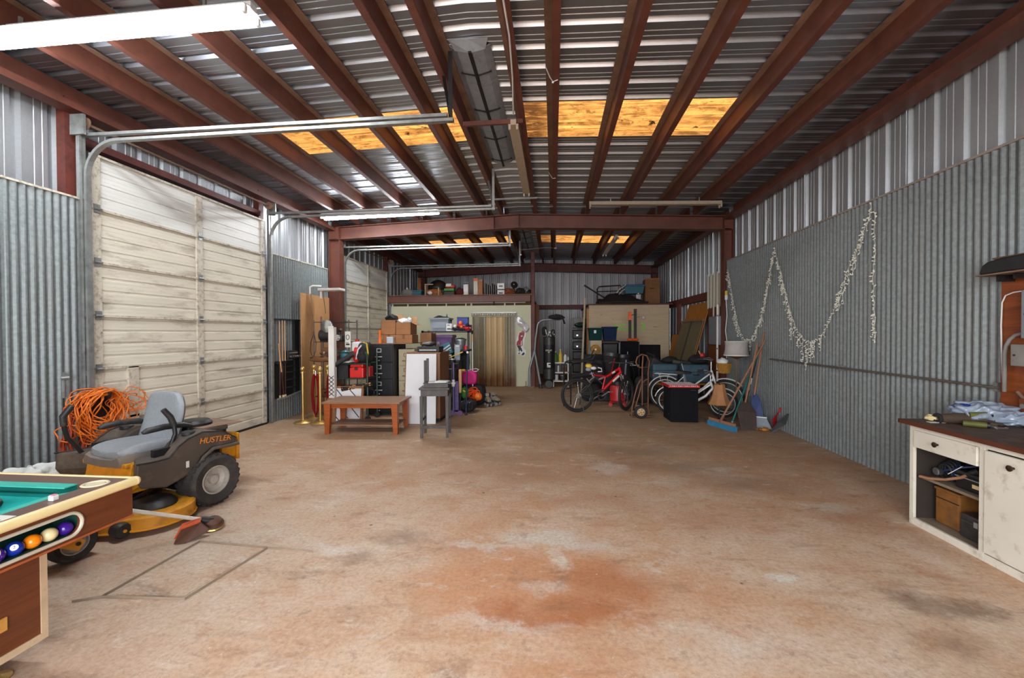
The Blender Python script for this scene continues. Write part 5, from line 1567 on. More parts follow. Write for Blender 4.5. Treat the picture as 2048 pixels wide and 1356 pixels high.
for k in range(8):
    x, y, z = pos[k]
    w_, h_2 = r_.uniform(.07, .12), r_.uniform(.10, .18)
    t = thing('shelf_carton', desc[k] + ' ' + wh[k], 'box', (x, y, z))
    O('carton', rbox((x, y, z + h_2 / 2 + .001), (w_, .07, h_2), .004, 1, (0, 0, r_.uniform(-.2, .2))), pal[k], t)
    O('label', rbox((x, y - .038, z + h_2 * .5), (w_ * .5, .012, h_2 * .4), .002, 1), pal[(k + 1) % 8], t)
# packs leaning in front of the shelf
def pack(name, lab, c, w, h, rot, m, stripes, ms):
    t = thing(name, lab, 'pack', c)
    M = Matrix.Translation(c) @ Euler((-.12, rot, 0)).to_matrix().to_4x4()
    g = rbox((0, 0, h / 2), (w, .05, h), .006, 1)
    g.v = [tuple(M @ V(p)) for p in g.v]
    O('pack', g, m, t)
    g = G()
    for (a, b, hh, r) in stripes:
        g.bar(tuple(M @ V((-w * a, -.027, h * hh))), tuple(M @ V((w * b, -.027, h * (hh + r)))), .022, .003, up=(0, 1, 0))
    O('stripe', g, ms, t)
pack('blue_pack', 'blue and white striped package leaning on the storage shelf', (-2.20, 8.70, 1.115), .2, .24, -.35, 'teal_plastic', ((.45, .45, .3, .2), (.45, .45, .55, .2), (.4, .3, .1, .15)), 'white_plastic')
pack('white_pack', 'white label pack with dark lines below the blue package', (-2.20, 8.70, .990), .13, .12, -.1, 'white_plastic', ((.4, .4, .3, 0), (.4, .4, .6, 0)), 'navy_plastic')
pack('grey_pack', 'plain light grey carton right of the blue package', (-2.02, 8.70, .990), .12, .33, 0, 'grey_tote', ((.3, .3, .9, 0),), 'white_plastic')
t = thing('spirit_level', 'yellow spirit level lying diagonally across the shelf gear', 'level', (-1.98, 8.6, 1.09))
O('bar', G().bar((-2.24, 8.60, 1.02), (-1.88, 8.60, 1.17), .02, .055, up=(0, 1, 0)), 'yellow_plastic', t)
O('vial', G().bar((-2.09, 8.588, 1.08), (-2.03, 8.588, 1.107), .012, .02, up=(0, 1, 0)), 'green_plastic', t)
t = thing('red_can', 'small red tin behind the yellow level', 'tin', (-1.92, 8.8, 1.2))
O('tin', G().lathe([(.05, 0), (.05, .07), (.045, .075), (.0001, .075)], 14, Matrix.Translation((-1.90, 9.02, 1.2)), cap=True), 'red_plastic', t, smooth=35)
O('lid', G().lathe([(.052, .075), (.052, .085), (.0001, .087)], 14, Matrix.Translation((-1.90, 9.02, 1.2)), cap=False), 'magenta', t)
t = thing('paint_can', 'dark can with a pale lid in the gear right of the stool', 'can', (-1.98, 8.2, .88))
O('can', G().lathe([(.07, 0), (.07, .17), (.065, .18)], 16, Matrix.Translation((-2.02, 8.25, .86))), 'black_plastic', t, smooth=35)
O('lid', G().lathe([(.072, .17), (.072, .19), (.0001, .192)], 16, Matrix.Translation((-2.02, 8.25, .86)), cap=False), 'steel_shelf', t)
t = thing('black_drum', 'black ribbed drum standing under the paint can beside the cabinet', 'drum', (-2.02, 8.25, 0))
O('drum', G().lathe([(.12, 0), (.13, .02), (.13, .28), (.137, .29), (.13, .30), (.13, .56), (.137, .57), (.13, .58), (.13, .85), (.12, .86)], 20, Matrix.Translation((-2.02, 8.25, 0))), 'black_plastic', t, smooth=35)
O('label', G().lathe([(.1315, .62), (.1315, .78)], 8, Matrix.Translation((-2.02, 8.25, 0)), a0=4.2, cap=False), 'steel_dark', t)
# poles and sticks
mat('purple_metal', C(96, 84, 130), 0.35, 0.4, 0.15, 20)
t = thing('folded_scooter', 'purple-grey folded kick scooter standing on end beside the stool', 'scooter', (-1.89, 7.8, 0))
O('stem', G().tube([(-1.89, 7.8, .10), (-1.89, 7.82, 1.0)], .019, 10), 'purple_metal', t, smooth=40)
O('clamp', G().tube([(-1.89, 7.8, .55), (-1.89, 7.8, .68)], .028, 10).box(-1.93, -1.85, 7.77, 7.83, .60, .63), 'white_plastic', t)
O('deck', rbox((-1.86, 7.88, .36), (.11, .04, .56), .015), 'purple_metal', t)
for x, z in ((-1.92, .055), (-1.76, .05)):
    O('wheel', G().lathe([(.015, -.014), (.05, -.014), (.054, 0), (.05, .014), (.015, .014)], 18, Matrix.Translation((x, 7.78, z)) @ MX), 'purple_plastic', t, smooth=40)
O('handlebar', G().tube([(-1.99, 7.82, .98), (-1.79, 7.82, .98)], .016, 8), 'black_plastic', t)
O('fork', G().bar((-1.92, 7.79, .06), (-1.76, 7.79, .055), .03, .03).tube([(-1.89, 7.8, .06), (-1.89, 7.8, .16)], .025, 8), 'purple_metal', t)
t = thing('wooden_bat', 'pale wooden baseball bat standing upright beside the folded scooter', 'bat', (-1.78, 7.9, 0))
O('barrel', G().lathe([(.024, .42), (.030, .55), (.033, .75), (.030, .86), (.0001, .875)], 16, Matrix.Translation((-1.78, 7.9, 0)), cap=False), 'cue_maple', t, smooth=40)
O('grip', G().lathe([(.024, 0), (.024, .012), (.015, .02), (.015, .25), (.024, .42)], 14, Matrix.Translation((-1.78, 7.9, 0))), 'black_cloth', t, smooth=40)
t = thing('ski_pole', 'dark blue pole with a white tip leaning in front of the shelf', 'pole', (-1.66, 7.9, 0))
O('pole', G().tube([(-1.66, 7.85, .03), (-1.635, 7.9, 1.17)], .013, 8), 'navy_plastic', t, smooth=40)
O('tip', G().ball((-1.634, 7.9, 1.19), .025, 10, 7), 'white_plastic', t, smooth=60)
O('foot', G().lathe([(.02, 0), (.035, .01), (.015, .04)], 10, Matrix.Translation((-1.66, 7.85, 0))), 'black_plastic', t)
t = thing('white_pole', 'thin white mop pole leaning at the right post of the shelf', 'pole', (-1.74, 8.85, 0))
O('pole', G().tube([(-1.72, 8.84, 0.02), (-1.74, 8.93, 1.52)], .012, 8), 'white_plastic', t, smooth=40)
O('grip', G().tube([(-1.737, 8.92, 1.38), (-1.74, 8.93, 1.54)], .016, 8), 'cue_maple', t, smooth=40)
O('foot', G().ball((-1.72, 8.84, 0.02), .02, 8, 6), 'black_plastic', t)
# soft heap on the floor
t = thing('magenta_bag', 'magenta shopping bag with a white handle on top of the floor heap', 'bag', (-1.8, 8.95, .46))
O('bag', crumple((-1.80, 8.95, .45), (.32, .22, .30), 91, 28, 16, .10, 0, .45), 'magenta', t, smooth=40)
O('handle', G().tube([(-1.90, 8.9, .73), (-1.80, 8.88, .77), (-1.66, 8.88, .80), (-1.60, 8.9, .78), (-1.64, 8.9, .74), (-1.74, 8.9, .73)], .018, 8, flat=.5), 'white_plastic', t, smooth=50)
t = thing('orange_hose', 'bright orange coiled hose spilling on the floor heap', 'hose', (-1.7, 8.75, .1))
g = G()
r_ = random.Random(12)
for k in range(13):
    c_ = (-1.70 + r_.uniform(-.05, .05), 8.70 + r_.uniform(-.04, .04), .27 + r_.uniform(-.07, .09))
    q, w_ = r_.uniform(.09, .15), r_.uniform(.5, 1)
    al = r_.uniform(-.6, .9)
    g.tube([(c_[0] + q * cos(a) * cos(al) - q * w_ * .5 * sin(a) * sin(al), c_[1] + .04 * sin(a * 2) + .03 * cos(a), c_[2] + q * cos(a) * sin(al) + q * w_ * sin(a) * cos(al)) for a in [2 * pi * i / 16 for i in range(16)]], .010, 6, closed=True)
O('coil', g, 'orange_bright', t, smooth=60)
t = thing('orange_ball', 'orange-yellow rubber ball lying in the hose heap', 'ball', (-1.56, 8.7, .22))
O('ball', G().ball((-1.57, 8.66, .235), .085, 16, 11), 'orange_plastic', t, smooth=60)
O('seam', G().lathe([(.0855, -.004), (.087, 0), (.0855, .004)], 20, Matrix.Translation((-1.57, 8.66, .235)) @ Euler((.6, .4, 0)).to_matrix().to_4x4(), cap=False), 'orange_bright', t)
t = thing('duffel_bag', 'black duffel heap under the magenta bag on the floor', 'bag', (-1.75, 8.95, 0))
O('bag', crumple((-1.76, 8.98, 0), (.60, .40, .45), 95, 28, 14, .12, 0, .6), 'black_cloth', t, smooth=40)
O('strap', G().tube([(-1.98, 8.75, .1), (-1.8, 8.73, .12), (-1.5, 8.76, .1)], .02, 6, flat=.4), 'steel_dark', t)
t = thing('tool_heap', 'black tangled heap of straps at the foot of the folded scooter', 'straps', (-1.72, 8.15, 0))
O('heap', crumple((-1.70, 8.2, 0), (.36, .4, .26), 96, 20, 10, .28), 'black_cloth', t, smooth=30)
g = G()
for k in range(6):
    g.tube([(-1.88 + k * .06, 8.02, .08), (-1.86 + k * .06, 7.98, .18 + .03 * (k % 3)), (-1.82 + k * .06, 8.02, .24)], .012, 6)
O('strap', g, 'steel_dark', t)
t = thing('green_pouch', 'green and yellow pouch wedged beside the wooden bat', 'pouch', (-1.78, 8.25, .26))
O('pouch', crumple((-1.76, 8.2, .25), (.14, .16, .24), 97, 14, 10, .18), 'green_plastic', t, smooth=40)
O('clip', rbox((-1.75, 8.11, .42), (.06, .02, .025), .005, 1, (0, .5, 0)), 'yellow_plastic', t)
# floor items
mat('skate_boot', C(150, 142, 126), .5, .2, .25, 30, dirt=.3)
def skate(x, y, rz, lab):
    t = thing('roller_skate', lab, 'skate', (x, y, 0), 0, 'roller skates on the floor')
    M = Matrix.Translation((x, y, 0)) @ Matrix.Rotation(rz, 4, 'Z')
    O('sole', G().box(-.045, .045, -.13, .13, .085, .105, M), 'steel_dark', t)
    O('boot', G().loft([[tuple(M @ V((a * .045, b, .105))) for a, b in ((-1, -.12), (1, -.12), (1, .12), (-1, .12))], [tuple(M @ V((a * .042, b, .15))) for a, b in ((-1, -.11), (1, -.11), (1, .12), (-1, .12))], [tuple(M @ V((a * .036, b, .20))) for a, b in ((-1, .0), (1, .0), (1, .12), (-1, .12))], [tuple(M @ V((a * .04, b, .27))) for a, b in ((-1, .01), (1, .01), (1, .125), (-1, .125))]]), 'skate_boot', t, bevel=.012)
    O('cuff', G().box(-.046, .046, -.0, .05, .19, .215, M), 'black_plastic', t)
    for yy in (-.08, .08):
        for xx in (-.04, .04):
            O('wheel', G().lathe([(.012, -.016), (.034, -.016), (.034, .016), (.012, .016)], 14, M @ Matrix.Translation((xx, yy, .034)) @ MY), 'steel_shelf', t)
        O('truck', G().box(-.03, .03, yy - .012, yy + .012, .034, .09, M), 'steel_dark', t)
skate(-1.40, 8.86, .5, 'pale roller skate nearest the camera on the bare floor')
skate(-1.26, 9.0, .9, 'second pale roller skate just behind the nearest one')
t = thing('red_shoe', 'red and blue shoe lying on the floor near the doorway', 'shoe', (-1.45, 9.55, 0))
O('upper', crumple((-1.45, 9.55, .02), (.27, .10, .10), 99, 16, 8, .1), 'red_plastic', t, smooth=50)
O('sole', rbox((-1.45, 9.55, .012), (.28, .10, .024), .01), 'white_plastic', t)
t = thing('blue_shoe', 'dark blue shoe lying behind the red one by the curtain', 'shoe', (-1.52, 9.9, 0))
O('upper', crumple((-1.50, 9.9, .02), (.26, .10, .11), 98, 16, 8, .1), 'blue_plastic', t, smooth=50)
O('sole', rbox((-1.50, 9.9, .012), (.27, .10, .024), .01), 'white_plastic', t)
world_coords(False)
# ================================================================== inner room wall with strip-curtain doorway
mat('pale_green', C(196, 194, 164), 0.7, 0, 0.04, 2)
mat('white_stud', C(206, 202, 188), 0.6, 0, 0.06)
mat('stud_gap', C(96, 74, 44), 0.9, 0, 0.2)
wood('rust_board', C(112, 58, 26), C(84, 40, 16), 2, 0.7, 2.5, dirt=0.2)
wood('tan_door', C(226, 190, 146), C(214, 176, 130), 2, 0.6, 2)
SX0, SX1, SY = -4.86, -0.66, 12.25
DX0, DX1, DZ = -2.36, -1.13, 2.14
wi = struct('wall_inner', 'pale green plasterboard wall of the inner room under the loft')
O('plasterboard', G().box(SX0, DX0, SY, SY + .016, 0, 2.375), 'pale_green', wi)
O('plasterboard', G().box(DX1, SX1, SY, SY + .016, 0, 2.375), 'pale_green', wi)
O('plasterboard', G().box(DX0, DX1, SY, SY + .016, DZ, 2.375), 'pale_green', wi)
O('top_plate', G().box(SX0, SX1 - .15, SY + .0, SY + .02, 2.445, 2.47), 'white_stud', wi)
O('gap_board', G().box(SX0, SX1, SY + .05, SY + .06, 2.36, 2.48), 'stud_gap', wi)
for x in (-4.82, -4.35, -3.75, -3.17, -2.58, -2.41, -1.42, -1.13):
    O('stud_end', G().box(x - .02 if x != -2.41 else x - .03, x + .02, SY, SY + .03, 2.37, 2.45), 'white_stud', wi)
O('corner_trim', G().box(SX1 - .012, SX1 + .004, SY - .006, SY + .02, 0, 2.375), 'white_stud', wi)
O('return_board', G().box(SX1, SX1 + .24, SY + .10, SY + .13, 0, 2.40), 'rust_board', wi)
O('inner_end', G().box(SX1 - .02, SX1, SY + .02, Y1, 0, 2.40), 'stud_gap', wi)
O('tan_door', G().box(-1.97, -1.42, SY - .028, SY + .0, 0.01, 2.06), 'tan_door', wi)
O('jamb', G().box(DX0 - .02, DX0, SY, SY + .12, 0, DZ).box(DX1, DX1 + .02, SY, SY + .12, 0, DZ).box(DX0, DX1, SY + .02, SY + .12, DZ, DZ + .02), 'white_stud', wi)
O('room_back', G().box(-3.2, -.70, 14.2, 14.22, 0, 2.4), mat('room_wall', C(150, 138, 116), .8), wi)
# loft platform with its red edge beam
lo_ = struct('loft_floor', 'loft platform carried by a dark red edge beam')
O('deck', G().box(SX0 - .05, SX1 + .02, SY - .05, Y1, 2.66, 2.70), 'plywood', lo_)
O('edge_beam', G().box(SX0 - .04, SX1 + .0, SY - .16, SY - .148, 2.475, 2.675), 'red_oxide', lo_)
O('beam_flange', G().box(SX0 - .04, SX1, SY - .16, SY - .06, 2.665, 2.68).box(SX0 - .04, SX1, SY - .16, SY - .06, 2.468, 2.48), 'red_oxide', lo_)
O('post', G().box(SX1 + .02, SX1 + .12, SY - .10, SY + .02, 0, 3.9), 'red_oxide_dark', lo_)
O('hanging_bolt', G().tube([(-1.72, SY - .17, 2.49), (-1.72, SY - .17, 2.37)], .018, 8), 'black_iron', lo_)

# PVC strip curtain
def pvc_mat():
    m, t = new_mat('pvc_strip')
    co = t.coord('Object')
    sp = t.n('ShaderNodeSeparateXYZ'); t.l(co, sp.inputs[0])
    n = t.noise(t.coord('Object', scale=(9, 9, .7)), 2.0, 6, .6)
    z = t.math('ADD', sp.outputs[2], t.math('MULTIPLY', t.math('SUBTRACT', n, .5), 1.1))
    c = t.mix(t.ramp(z, .95, .25), C(200, 184, 148), C(104, 60, 26))
    c = t.mix(t.ramp(n, .55, .8, 0, .6), c, C(116, 104, 76))
    t.l(c, t.bsdf.inputs['Base Color'])
    t.bsdf.inputs['Roughness'].default_value = .22
    tr = t.n('ShaderNodeBsdfTransparent')
    tr.inputs['Color'].default_value = (.95, .92, .82, 1)
    mx = t.n('ShaderNodeMixShader')
    t.l(t.ramp(z, .9, .2, .30, .66), mx.inputs[0])
    t.l(tr.outputs[0], mx.inputs[1])
    t.l(t.bsdf.outputs[0], mx.inputs[2])
    out = [q for q in t.t.nodes if q.type == 'OUTPUT_MATERIAL'][0]
    t.l(mx.outputs[0], out.inputs['Surface'])
pvc_mat()
sc2 = thing('strip_curtain', 'yellowed plastic strip curtain hanging in the doorway of the pale green wall', 'curtain', (-1.745, SY - .06, 0))
for k in range(7):
    xa = DX0 - .03 + k * .181
    w = .22
    yb = SY - .05 - (.018 if k % 2 else 0)
    g = G()
    nn = 8
    for z in (.01, DZ + .02):
        for i in range(nn + 1):
            u = i / nn
            g.v.append((xa + w * u, yb - .016 * sin(pi * u) - (.01 * sin(7 * u + k) if z < 1 else 0), z))
    g.f = [(i, i + 1, nn + 2 + i, nn + 1 + i) for i in range(nn)]
    world_coords(True)
    O('strip', g.mesh('strip', 60), 'pvc_strip', sc2)
O('hanger_rail', G().box(DX0 - .05, DX1 + .05, SY - .085, SY - .01, DZ + .01, DZ + .035), 'steel_shelf', sc2)
g = G()
for k in range(18):
    g.lathe([(.03, 0), (.038, .012), (.022, .03), (.0001, .034)], 8, Matrix.Translation((DX0 + .02 + k * .071, SY - .086, DZ - .035)) @ Euler((radians(90), 0, 0)).to_matrix().to_4x4() @ Matrix.Scale(.8, 4), cap=False)
O('clamp_disc', g, 'steel_shelf', sc2)
O('valance', G().box(DX0 - .04, DX1 + .04, SY - .084, SY - .080, DZ - .10, DZ + .01), mat('valance_dirty', C(150, 136, 96), .5, 0, .25, 14, dirt=.3), sc2)

# cut-out of a jumping player under a silvery crumpled sheet: a flat decal on the wall
mat('poster_white', C(226, 224, 222), .6, 0, .06, 20)
mat('poster_red', C(150, 44, 48), .6, 0, .12, 20)
mat('poster_dark', C(38, 34, 36), .6, 0, .1, 20)
mat('poster_skin', C(150, 110, 92), .6, 0, .15, 20)
mat('silver_sheet', C(206, 200, 200), .35, .3, .16, 16)
po_ = thing('player_cutout', 'paper cut-out of a jumping player in red on the pale green wall', 'poster', (-.92, SY - .01, .9))
MPo = basis((0, SY - .002, 0), (1, 0, 0), (0, 0, 1))
def decal(name, poly, d0, d1, m): return O(name, G().prism(poly, d0, d1, MPo), m, po_)
decal('white_margin', [(-1.00, 1.60), (-.80, 1.64), (-.77, 1.55), (-.83, 1.42), (-.86, 1.25), (-.88, 1.16), (-.86, 1.10), (-.80, 1.05), (-.80, .96), (-.86, .88), (-.94, .89), (-.96, .94), (-1.00, .95), (-1.06, .93), (-1.07, 1.0), (-1.02, 1.06), (-1.06, 1.16), (-1.10, 1.22), (-1.10, 1.34), (-1.04, 1.48)], 0, .003, 'poster_white')
decal('jersey', [(-.99, 1.58), (-.84, 1.60), (-.85, 1.50), (-.90, 1.36), (-1.02, 1.36), (-1.02, 1.46)], .003, .005, 'poster_red')
decal('shorts', [(-1.02, 1.36), (-.90, 1.36), (-.90, 1.20), (-.97, 1.15), (-.99, 1.22), (-1.08, 1.20), (-1.07, 1.30)], .003, .005, 'poster_red')
decal('legs', [(-1.07, 1.20), (-1.0, 1.21), (-.93, 1.12), (-.90, 1.03), (-.94, 1.02), (-.98, 1.08), (-.985, 1.02), (-1.01, 1.02), (-1.02, 1.10)], .003, .005, 'poster_dark')
decal('shoes', [(-1.04, .96), (-.99, 1.0), (-.97, .98), (-1.0, .95)], .003, .005, 'poster_dark')
decal('shoes', [(-.94, .91), (-.87, .91), (-.83, .97), (-.88, 1.0), (-.92, .95)], .003, .005, 'poster_dark')
decal('arm', [(-.98, 1.56), (-.86, 1.58), (-.80, 1.66), (-.85, 1.66), (-.94, 1.60)], .005, .006, 'poster_skin')
decal('shirt_number', [(-.955, 1.48), (-.90, 1.50), (-.90, 1.46), (-.94, 1.45)], .005, .0065, 'poster_white')
decal('side_stripe', [(-.955, 1.20), (-.93, 1.20), (-.92, 1.34), (-.94, 1.34)], .005, .0065, 'poster_white')
ss = thing('silver_balloon', 'silvery crumpled foil balloon on the wall above the player cut-out', 'balloon', (-.95, SY - .05, 1.8))
g = G()
def foil(u, v):
    a = pi * u
    x = -1.14 + .24 * u + .10 * sin(a * .5) + .10 * v
    z = 2.05 - .40 * u ** 1.3 * .9 - (1 - v) * .24 * (1 - u * .3) + .02
    return (x + .012 * sin(9 * u + 7 * v), SY - .03 - .045 * sin(pi * v) * sin(pi * u) - .008 * sin(11 * u - 6 * v), z + .01 * sin(13 * v + 5 * u))
g.grid(foil, 16, 10)
fo = O('foil', g.mesh('foil', 30), 'silver_sheet', ss)
fo.modifiers.new('thick', 'SOLIDIFY').thickness = .006
O('rim_seam', G().tube([foil(k / 10, 1) for k in range(11)], .006, 6).tube([foil(k / 10, 0) for k in range(11)], .006, 6), 'poster_white', ss)

# ---- punching bag on its tubular stand
mat('stand_grey', C(128, 132, 134), .4, .4, .12, 12)
mat('bag_black', C(24, 24, 27), .5, 0, .15, 8)
t = thing('punch_bag_stand', 'grey tubular stand arching over the black punch bag beside the doorway', 'stand', (-.4, 12.1, 0))
arch_ = [(-.54, 12.1, 1.02), (-.51, 12.1, 1.40), (-.46, 12.1, 1.74)] + [(-.24 + .22 * cos(radians(a)), 12.1, 1.74 + .20 * sin(radians(a))) for a in range(165, 89, -15)] + [(-.05, 12.1, 1.945), (.20, 12.1, 1.945)]
O('arch', G().tube(arch_, .032, 10), 'stand_grey', t, smooth=40)
O('leg', G().tube([(-.54, 12.1, 1.05), (-.68, 12.02, .55), (-.70, 12.0, .03)], .034, 10), 'stand_grey', t, smooth=40)
O('leg', G().tube([(-.54, 12.1, 1.05), (-.44, 11.95, .5), (-.36, 11.85, .06)], .034, 10), 'stand_grey', t, smooth=40)
O('rubber_foot', G().tube([(-.365, 11.85, .0), (-.375, 11.86, .12)], .05, 10), 'black_plastic', t)
O('base_bar', G().box(-.85, -.55, 11.97, 12.03, 0, .04).box(-.80, -.78, 11.98, 12.0, .04, .18), 'tan_steel', t)
O('weight_plate', G().lathe([(.03, -.03), (.105, -.03), (.115, -.02), (.115, .02), (.105, .03), (.03, .03)], 20, Matrix.Translation((-.13, 11.88, .116)) @ MX), 'black_plastic', t)
g = G()
for a in range(4):
    x, y = -.125 + .10 * cos(a * pi / 2 + .7), 12.2 + .10 * sin(a * pi / 2 + .7)
    g.tube([(x, y, 1.40), (-.10, 12.15, 1.62)], .012, 6)
g.tube([(-.10, 12.15, 1.60), (-.10, 12.1, 1.93)], .016, 8)
O('chain', g, 'steel_shelf', t)
t = thing('punch_bag', 'black punch bag with white lettering hanging from the grey stand', 'punch bag', (-.12, 12.2, .2))
MB_ = Matrix.Translation((-.125, 12.2, 0))
O('bag', G().lathe([(.0001, .20), (.155, .21), (.168, .24), (.168, 1.40), (.16, 1.45), (.06, 1.47), (.0001, 1.47)], 26, MB_, cap=False), 'bag_black', t, smooth=45)
O('top_band', G().lathe([(.171, 1.22), (.171, 1.42)], 26, MB_, cap=False), 'steel_dark', t, smooth=40)
O('bottom_band', G().lathe([(.171, .24), (.171, .52)], 26, MB_, cap=False), 'steel_dark', t, smooth=40)
mat('logo_white', C(226, 224, 214), .6)
text('lettering', 'EVERLAST', .058, 'logo_white', t, basis((-.135, 12.024, 1.06), (1, 0, 0), (0, 0, 1)), .004, sx=.72)
O('crown_mark', G().prism([(-.03, 0), (.03, 0), (.015, -.03), (-.015, -.03)], 0, .006, basis((-.135, 12.028, 1.025), (1, 0, 0), (0, 0, 1))), 'yellow_plastic', t)
O('c_mark', G().prism([(-.05, -.05), (.05, -.05), (.05, -.02), (-.015, -.02), (-.015, .02), (.05, .02), (.05, .05), (-.05, .05)], 0, .006, basis((-.135, 12.030, .66), (1, 0, 0), (0, 0, 1))), 'logo_white', t)
O('strap_plate', G().prism([(-.05, -.01), (.05, -.01), (.05, .01), (-.05, .01)], 0, .006, basis((-.135, 12.030, .59), (1, 0, 0), (0, 0, 1))), 'logo_white', t)
t = thing('boxing_gloves', 'black cloth and gloves heaped on top of the punch bag stand', 'gloves', (.1, 12.1, 1.96))
O('heap', crumple((.10, 12.1, 1.93), (.46, .22, .16), 111, 20, 10, .3), 'black_cloth', t, smooth=40)
O('strap', G().tube([(.10, 12.0, 2.02), (.26, 12.0, 1.98), (.32, 12.03, 1.82)], .025, 8), 'black_cloth', t, smooth=40)
t = thing('speed_bag_rig', 'dark boxing gloves and bottles hanging under the stand arm', 'gloves', (-.05, 12.3, 1.4))
O('glove', crumple((-.26, 12.18, 1.48), (.16, .16, .26), 112, 14, 9, .15), 'black_cloth', t, smooth=40)
O('glove', crumple((-.02, 12.14, 1.44), (.14, .14, .22), 113, 14, 9, .15), 'steel_dark', t, smooth=40)
O('lace', G().tube([(-.22, 12.1, 1.66), (-.2, 12.09, 1.52)], .012, 6).tube([(.0, 12.1, 1.6), (.02, 12.08, 1.5)], .012, 6), 'logo_white', t)

# ---- white bottle shelf behind the bag
t = thing('bottle_shelf', 'low white wire shelf with three tiers beside the punch bag', 'shelf', (.22, 12.3, 0))
for x in (.0, .42):
    O('post', G().box(x - .012, x + .012, 12.2, 12.224, 0, .86), 'white_paint', t)
    O('post', G().box(x - .012, x + .012, 12.50, 12.524, 0, .86), 'white_paint', t)
for z in (.17, .42, .70):
    O('tier', G().box(-.01, .43, 12.2, 12.52, z - .02, z + .01), 'white_paint', t)
bl = (('jug', .05, .711, .07, .32, 'green_plastic', 'green detergent jug on the top tier beside the punch bag'),
      ('bottle', .20, .711, .055, .38, 'yellow_plastic', 'tall yellow-green bottle on the top tier of the white shelf'),
      ('bottle', .34, .711, .05, .26, 'white_plastic', 'white spray bottle at the right of the top tier'),
      ('can', .14, .431, .06, .18, 'steel_shelf', 'pale paint tin on the middle tier of the white shelf'),
      ('can', .32, .431, .06, .16, 'brown_bag', 'brown tin on the middle tier of the white shelf'),
      ('can', .08, .181, .06, .17, 'white_plastic', 'white tin on the lowest tier of the white shelf'),
      ('can', .26, .181, .07, .15, 'steel_dark', 'dark tin on the lowest tier of the white shelf'))
for nm, x, z, r, h, m, lab in bl:
    t = thing(nm, lab, nm, (x, 12.32, z), 0, 'bottles and tins on the white shelf')
    M = Matrix.Translation((x, 12.32, z))
    if nm == 'can':
        O('tin', G().lathe([(r, 0), (r, h), (r * .93, h)], 16, M), m, t, smooth=35)
        O('lid', G().lathe([(r * 1.03, h - .012), (r * 1.03, h + .004), (.0001, h + .005)], 16, M, cap=False), 'steel_shelf', t, smooth=35)
    else:
        O('body', G().lathe([(r, 0), (r, h * .6), (r * .45, h * .82), (r * .4, h * .9)], 14, M), m, t, smooth=40)
        O('cap', G().lathe([(r * .45, h * .88), (r * .45, h), (.0001, h)], 12, M, cap=False), 'red_plastic' if x > .3 else 'white_plastic', t)
# ---- black wire tower with machines
t = thing('wire_tower', 'tall black wire shelf tower against the ribbed end wall', 'shelf', (.76, 13.1, 0))
for x in (.56, .98):
    for y in (12.95, 13.3):
        O('post', G().tube([(x, y, 0), (x, y, 2.0)], .014, 8), 'steel_shelf' if x < .6 and y < 13 else 'black_iron', t)
for z in (.35, .75, 1.05, 1.38, 1.72):
    O('tier', G().box(.55, .99, 12.94, 13.31, z - .02, z), 'rack_black', t)
for k, (z, h, lab) in enumerate(((.35, .28, 'black case on the lowest visible tier of the wire tower'), (.75, .24, 'black case on the second tier of the wire tower'), (1.05, .25, 'black case on the middle tier of the wire tower'), (1.38, .27, 'black case with a bright spot near the top of the wire tower'))):
    t = thing('equipment_case', lab, 'case', (.77, 13.1, z), 0, 'black cases in the wire tower')
    O('case', rbox((.77, 13.1, z + h / 2 + .002), (.38, .3, h), .03), 'black_plastic', t)
    O('band', rbox((.77, 12.945, z + h * .55), (.34, .02, .03), .006), 'steel_dark', t)
    O('latch', rbox((.72, 12.94, z + h * .4), (.06, .02, .05), .008), 'chrome' if k in (2, 3) else 'steel_dark', t)
t = thing('green_camo_bag', 'dark green bag slumped on top of the wire tower', 'bag', (.85, 13.1, 1.73))
O('bag', crumple((.85, 13.1, 1.722), (.4, .3, .16), 121, 18, 8, .2), 'green_tube', t, smooth=40)
O('strap', G().tube([(.7, 12.96, 1.78), (.8, 12.94, 1.85), (.95, 12.96, 1.79)], .012, 6), 'black_cloth', t)
t = thing('grey_carton', 'plain grey carton standing behind the bag on top of the wire tower', 'carton', (.76, 13.22, 1.73))
O('carton', rbox((.78, 13.24, 1.87), (.34, .10, .29), .004, 1), mat('carton_grey', C(128, 124, 120), .8), t)
O('lid', rbox((.78, 13.24, 2.02), (.35, .11, .02), .003, 1), 'carton_grey', t)
tag(O('tall_plank', G().loft([[(.745, 11.95, 0), (.80, 11.95, 0), (.80, 11.98, 0), (.745, 11.98, 0)], [(.905, 12.6, 2.60), (.955, 12.6, 2.60), (.955, 12.63, 2.60), (.905, 12.63, 2.60)]]), mat('plank_pale', C(186, 168, 138), .7, 0, .12, 6)), 'long pale plank leaning upright in front of the wire tower', 'plank')

# ================================================================== plywood store box with green paint marks
wood('ply_pale', C(206, 186, 156), C(192, 170, 138), 0, .75, 1.6, dirt=.06, dcol=C(120, 90, 70))
st_ = struct('wall_store', 'pale plywood front of the store box with green sprayed marks')
SBX0, SBX1, SBY = 1.08, 3.45, 13.0
O('plywood_sheet', G().box(SBX0, SBX1, SBY, SBY + .016, 1.2, 2.40).box(SBX0, 2.28, SBY, SBY + .016, .0, 1.2).box(3.2, SBX1, SBY, SBY + .016, 0, 1.2), 'ply_pale', st_)
O('side_sheet', G().box(SBX0, SBX0 + .016, SBY + .016, Y1, 0, 2.40), 'ply_pale', st_)
O('edge_stud', G().box(SBX0 - .07, SBX0, SBY + .03, SBY + .10, 0, 2.30), 'plywood', st_)
O('roof_sheet', G().box(SBX0 - .05, SBX1 + .1, SBY - .02, Y1, 2.40, 2.44), 'red_oxide_dark', st_)
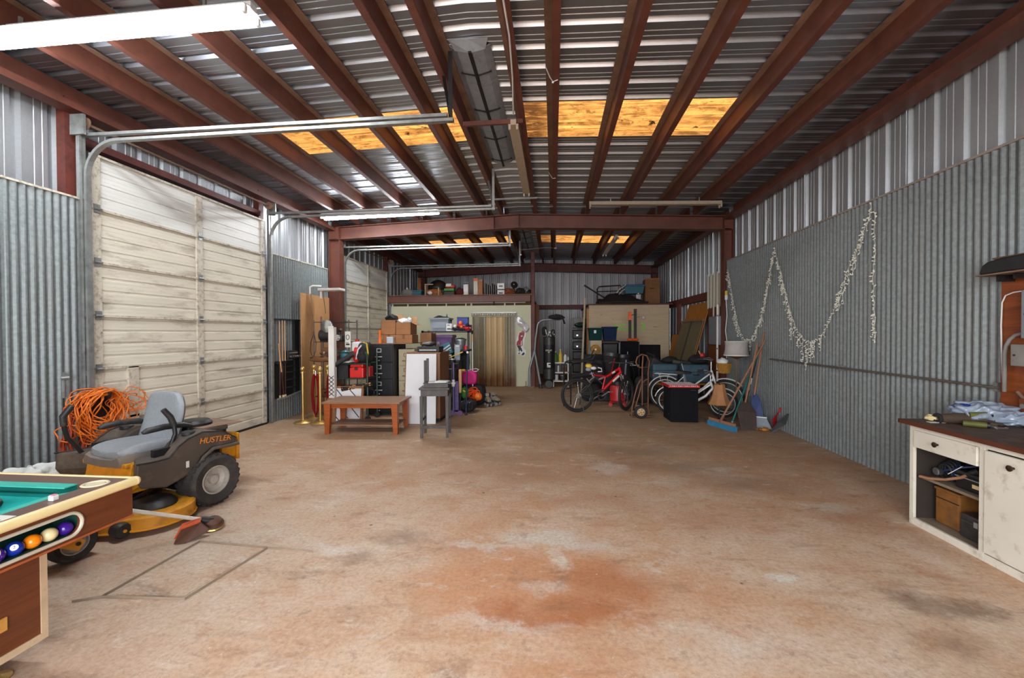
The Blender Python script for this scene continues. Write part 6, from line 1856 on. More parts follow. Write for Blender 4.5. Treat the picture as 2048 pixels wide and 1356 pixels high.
O('inside_shade', G().box(2.2, 3.3, SBY + .5, SBY + .52, 0, 1.3), 'black_cloth', st_)  # black sheet put in for the shade inside the store box
mat('paint_green', C(110, 246, 24), .6)
text('sprayed_mark', 'ACA', .27, 'paint_green', st_, basis((2.10, SBY - .002, 1.72), (1, 0, 0), (0, 0, 1)), .0015, sx=1.15)
text('sprayed_mark', '3', .30, 'paint_green', st_, basis((2.68, SBY - .002, 1.735), (1, 0, 0), (0, 0, 1)), .0015)
O('knot', G().lathe([(.05, 0), (.045, .003), (.02, .004), (.0001, .004)], 14, Matrix.Translation((2.70, SBY, 2.02)) @ Euler((radians(90), 0, 0)).to_matrix().to_4x4(), cap=False), 'paper', st_)
O('knot', G().lathe([(.055, 0), (.05, .002)], 14, Matrix.Translation((2.70, SBY - .0005, 2.02)) @ Euler((radians(90), 0, 0)).to_matrix().to_4x4()), 'rust_board', st_)
g = G()
for x, z, w in ((1.42, 2.1, .06), (1.78, 1.97, .03), (2.52, 2.03, .08), (2.98, 1.73, .12), (1.15, 1.86, .02)):
    g.box(x, x + w, SBY - .002, SBY + .001, z, z + .012)
O('scratch', g, 'brown_bag', st_)

# ---- things on the store box roof
t = thing('tarp_mound', 'dark tarpaulin mound on the store box roof', 'tarp', (2.2, 13.6, 2.45))
O('tarp', G().grid(lambda u, v: (1.35 + 1.53 * u, 13.1 + 1.3 * v, 2.445 + sin(pi * min(max(v, .0), 1)) ** .5 * (.10 + .28 * max(0, sin(pi * (u * .85 + .1))) ** 1.6 + .03 * sin(17 * u + 5 * v) + .02 * sin(31 * u)) * (1 if .02 < u < .98 else .0)), 30, 10), 'black_cloth', t, smooth=40)
O('edge_fold', G().tube([(1.4, 13.12, 2.48), (2.0, 13.1, 2.50), (2.7, 13.1, 2.49), (2.86, 13.12, 2.48)], .03, 8), 'steel_dark', t)
t = tote('loft_tote', 'blue plastic tote on the tarpaulin above the store box', 2.55, 13.8, 2.80, .62, .4, .26, 'teal_plastic', 'blue_plastic')
t = thing('loft_carton', 'brown cardboard box standing tall at the right end of the store box roof', 'box', (3.1, 14.0, 2.45))
O('box', rbox((3.15, 14.0, 2.86), (.46, .4, .82), .006, 1), 'cardboard_dark', t)
O('flap', rbox((3.15, 13.80, 3.28), (.46, .02, .04), .003, 1), 'cardboard', t)
O('label', G().box(3.06, 3.2, 13.796, 13.80, 2.96, 2.99), 'ink', t)
t = thing('bed_frame', 'dark metal tube frame standing on the store box roof', 'frame', (1.75, 13.5, 2.45))
O('frame', G().tube([(1.38, 13.5, 2.50), (1.38, 13.5, 2.95), (1.44, 13.5, 3.02), (2.10, 13.5, 3.05), (2.14, 13.5, 2.9)], .022, 8).tube([(1.38, 13.5, 2.86), (2.12, 13.5, 2.88)], .016, 8), 'black_iron', t, smooth=40)
O('foot', G().box(1.34, 1.42, 13.46, 13.54, 2.445, 2.50), 'black_iron', t)
t = thing('long_pipe', 'dark pipe sticking out diagonally from the tarpaulin', 'pipe', (1.1, 13.2, 2.6))
O('pipe', G().tube([(.98, 13.2, 3.02), (1.55, 13.25, 2.66), (1.9, 13.3, 2.5)], .022, 8), 'black_iron', t, smooth=40)
O('tip', G().tube([(.95, 13.2, 3.04), (1.0, 13.2, 3.005)], .028, 8), 'steel_dark', t)
t = thing('white_rope', 'thin white rope draped by the blue tote on the tarpaulin', 'rope', (2.05, 13.4, 2.8))
O('rope', G().tube([(1.95, 13.35, 2.80), (2.05, 13.36, 2.92), (2.15, 13.38, 2.98), (2.25, 13.4, 3.06)], .012, 6).tube([(2.02, 13.35, 2.74), (2.12, 13.36, 2.86), (2.22, 13.38, 2.92)], .010, 6), 'white_plastic', t)
O('knot', G().ball((1.98, 13.35, 2.82), .02, 8, 6), 'white_plastic', t)
t = thing('loft_jug', 'pale translucent jug on the tarpaulin left of the brown box', 'jug', (2.75, 13.5, 2.7))
O('jug', rbox((2.62, 13.35, 2.66), (.16, .12, .2), .03), 'steel_shelf', t)
O('cap', G().lathe([(.025, 0), (.025, .03)], 10, Matrix.Translation((2.62, 13.35, 2.76))), 'white_plastic', t)

# ---- things on the left loft
mat('ply_rag', C(150, 92, 50), .9, 0, .4, 14)
LZ = 2.70
mat('maroon', C(84, 22, 26), .8, 0, .2, 10)
def on_loft(name, lab, cat, px0, px1, z1, y=12.9):
    return thing(name, lab, cat, ((px0 + px1) / 2, y, LZ))
t = on_loft('white_sack', 'pale rounded sack at the left end of the loft', 'sack', -4.75, -4.35, 2.95)
O('sack', crumple((-4.58, 12.9, LZ), (.40, .3, .27), 131, 18, 10, .1), 'carton_grey', t, smooth=50)
O('tie', G().tube([(-4.58, 12.85, 2.94), (-4.58, 12.84, 3.0)], .03, 8), 'paper', t)
tote('loft_bin', 'blue bin beside the pale sack on the loft', -4.28, 13.0, LZ, .32, .3, .22, 'teal_plastic')
t = on_loft('post_level', 'orange-brown upright post standing at the back of the loft', 'post', -4.3, -4.2, 3.35)
O('post', G().box(-4.31, -4.22, 13.1, 13.16, LZ, 3.34), 'ply_rag', t)
O('edge', G().box(-4.34, -4.31, 13.1, 13.16, LZ, 3.34), 'carton_grey', t)
t = on_loft('black_dome', 'big black dome-shaped hood on the loft above the frame', 'hood', -4.0, -3.4, 3.25, 13.2)
O('dome', G().lathe([(.33, 0), (.34, .02), (.30, .14), (.2, .24), (.08, .30), (.0001, .31)], 22, Matrix.Translation((-3.68, 13.2, 2.97)), cap=False), 'black_iron', t, smooth=50)
O('stand', G().box(-3.95, -3.42, 13.1, 13.3, LZ, 2.97), 'rack_black', t)
t = on_loft('frame_crate', 'open wooden frame holding orange and white rags on the loft', 'crate', -4.0, -3.5, 3.1)
O('frame_post', G().box(-3.98, -3.95, 12.75, 13.0, LZ, 3.07), 'plank_pale', t)
O('frame_rail', G().box(-3.98, -3.72, 12.75, 12.78, 3.07, 3.10), 'plank_pale', t)
O('frame_post', G().box(-3.56, -3.53, 12.75, 13.0, LZ, 2.98), 'plank_pale', t)
O('rags', crumple((-3.70, 12.85, LZ), (.46, .24, .24), 132, 18, 8, .25), 'ply_rag', t, smooth=30)
O('white_rag', crumple((-3.82, 12.76, LZ + .06), (.16, .1, .12), 133, 12, 7, .2), 'white_plastic', t, smooth=30)
t = on_loft('lawn_tool', 'green and red motor unit with a white label on the loft', 'motor', -3.4, -3.05, 3.1)
O('deck', rbox((-3.22, 12.9, 2.79), (.36, .26, .17), .03), 'black_plastic', t)
O('green_cover', rbox((-3.22, 12.9, 2.92), (.32, .24, .09), .02), 'green_plastic', t)
O('red_cover', rbox((-3.2, 12.92, 3.02), (.30, .22, .10), .03), 'red_plastic', t)
O('label', G().box(-3.32, -3.15, 12.78, 12.806, 3.02, 3.10), 'white_plastic', t)
t = on_loft('dark_red_bag', 'dark red bag between the motor unit and the tall cartons on the loft', 'bag', -3.0, -2.75, 2.95)
O('bag', crumple((-2.89, 12.9, LZ), (.3, .24, .26), 134, 18, 10, .16), 'maroon', t, smooth=50)
O('strap', G().tube([(-2.98, 12.8, 2.92), (-2.9, 12.78, 2.98), (-2.8, 12.8, 2.92)], .012, 6), 'black_cloth', t)
for nm, x0, x1, h, m, lab in (('loft_box', -2.78, -2.63, .44, 'white_plastic', 'narrow white and blue carton standing upright on the loft'), ('loft_box', -2.46, -2.33, .56, 'paper', 'taller white carton with a reddish top on the loft'), ('loft_box', -2.32, -2.18, .54, 'cardboard', 'plain brown carton right of the tall white one on the loft')):
    t = on_loft(nm, lab, 'box', x0, x1, LZ + h)
    O('carton', rbox(((x0 + x1) / 2, 12.95, LZ + h / 2), (x1 - x0, .2, h), .004, 1), m, t)
    O('top_print', G().box(x0, x1, 12.848, 12.851, LZ + h * .86, LZ + h * .98), 'orange_plastic' if m == 'paper' else 'navy_plastic' if m == 'white_plastic' else 'tape_brown', t)
t = on_loft('panel_stack', 'row of thin grey panels standing on edge on the loft', 'panels', -2.1, -1.7, 3.1)
for k in range(6):
    O('panel', G().box(-2.10 + k * .065, -2.075 + k * .065, 12.8, 13.1, LZ, LZ + .40 - .03 * (k % 3)), 'carton_grey' if k % 2 else 'steel_dark', t)
for z0, lab in ((LZ, 'lower of two small white cartons stacked on the loft'), (LZ + .21, 'upper of two small white cartons stacked on the loft')):
    t = on_loft('small_carton', lab, 'box', -1.7, -1.5, z0)
    O('carton', rbox((-1.60, 12.85, z0 + .09), (.22, .16, .18), .004, 1), 'white_plastic', t)
    O('mark', G().box(-1.66, -1.54, 12.766, 12.771, z0 + .07, z0 + .11), 'steel_dark', t)
tag(O('carton_tray', G().box(-1.73, -1.47, 12.74, 12.96, LZ + .181, LZ + .209), 'black_plastic'), 'thin dark tray between the two small white cartons on the loft', 'tray')
t = on_loft('clay_pot', 'reddish bundle right of the white cartons on the loft', 'bundle', -1.5, -1.3, 2.9)
O('bundle', crumple((-1.36, 12.9, LZ), (.36, .28, .24), 135, 18, 8, .2), 'brown_bag', t, smooth=40)
O('band', G().tube([(-1.5, 12.78, 2.78), (-1.36, 12.76, 2.82), (-1.24, 12.79, 2.78)], .012, 6), 'red_plastic', t)
t = on_loft('work_light', 'black work light with a bright reflector on the loft', 'lamp', -1.4, -1.1, 3.1)
O('stand', G().tube([(-1.32, 13.1, LZ), (-1.25, 13.1, 2.98)], .02, 8).tube([(-1.12, 13.1, LZ), (-1.25, 13.1, 2.98)], .02, 8), 'black_iron', t)
O('head', G().lathe([(.05, 0), (.11, .10), (.115, .12)], 16, Matrix.Translation((-1.24, 13.1, 3.02)) @ Euler((radians(70), 0, .3)).to_matrix().to_4x4()), 'black_iron', t, smooth=40)
O('reflector', G().ball((-1.22, 12.99, 3.07), .03, 10, 7), 'chrome', t, smooth=60)
for x, w, h, m, lab, sd in ((-1.02, .34, .24, 'black_cloth', 'dark clump of gear in the middle right of the loft', 136), (-.86, .26, .28, 'zinc_bucket', 'grey wire clutter near the right end of the loft', 137), (-.74, .22, .18, 'bag_black', 'black bag at the right end of the loft', 138)):
    t = on_loft('loft_bundle', lab, 'bundle', x - w / 2, x + w / 2, LZ + h)
    O('bundle', crumple((x, 12.9 + .12 * (sd % 2), LZ), (w, .24, h), sd, 16, 8, .25), m, t, smooth=40)
    O('cord', G().tube([(x - w * .4, 12.77, LZ + .05), (x, 12.75, LZ + h * .6), (x + w * .4, 12.77, LZ + .06)], .01, 6), 'steel_dark', t)
world_coords(False)
# ================================================================== right half
world_coords(False)
mat('bike_red', C(196, 22, 30), 0.3, 0.1, 0.06)
mat('bike_white', C(216, 214, 210), 0.3, 0.1, 0.05)
mat('alloy', C(196, 198, 200), 0.25, 0.85, 0.1, 20)
mat('rubber', C(26, 25, 25), 0.75, 0, 0.2, 14)
mat('saddle_black', C(24, 23, 24), 0.55)
mat('rust_tube', C(120, 78, 54), 0.6, 0.2, 0.25, 14, dirt=.3, dcol=C(74, 44, 30))
mat('hub_cream', C(206, 176, 132), 0.5, 0.1, 0.2, 20, dirt=.3)
mat('basket_tan', C(164, 118, 44), 0.8, 0, 0.25, 30)
mat('suitcase_blue', C(62, 92, 108), 0.6, 0, 0.2, 9, dirt=.2, dcol=C(40, 50, 56))
mat('speaker_carpet', C(24, 25, 29), 0.95, 0, 0.15, 40, spec=.15, bump=.3, bscale=300)
mat('grille_red', C(190, 30, 30), 0.4, 0, 0.1)
mat('shade_tan', C(172, 120, 78), 0.8, 0, 0.08, 12)
mat('shade_grey', C(176, 170, 166), 0.8, 0, 0.06, 20)
mat('broom_wood', C(150, 106, 76), 0.6, 0, 0.2, 9, dirt=.2)
mat('broom_teal', C(16, 104, 96), 0.4, 0, 0.1)
mat('brush_blue', C(40, 122, 164), 0.7, 0, 0.15, 20)
mat('panel_olive', C(110, 100, 70), 0.6, 0, 0.12, 4, dirt=.2)
mat('ebox_grey', C(132, 138, 146), 0.5, 0.2, 0.06)
mat('ply_orange', C(168, 106, 34), 0.7, 0, 0.15, 5)
mat('rust_panel', C(110, 54, 22), 0.7, 0, 0.2, 4, dirt=.2)
mat('off_white_tin', C(186, 182, 168), 0.5, 0.1, 0.08)

def bike_wheel(parent, c, r, heading, tyre_r, m_rim, spokes=24, label=None, lean=0.0):
    """c: hub in the bike's own axes; heading: turn about z of the wheel plane"""
    M = Matrix.Translation(c) @ Matrix.Rotation(heading, 4, 'Z')
    pts = lambda rr: [tuple(M @ V((rr * cos(2 * pi * k / 40), 0, rr * sin(2 * pi * k / 40)))) for k in range(40)]
    t = O('tyre', G().tube(pts(r - tyre_r), tyre_r, 10, closed=True), 'rubber', parent, smooth=60)
    O('rim', G().tube(pts(r - tyre_r * 2 - .008), .011, 8, closed=True), m_rim, t, smooth=60)
    g = G()
    rim = r - tyre_r * 2 - .01
    for k in range(spokes):
        a = 2 * pi * k / spokes
        b = a + (.5 if k % 2 else -.5)
        s = .03 if k % 4 < 2 else -.03
        g.tube([tuple(M @ V((.022 * cos(b), s, .022 * sin(b)))), tuple(M @ V((rim * cos(a), 0, rim * sin(a))))], .0016, 4)
    O('spokes', g, 'alloy', t, kind='stuff')
    O('hub', G().tube([tuple(M @ V((0, -.05, 0))), tuple(M @ V((0, .05, 0)))], .022, 12), 'alloy', t, smooth=40)
    return t

def crank_set(parent, c, a=0.6, ring=.085, side=-1):
    M = Matrix.Translation(c)
    o = O('chainring', G().lathe([(ring * .8, -.003), (ring, -.003), (ring, .003), (ring * .8, .003)], 28, M @ Matrix.Translation((0, side * .05, 0)) @ MX, cap=False).tube([(c[0], -.06, c[2]), (c[0], .06, c[2])], .018, 10), 'steel_dark', parent)
    L = .17
    for s in (1, -1):
        e = (c[0] + s * L * cos(a), side * s * .075, c[2] + s * L * sin(a))
        k = O('crank_arm', G().bar((c[0], side * s * .07, c[2]), e, .02, .014, up=(0, 1, 0)), 'alloy', o)
        O('pedal', rbox((e[0], e[1] + side * s * .05, e[2]), (.085, .08, .022), .006), 'alloy', k)
    return o

# ---- red mountain bike
rb = thing('mountain_bike', 'red full-suspension mountain bike with a helmet on its saddle, wheels on the floor', 'bicycle', (.468, 8.33, 0), math.atan2(.24, .97))
bike_wheel(rb, (0, 0, .335), .335, 0, .027, 'steel_dark')
bike_wheel(rb, (1.01, 0, .335), .335, radians(42), .027, 'steel_dark')
A_ = V((.855, 0, .87)); B_ = V((.895, 0, .745)); Cc = V((.60, 0, .69)); S_ = V((.33, 0, .725)); BB = V((.50, 0, .40)); Pv = V((.53, 0, .52))
g = G().tube([A_, B_], .030, 12).tube([A_ + V((0, 0, -.03)), Cc, ], .024, 10).tube([Cc, S_], .018, 10).tube([B_ + V((-.01, 0, .02)), BB], [.034, .026], 12).tube([Cc + V((-.03, 0, -.01)), BB], .018, 10)
O('frame', g, 'bike_red', rb, smooth=50)
O('decal', G().tube([B_ + (BB - B_) * .12 + V((0, -.012, 0)), B_ + (BB - B_) * .45 + V((0, -.010, 0))], .028, 10), 'bike_white', rb, smooth=50)
O('decal', G().tube([A_ + (Cc - A_) * .35 + V((0, -.008, -.02)), A_ + (Cc - A_) * .60 + V((0, -.008, -.012))], .020, 10), 'bike_white', rb, smooth=50)
g = G().tube([S_ + V((.02, 0, -.02)), Pv], .016, 10)
for s in (-1, 1):
    g.tube([Pv + V((0, s * .02, -.08)), (.25, s * .055, .36), (0, s * .065, .335)], .012, 8).tube([(.36, s * .03, .70), (.22, s * .05, .52), (0, s * .065, .335)], .010, 8)
O('rear_swingarm', g, 'steel_dark', rb, smooth=50)
O('shock_absorber', G().tube([(.42, 0, .63), (.57, 0, .68)], .016, 10).lathe([(.026, -.03), (.026, .03)], 12, Matrix.Translation((.48, 0, .65)) @ Matrix.Rotation(1.25, 4, 'Y')), 'alloy', rb, smooth=40)
O('rear_brake', G().bar((.20, -.05, .60), (.33, -.05, .70), .02, .02).bar((.17, -.05, .66), (.24, -.05, .58), .02, .02), 'alloy', rb)
fk = G()
for s in (-1, 1):
    fk.tube([V((.905, s * .055, .70)), V((1.01, s * .06, .335))], .017, 10)
fk.bar((.905, -.07, .70), (.905, .07, .70), .04, .03).tube([B_, (.905, 0, .70)], .018, 8)
fo = O('suspension_fork', fk, 'alloy', rb, smooth=50)
g = G()
for s in (-1, 1):
    g.tube([V((.945, s * .057, .56)), V((1.01, s * .06, .335))], .022, 10)
O('fork_lower', g, 'steel_dark', fo, smooth=50)
hbm = Matrix.Translation((.87, 0, .90)) @ Matrix.Rotation(radians(42), 4, 'Z')
O('handlebar', G().tube([tuple(hbm @ V(p)) for p in ((-.02, -.30, .09), (.02, -.14, .06), (.03, 0, .05), (.02, .14, .06), (-.02, .30, .09))], .013, 8).tube([A_, tuple(hbm @ V((.03, 0, .05)))], .018, 8), 'steel_dark', rb, smooth=50)
for s in (-1, 1):
    O('grip', G().tube([tuple(hbm @ V((.0, s * .20, .075))), tuple(hbm @ V((-.02, s * .31, .09)))], .018, 8), 'rubber', rb, smooth=50)
    O('brake_lever', G().tube([tuple(hbm @ V((.03, s * .17, .06))), tuple(hbm @ V((.06, s * .26, .04)))], .008, 6), 'alloy', rb)
O('seat_post', G().tube([S_ + V((.0, 0, -.06)), S_ + V((-.05, 0, .06))], .015, 8).bar((.25, 0, .745), (.33, 0, .765), .03, .02), 'alloy', rb, smooth=40)
O('saddle', G().loft([[(.16, -.07, .79), (.16, .07, .79), (.16, .06, .84), (.16, -.06, .84)], [(.27, -.06, .79), (.27, .06, .79), (.27, .05, .83), (.27, -.05, .83)], [(.42, -.02, .795), (.42, .02, .795), (.42, .015, .82), (.42, -.015, .82)]]), 'saddle_black', rb, bevel=.012)
crank_set(rb, (.475, 0, .315), .55)
O('rear_cassette', G().lathe([(.05, -.02), (.05, -.012), (.04, -.008), (.04, 0), (.03, .004), (.03, .012)], 18, Matrix.Translation((0, -.055, .335)) @ MX), 'alloy', rb, smooth=30)
O('derailleur', G().bar((.02, -.07, .32), (.05, -.07, .22), .02, .02).lathe([(.02, -.005), (.02, .005)], 12, Matrix.Translation((.05, -.07, .215)) @ MX), 'steel_dark', rb)
O('chain', G().tube([(.0, -.055, .378), (.475, -.05, .40)], .005, 5).tube([(.05, -.055, .20), (.475, -.05, .23)], .005, 5), 'steel_dark', rb)
O('kickstand', G().tube([(.04, -.06, .31), (.10, -.10, .02)], .010, 8), 'steel_dark', rb)
O('wheel_reflector', G().obox((.90, -.05, .40), (.02, .012, .07), (0, .3, radians(42))), 'white_plastic', rb)
world_coords(True)
t = thing('bike_helmet', 'black bike helmet with yellow and white patches lying on the red bike saddle', 'helmet', (.76, 8.4, .82))
O('shell', crumple((.80, 8.42, .80), (.36, .20, .16), 201, 20, 10, .08), 'saddle_black', t, smooth=50)
O('yellow_patch', crumple((.69, 8.36, .86), (.14, .12, .09), 202, 14, 8, .12), 'yellow_plastic', t, smooth=50)
O('white_patch', crumple((.78, 8.34, .83), (.12, .10, .07), 203, 14, 8, .12), 'white_plastic', t, smooth=50)
O('visor', crumple((.68, 8.34, .80), (.12, .12, .08), 204, 14, 8, .08), 'grey_tote', t, smooth=50)
O('strap', G().tube([(.86, 8.33, .88), (.93, 8.34, .86), (.94, 8.34, .80), (.86, 8.33, .80)], .012, 6), 'white_plastic', t)

# ---- black tube frame of a folding cot behind the bike
t = thing('folding_cot', 'black tubular folding frame standing behind the red bike', 'frame', (.5, 9.1, 0))
O('side_tube', G().tube([(.22, 9.0, .0), (.22, 9.0, .82), (.25, 9.0, .94), (.35, 9.0, .975), (.61, 9.0, .985), (.77, 9.0, 1.05), (.85, 9.0, 1.2)], .016, 8), 'black_iron', t, smooth=40)
O('side_tube', G().tube([(.37, 9.2, .0), (.37, 9.2, .81), (.41, 9.2, .91), (.66, 9.2, .94), (.84, 9.2, .99), (.91, 9.2, 1.11)], .016, 8), 'black_iron', t, smooth=40)
O('cross_bar', G().tube([(.22, 9.0, .36), (.37, 9.2, .36)], .012, 6).tube([(.37, 9.2, .36), (.57, 9.2, .41)], .012, 6).tube([(.57, 9.2, .0), (.57, 9.2, .93)], .014, 6).tube([(.25, 9.0, .93), (.41, 9.2, .91)], .012, 6), 'black_iron', t)
O('canvas_roll', G().tube([(.40, 9.22, .60), (.80, 9.25, .66)], .05, 10).tube([(.40, 9.24, .50), (.84, 9.28, .53)], .04, 10), 'black_cloth', t, smooth=50)

# ---- totes, bins and bags in the dark corner
mat('matte_navy', C(26, 42, 74), .75, 0, .08, spec=.15)
mat('matte_green', C(12, 56, 54), .75, 0, .08, spec=.15)
t = tote('green_tote', 'dark green tote with a white label standing on the boxes by the store wall', 1.12, 11.5, 1.36, .36, .34, .33, 'matte_green')
O('label', G().box(1.07, 1.13, 11.315, 11.322, 1.55, 1.63), 'white_plastic', t)
tote('navy_tote', 'navy blue tote standing right of the dark green one', 1.50, 11.5, 1.36, .36, .34, .36, 'matte_navy')
t = thing('tote_stand', 'tall pale chipboard box under the two totes', 'box', (1.12, 11.5, 0))
O('body', G().box(.96, 1.27, 11.32, 11.7, 0, 1.355), 'ply_pale', t)
O('edge_strip', G().box(.95, .975, 11.31, 11.33, 0, 1.355), 'teal_plastic', t)
t = thing('black_barrel', 'tall black wheeled bin under the navy tote', 'bin', (1.5, 11.5, 0))
O('bin', G().loft([[(1.36, 11.36, .06), (1.64, 11.36, .06), (1.64, 11.68, .06), (1.36, 11.68, .06)], [(1.31, 11.3, 1.27), (1.69, 11.3, 1.27), (1.69, 11.72, 1.27), (1.31, 11.72, 1.27)]]), 'black_plastic', t, bevel=.02)
O('lid', rbox((1.50, 11.5, 1.31), (.44, .47, .085), .03), 'black_plastic', t)
for x in (1.36, 1.64):
    O('wheel', G().lathe([(.02, -.02), (.09, -.02), (.09, .02), (.02, .02)], 16, Matrix.Translation((x, 11.7, .09)) @ MY), 'rubber', t)
O('handle', G().tube([(1.69, 11.35, .95), (1.73, 11.33, .95), (1.73, 11.33, 1.3), (1.69, 11.35, 1.3)], .014, 6), 'steel_shelf', t)
t = thing('tan_drum', 'round tan drum head facing forward above the black bags', 'drum', (1.1, 10.9, 1.05))
Md = Matrix.Translation((1.085, 11.0, 1.13)) @ Euler((radians(90), 0, 0)).to_matrix().to_4x4()
O('shell', G().lathe([(.115, -.16), (.12, -.15), (.12, 0), (.115, .012)], 26, Md), 'basket_tan', t, smooth=35)
O('head', G().lathe([(.105, .012), (.10, .016), (.0001, .02)], 26, Md, cap=False), 'basket_tan', t, smooth=40)
O('hub_cap', G().lathe([(.03, .018), (.025, .03), (.0001, .032)], 14, Md, cap=False), 'steel_shelf', t, smooth=40)
t = thing('drum_stand', 'dark padded trunk under the tan drum', 'trunk', (1.05, 11.0, 0))
O('trunk', rbox((1.03, 10.98, .50), (.5, .4, 1.0), .05), 'black_cloth', t)
O('lid_band', rbox((1.03, 10.775, .84), (.5, .02, .05), .008), 'steel_dark', t)
def golf_bag(name, lab, x, y, r, h, lean, m, trim):
    t = thing(name, lab, 'bag', (x, y, 0))
    ax = V((lean, .06, 1)).normalized()
    c0 = V((x, y, .02))
    pts = [c0, c0 + ax * h * .3, c0 + ax * h * .7, c0 + ax * h]
    O('body', G().tube(pts, [r, r * 1.02, r * .98, r * 1.05], 16), m, t, smooth=50)
    O('pocket', crumple(tuple(c0 + ax * h * .18 + V((0, -r * .8, 0))), (r * 1.5, r * .8, h * .42), int(x * 100), 14, 9, .1), m, t, smooth=50)
    O('panel', G().bar(c0 + ax * h * .35 + V((-.03, -r * 1.04, 0)), c0 + ax * h * .92 + V((.05, -r * 1.02, 0)), .05, .012), trim, t)
    O('cuff', G().tube([c0 + ax * h * .96, c0 + ax * h * 1.03], r * 1.1, 16), 'steel_dark', t, smooth=50)
    O('strap', G().tube([c0 + ax * h * .9 + V((r, 0, 0)), c0 + ax * h * .6 + V((r * 1.5, -.05, 0)), c0 + ax * h * .3 + V((r, -.03, 0))], .018, 6, flat=.4), 'black_cloth', t)
    return t
golf_bag('golf_bag', 'black golf bag with red panels standing behind the red bike', 1.22, 9.75, .17, 1.05, .10, 'black_cloth', 'red_plastic')
golf_bag('golf_bag', 'second dark golf bag right of the one with red panels', 1.66, 9.95, .16, 1.0, -.06, 'black_cloth', 'grey_tote')
t = thing('travel_bag', 'dark purple-grey holdall piled left of the golf bags', 'bag', (.98, 9.8, .45))
O('bag', crumple((.93, 9.75, .42), (.44, .36, .50), 211, 24, 14, .10, 0, .6), mat('holdall', C(46, 42, 54), .8, 0, .2, 10), t, smooth=50)
O('zip', G().tube([(.78, 9.57, .74), (.95, 9.55, .80), (1.1, 9.57, .76)], .012, 6), 'steel_shelf', t)
t = thing('red_vacuum', 'red shop canister standing on the floor between the bike wheels', 'canister', (1.38, 9.1, 0))
O('drum', G().lathe([(.10, .10), (.16, .12), (.165, .38), (.14, .44), (.0001, .46)], 22, Matrix.Translation((1.36, 9.15, 0)), cap=True), 'red_plastic', t, smooth=40)
O('motor_head', G().lathe([(.13, .45), (.12, .52), (.05, .56), (.0001, .56)], 20, Matrix.Translation((1.36, 9.15, 0)), cap=False), 'black_plastic', t, smooth=40)
for k in range(4):
    a = k * pi / 2 + .6
    O('caster_leg', G().bar((1.36 + .08 * cos(a), 9.15 + .08 * sin(a), .12), (1.36 + .2 * cos(a), 9.15 + .2 * sin(a), .06), .05, .03).lathe([(.01, -.015), (.04, -.015), (.04, .015), (.01, .015)], 12, Matrix.Translation((1.36 + .2 * cos(a), 9.15 + .2 * sin(a), .04)) @ MX), 'red_plastic', t)
t = thing('sack_pile', 'black sacks heaped on the floor behind the bike frame', 'sacks', (.85, 9.3, 0))
O('sack', crumple((.84, 9.75, 0), (.42, .4, .42), 213, 24, 12, .10, 0, .6), 'black_cloth', t, smooth=50)
O('sack', crumple((1.98, 9.5, 0), (.40, .4, .60), 214, 24, 12, .10, 0, .6), 'black_cloth', t, smooth=50)
# orange appliance truck on the black boxes
t = thing('appliance_truck', 'orange and black upright appliance truck standing on the black boxes', 'hand truck', (2.1, 11.5, 1.36))
for x, zt, m in ((2.04, 2.12, 'orange_bright'), (2.18, 2.19, 'black_iron')):
    u_ = O('upright', G().box(x - .035, x + .035, 11.5, 11.54, 1.34, zt), 'black_iron', t)
    O('upright_cap', G().box(x - .037, x + .037, 11.496, 11.544, zt - (.22 if m == 'orange_bright' else .04), zt + .005), m if m == 'orange_bright' else 'rust_board', u_)
    O('foot', crumple((x + .0, 11.48, 1.335), (.17, .14, .08), int(x * 50), 12, 7, .15), 'orange_bright', u_, smooth=40)
O('rung', G().tube([(2.06, 11.52, 2.02), (2.17, 11.52, 2.06)], .010, 8), 'rust_board', t)
t = thing('black_boxes', 'tall black trunk under the orange truck uprights', 'trunk', (2.0, 11.5, 0))
O('trunk', rbox((1.985, 11.5, .666), (.50, .5, 1.33), .03), 'speaker_carpet', t)
O('corner_band', G().box(1.735, 1.75, 11.245, 11.26, 0, 1.33).box(2.22, 2.235, 11.245, 11.26, 0, 1.33), 'steel_dark', t)
O('handle_glint', rbox((1.93, 11.24, 1.0), (.03, .02, .14), .008), 'chrome', t)
O('shelf_lip', G().box(1.76, 2.22, 11.22, 11.25, .70, .72), 'steel_shelf', t)
t = thing('tilted_bin', 'grey-black plastic bin tilted over beside the black trunk', 'bin', (2.55, 11.2, 0))
Mt = Matrix.Translation((2.50, 11.1, .40)) @ Euler((0, .45, .1)).to_matrix().to_4x4()
O('bin', G().loft([[tuple(Mt @ V(p)) for p in ((-.17, -.17, -.36), (.17, -.17, -.36), (.17, .17, -.36), (-.17, .17, -.36))], [tuple(Mt @ V(p)) for p in ((-.24, -.22, .48), (.24, -.22, .48), (.24, .22, .48), (-.24, .22, .48))]]), mat('bin_grey', C(70, 68, 72), .6, 0, .15, 12), t, bevel=.012)
O('rim', G().tube([tuple(Mt @ V(p)) for p in ((-.25, -.23, .48), (.25, -.23, .48), (.25, .23, .48), (-.25, .23, .48))], .02, 8, closed=True), 'black_plastic', t)
O('hinge_bar', G().tube([tuple(Mt @ V(p)) for p in ((-.25, -.2, .52), (-.30, .2, .54))], .025, 8), 'steel_dark', t)
O('prop', G().bar((2.56, 11.1, 0), (2.56, 11.1, .16), .3, .3), 'black_plastic', t)

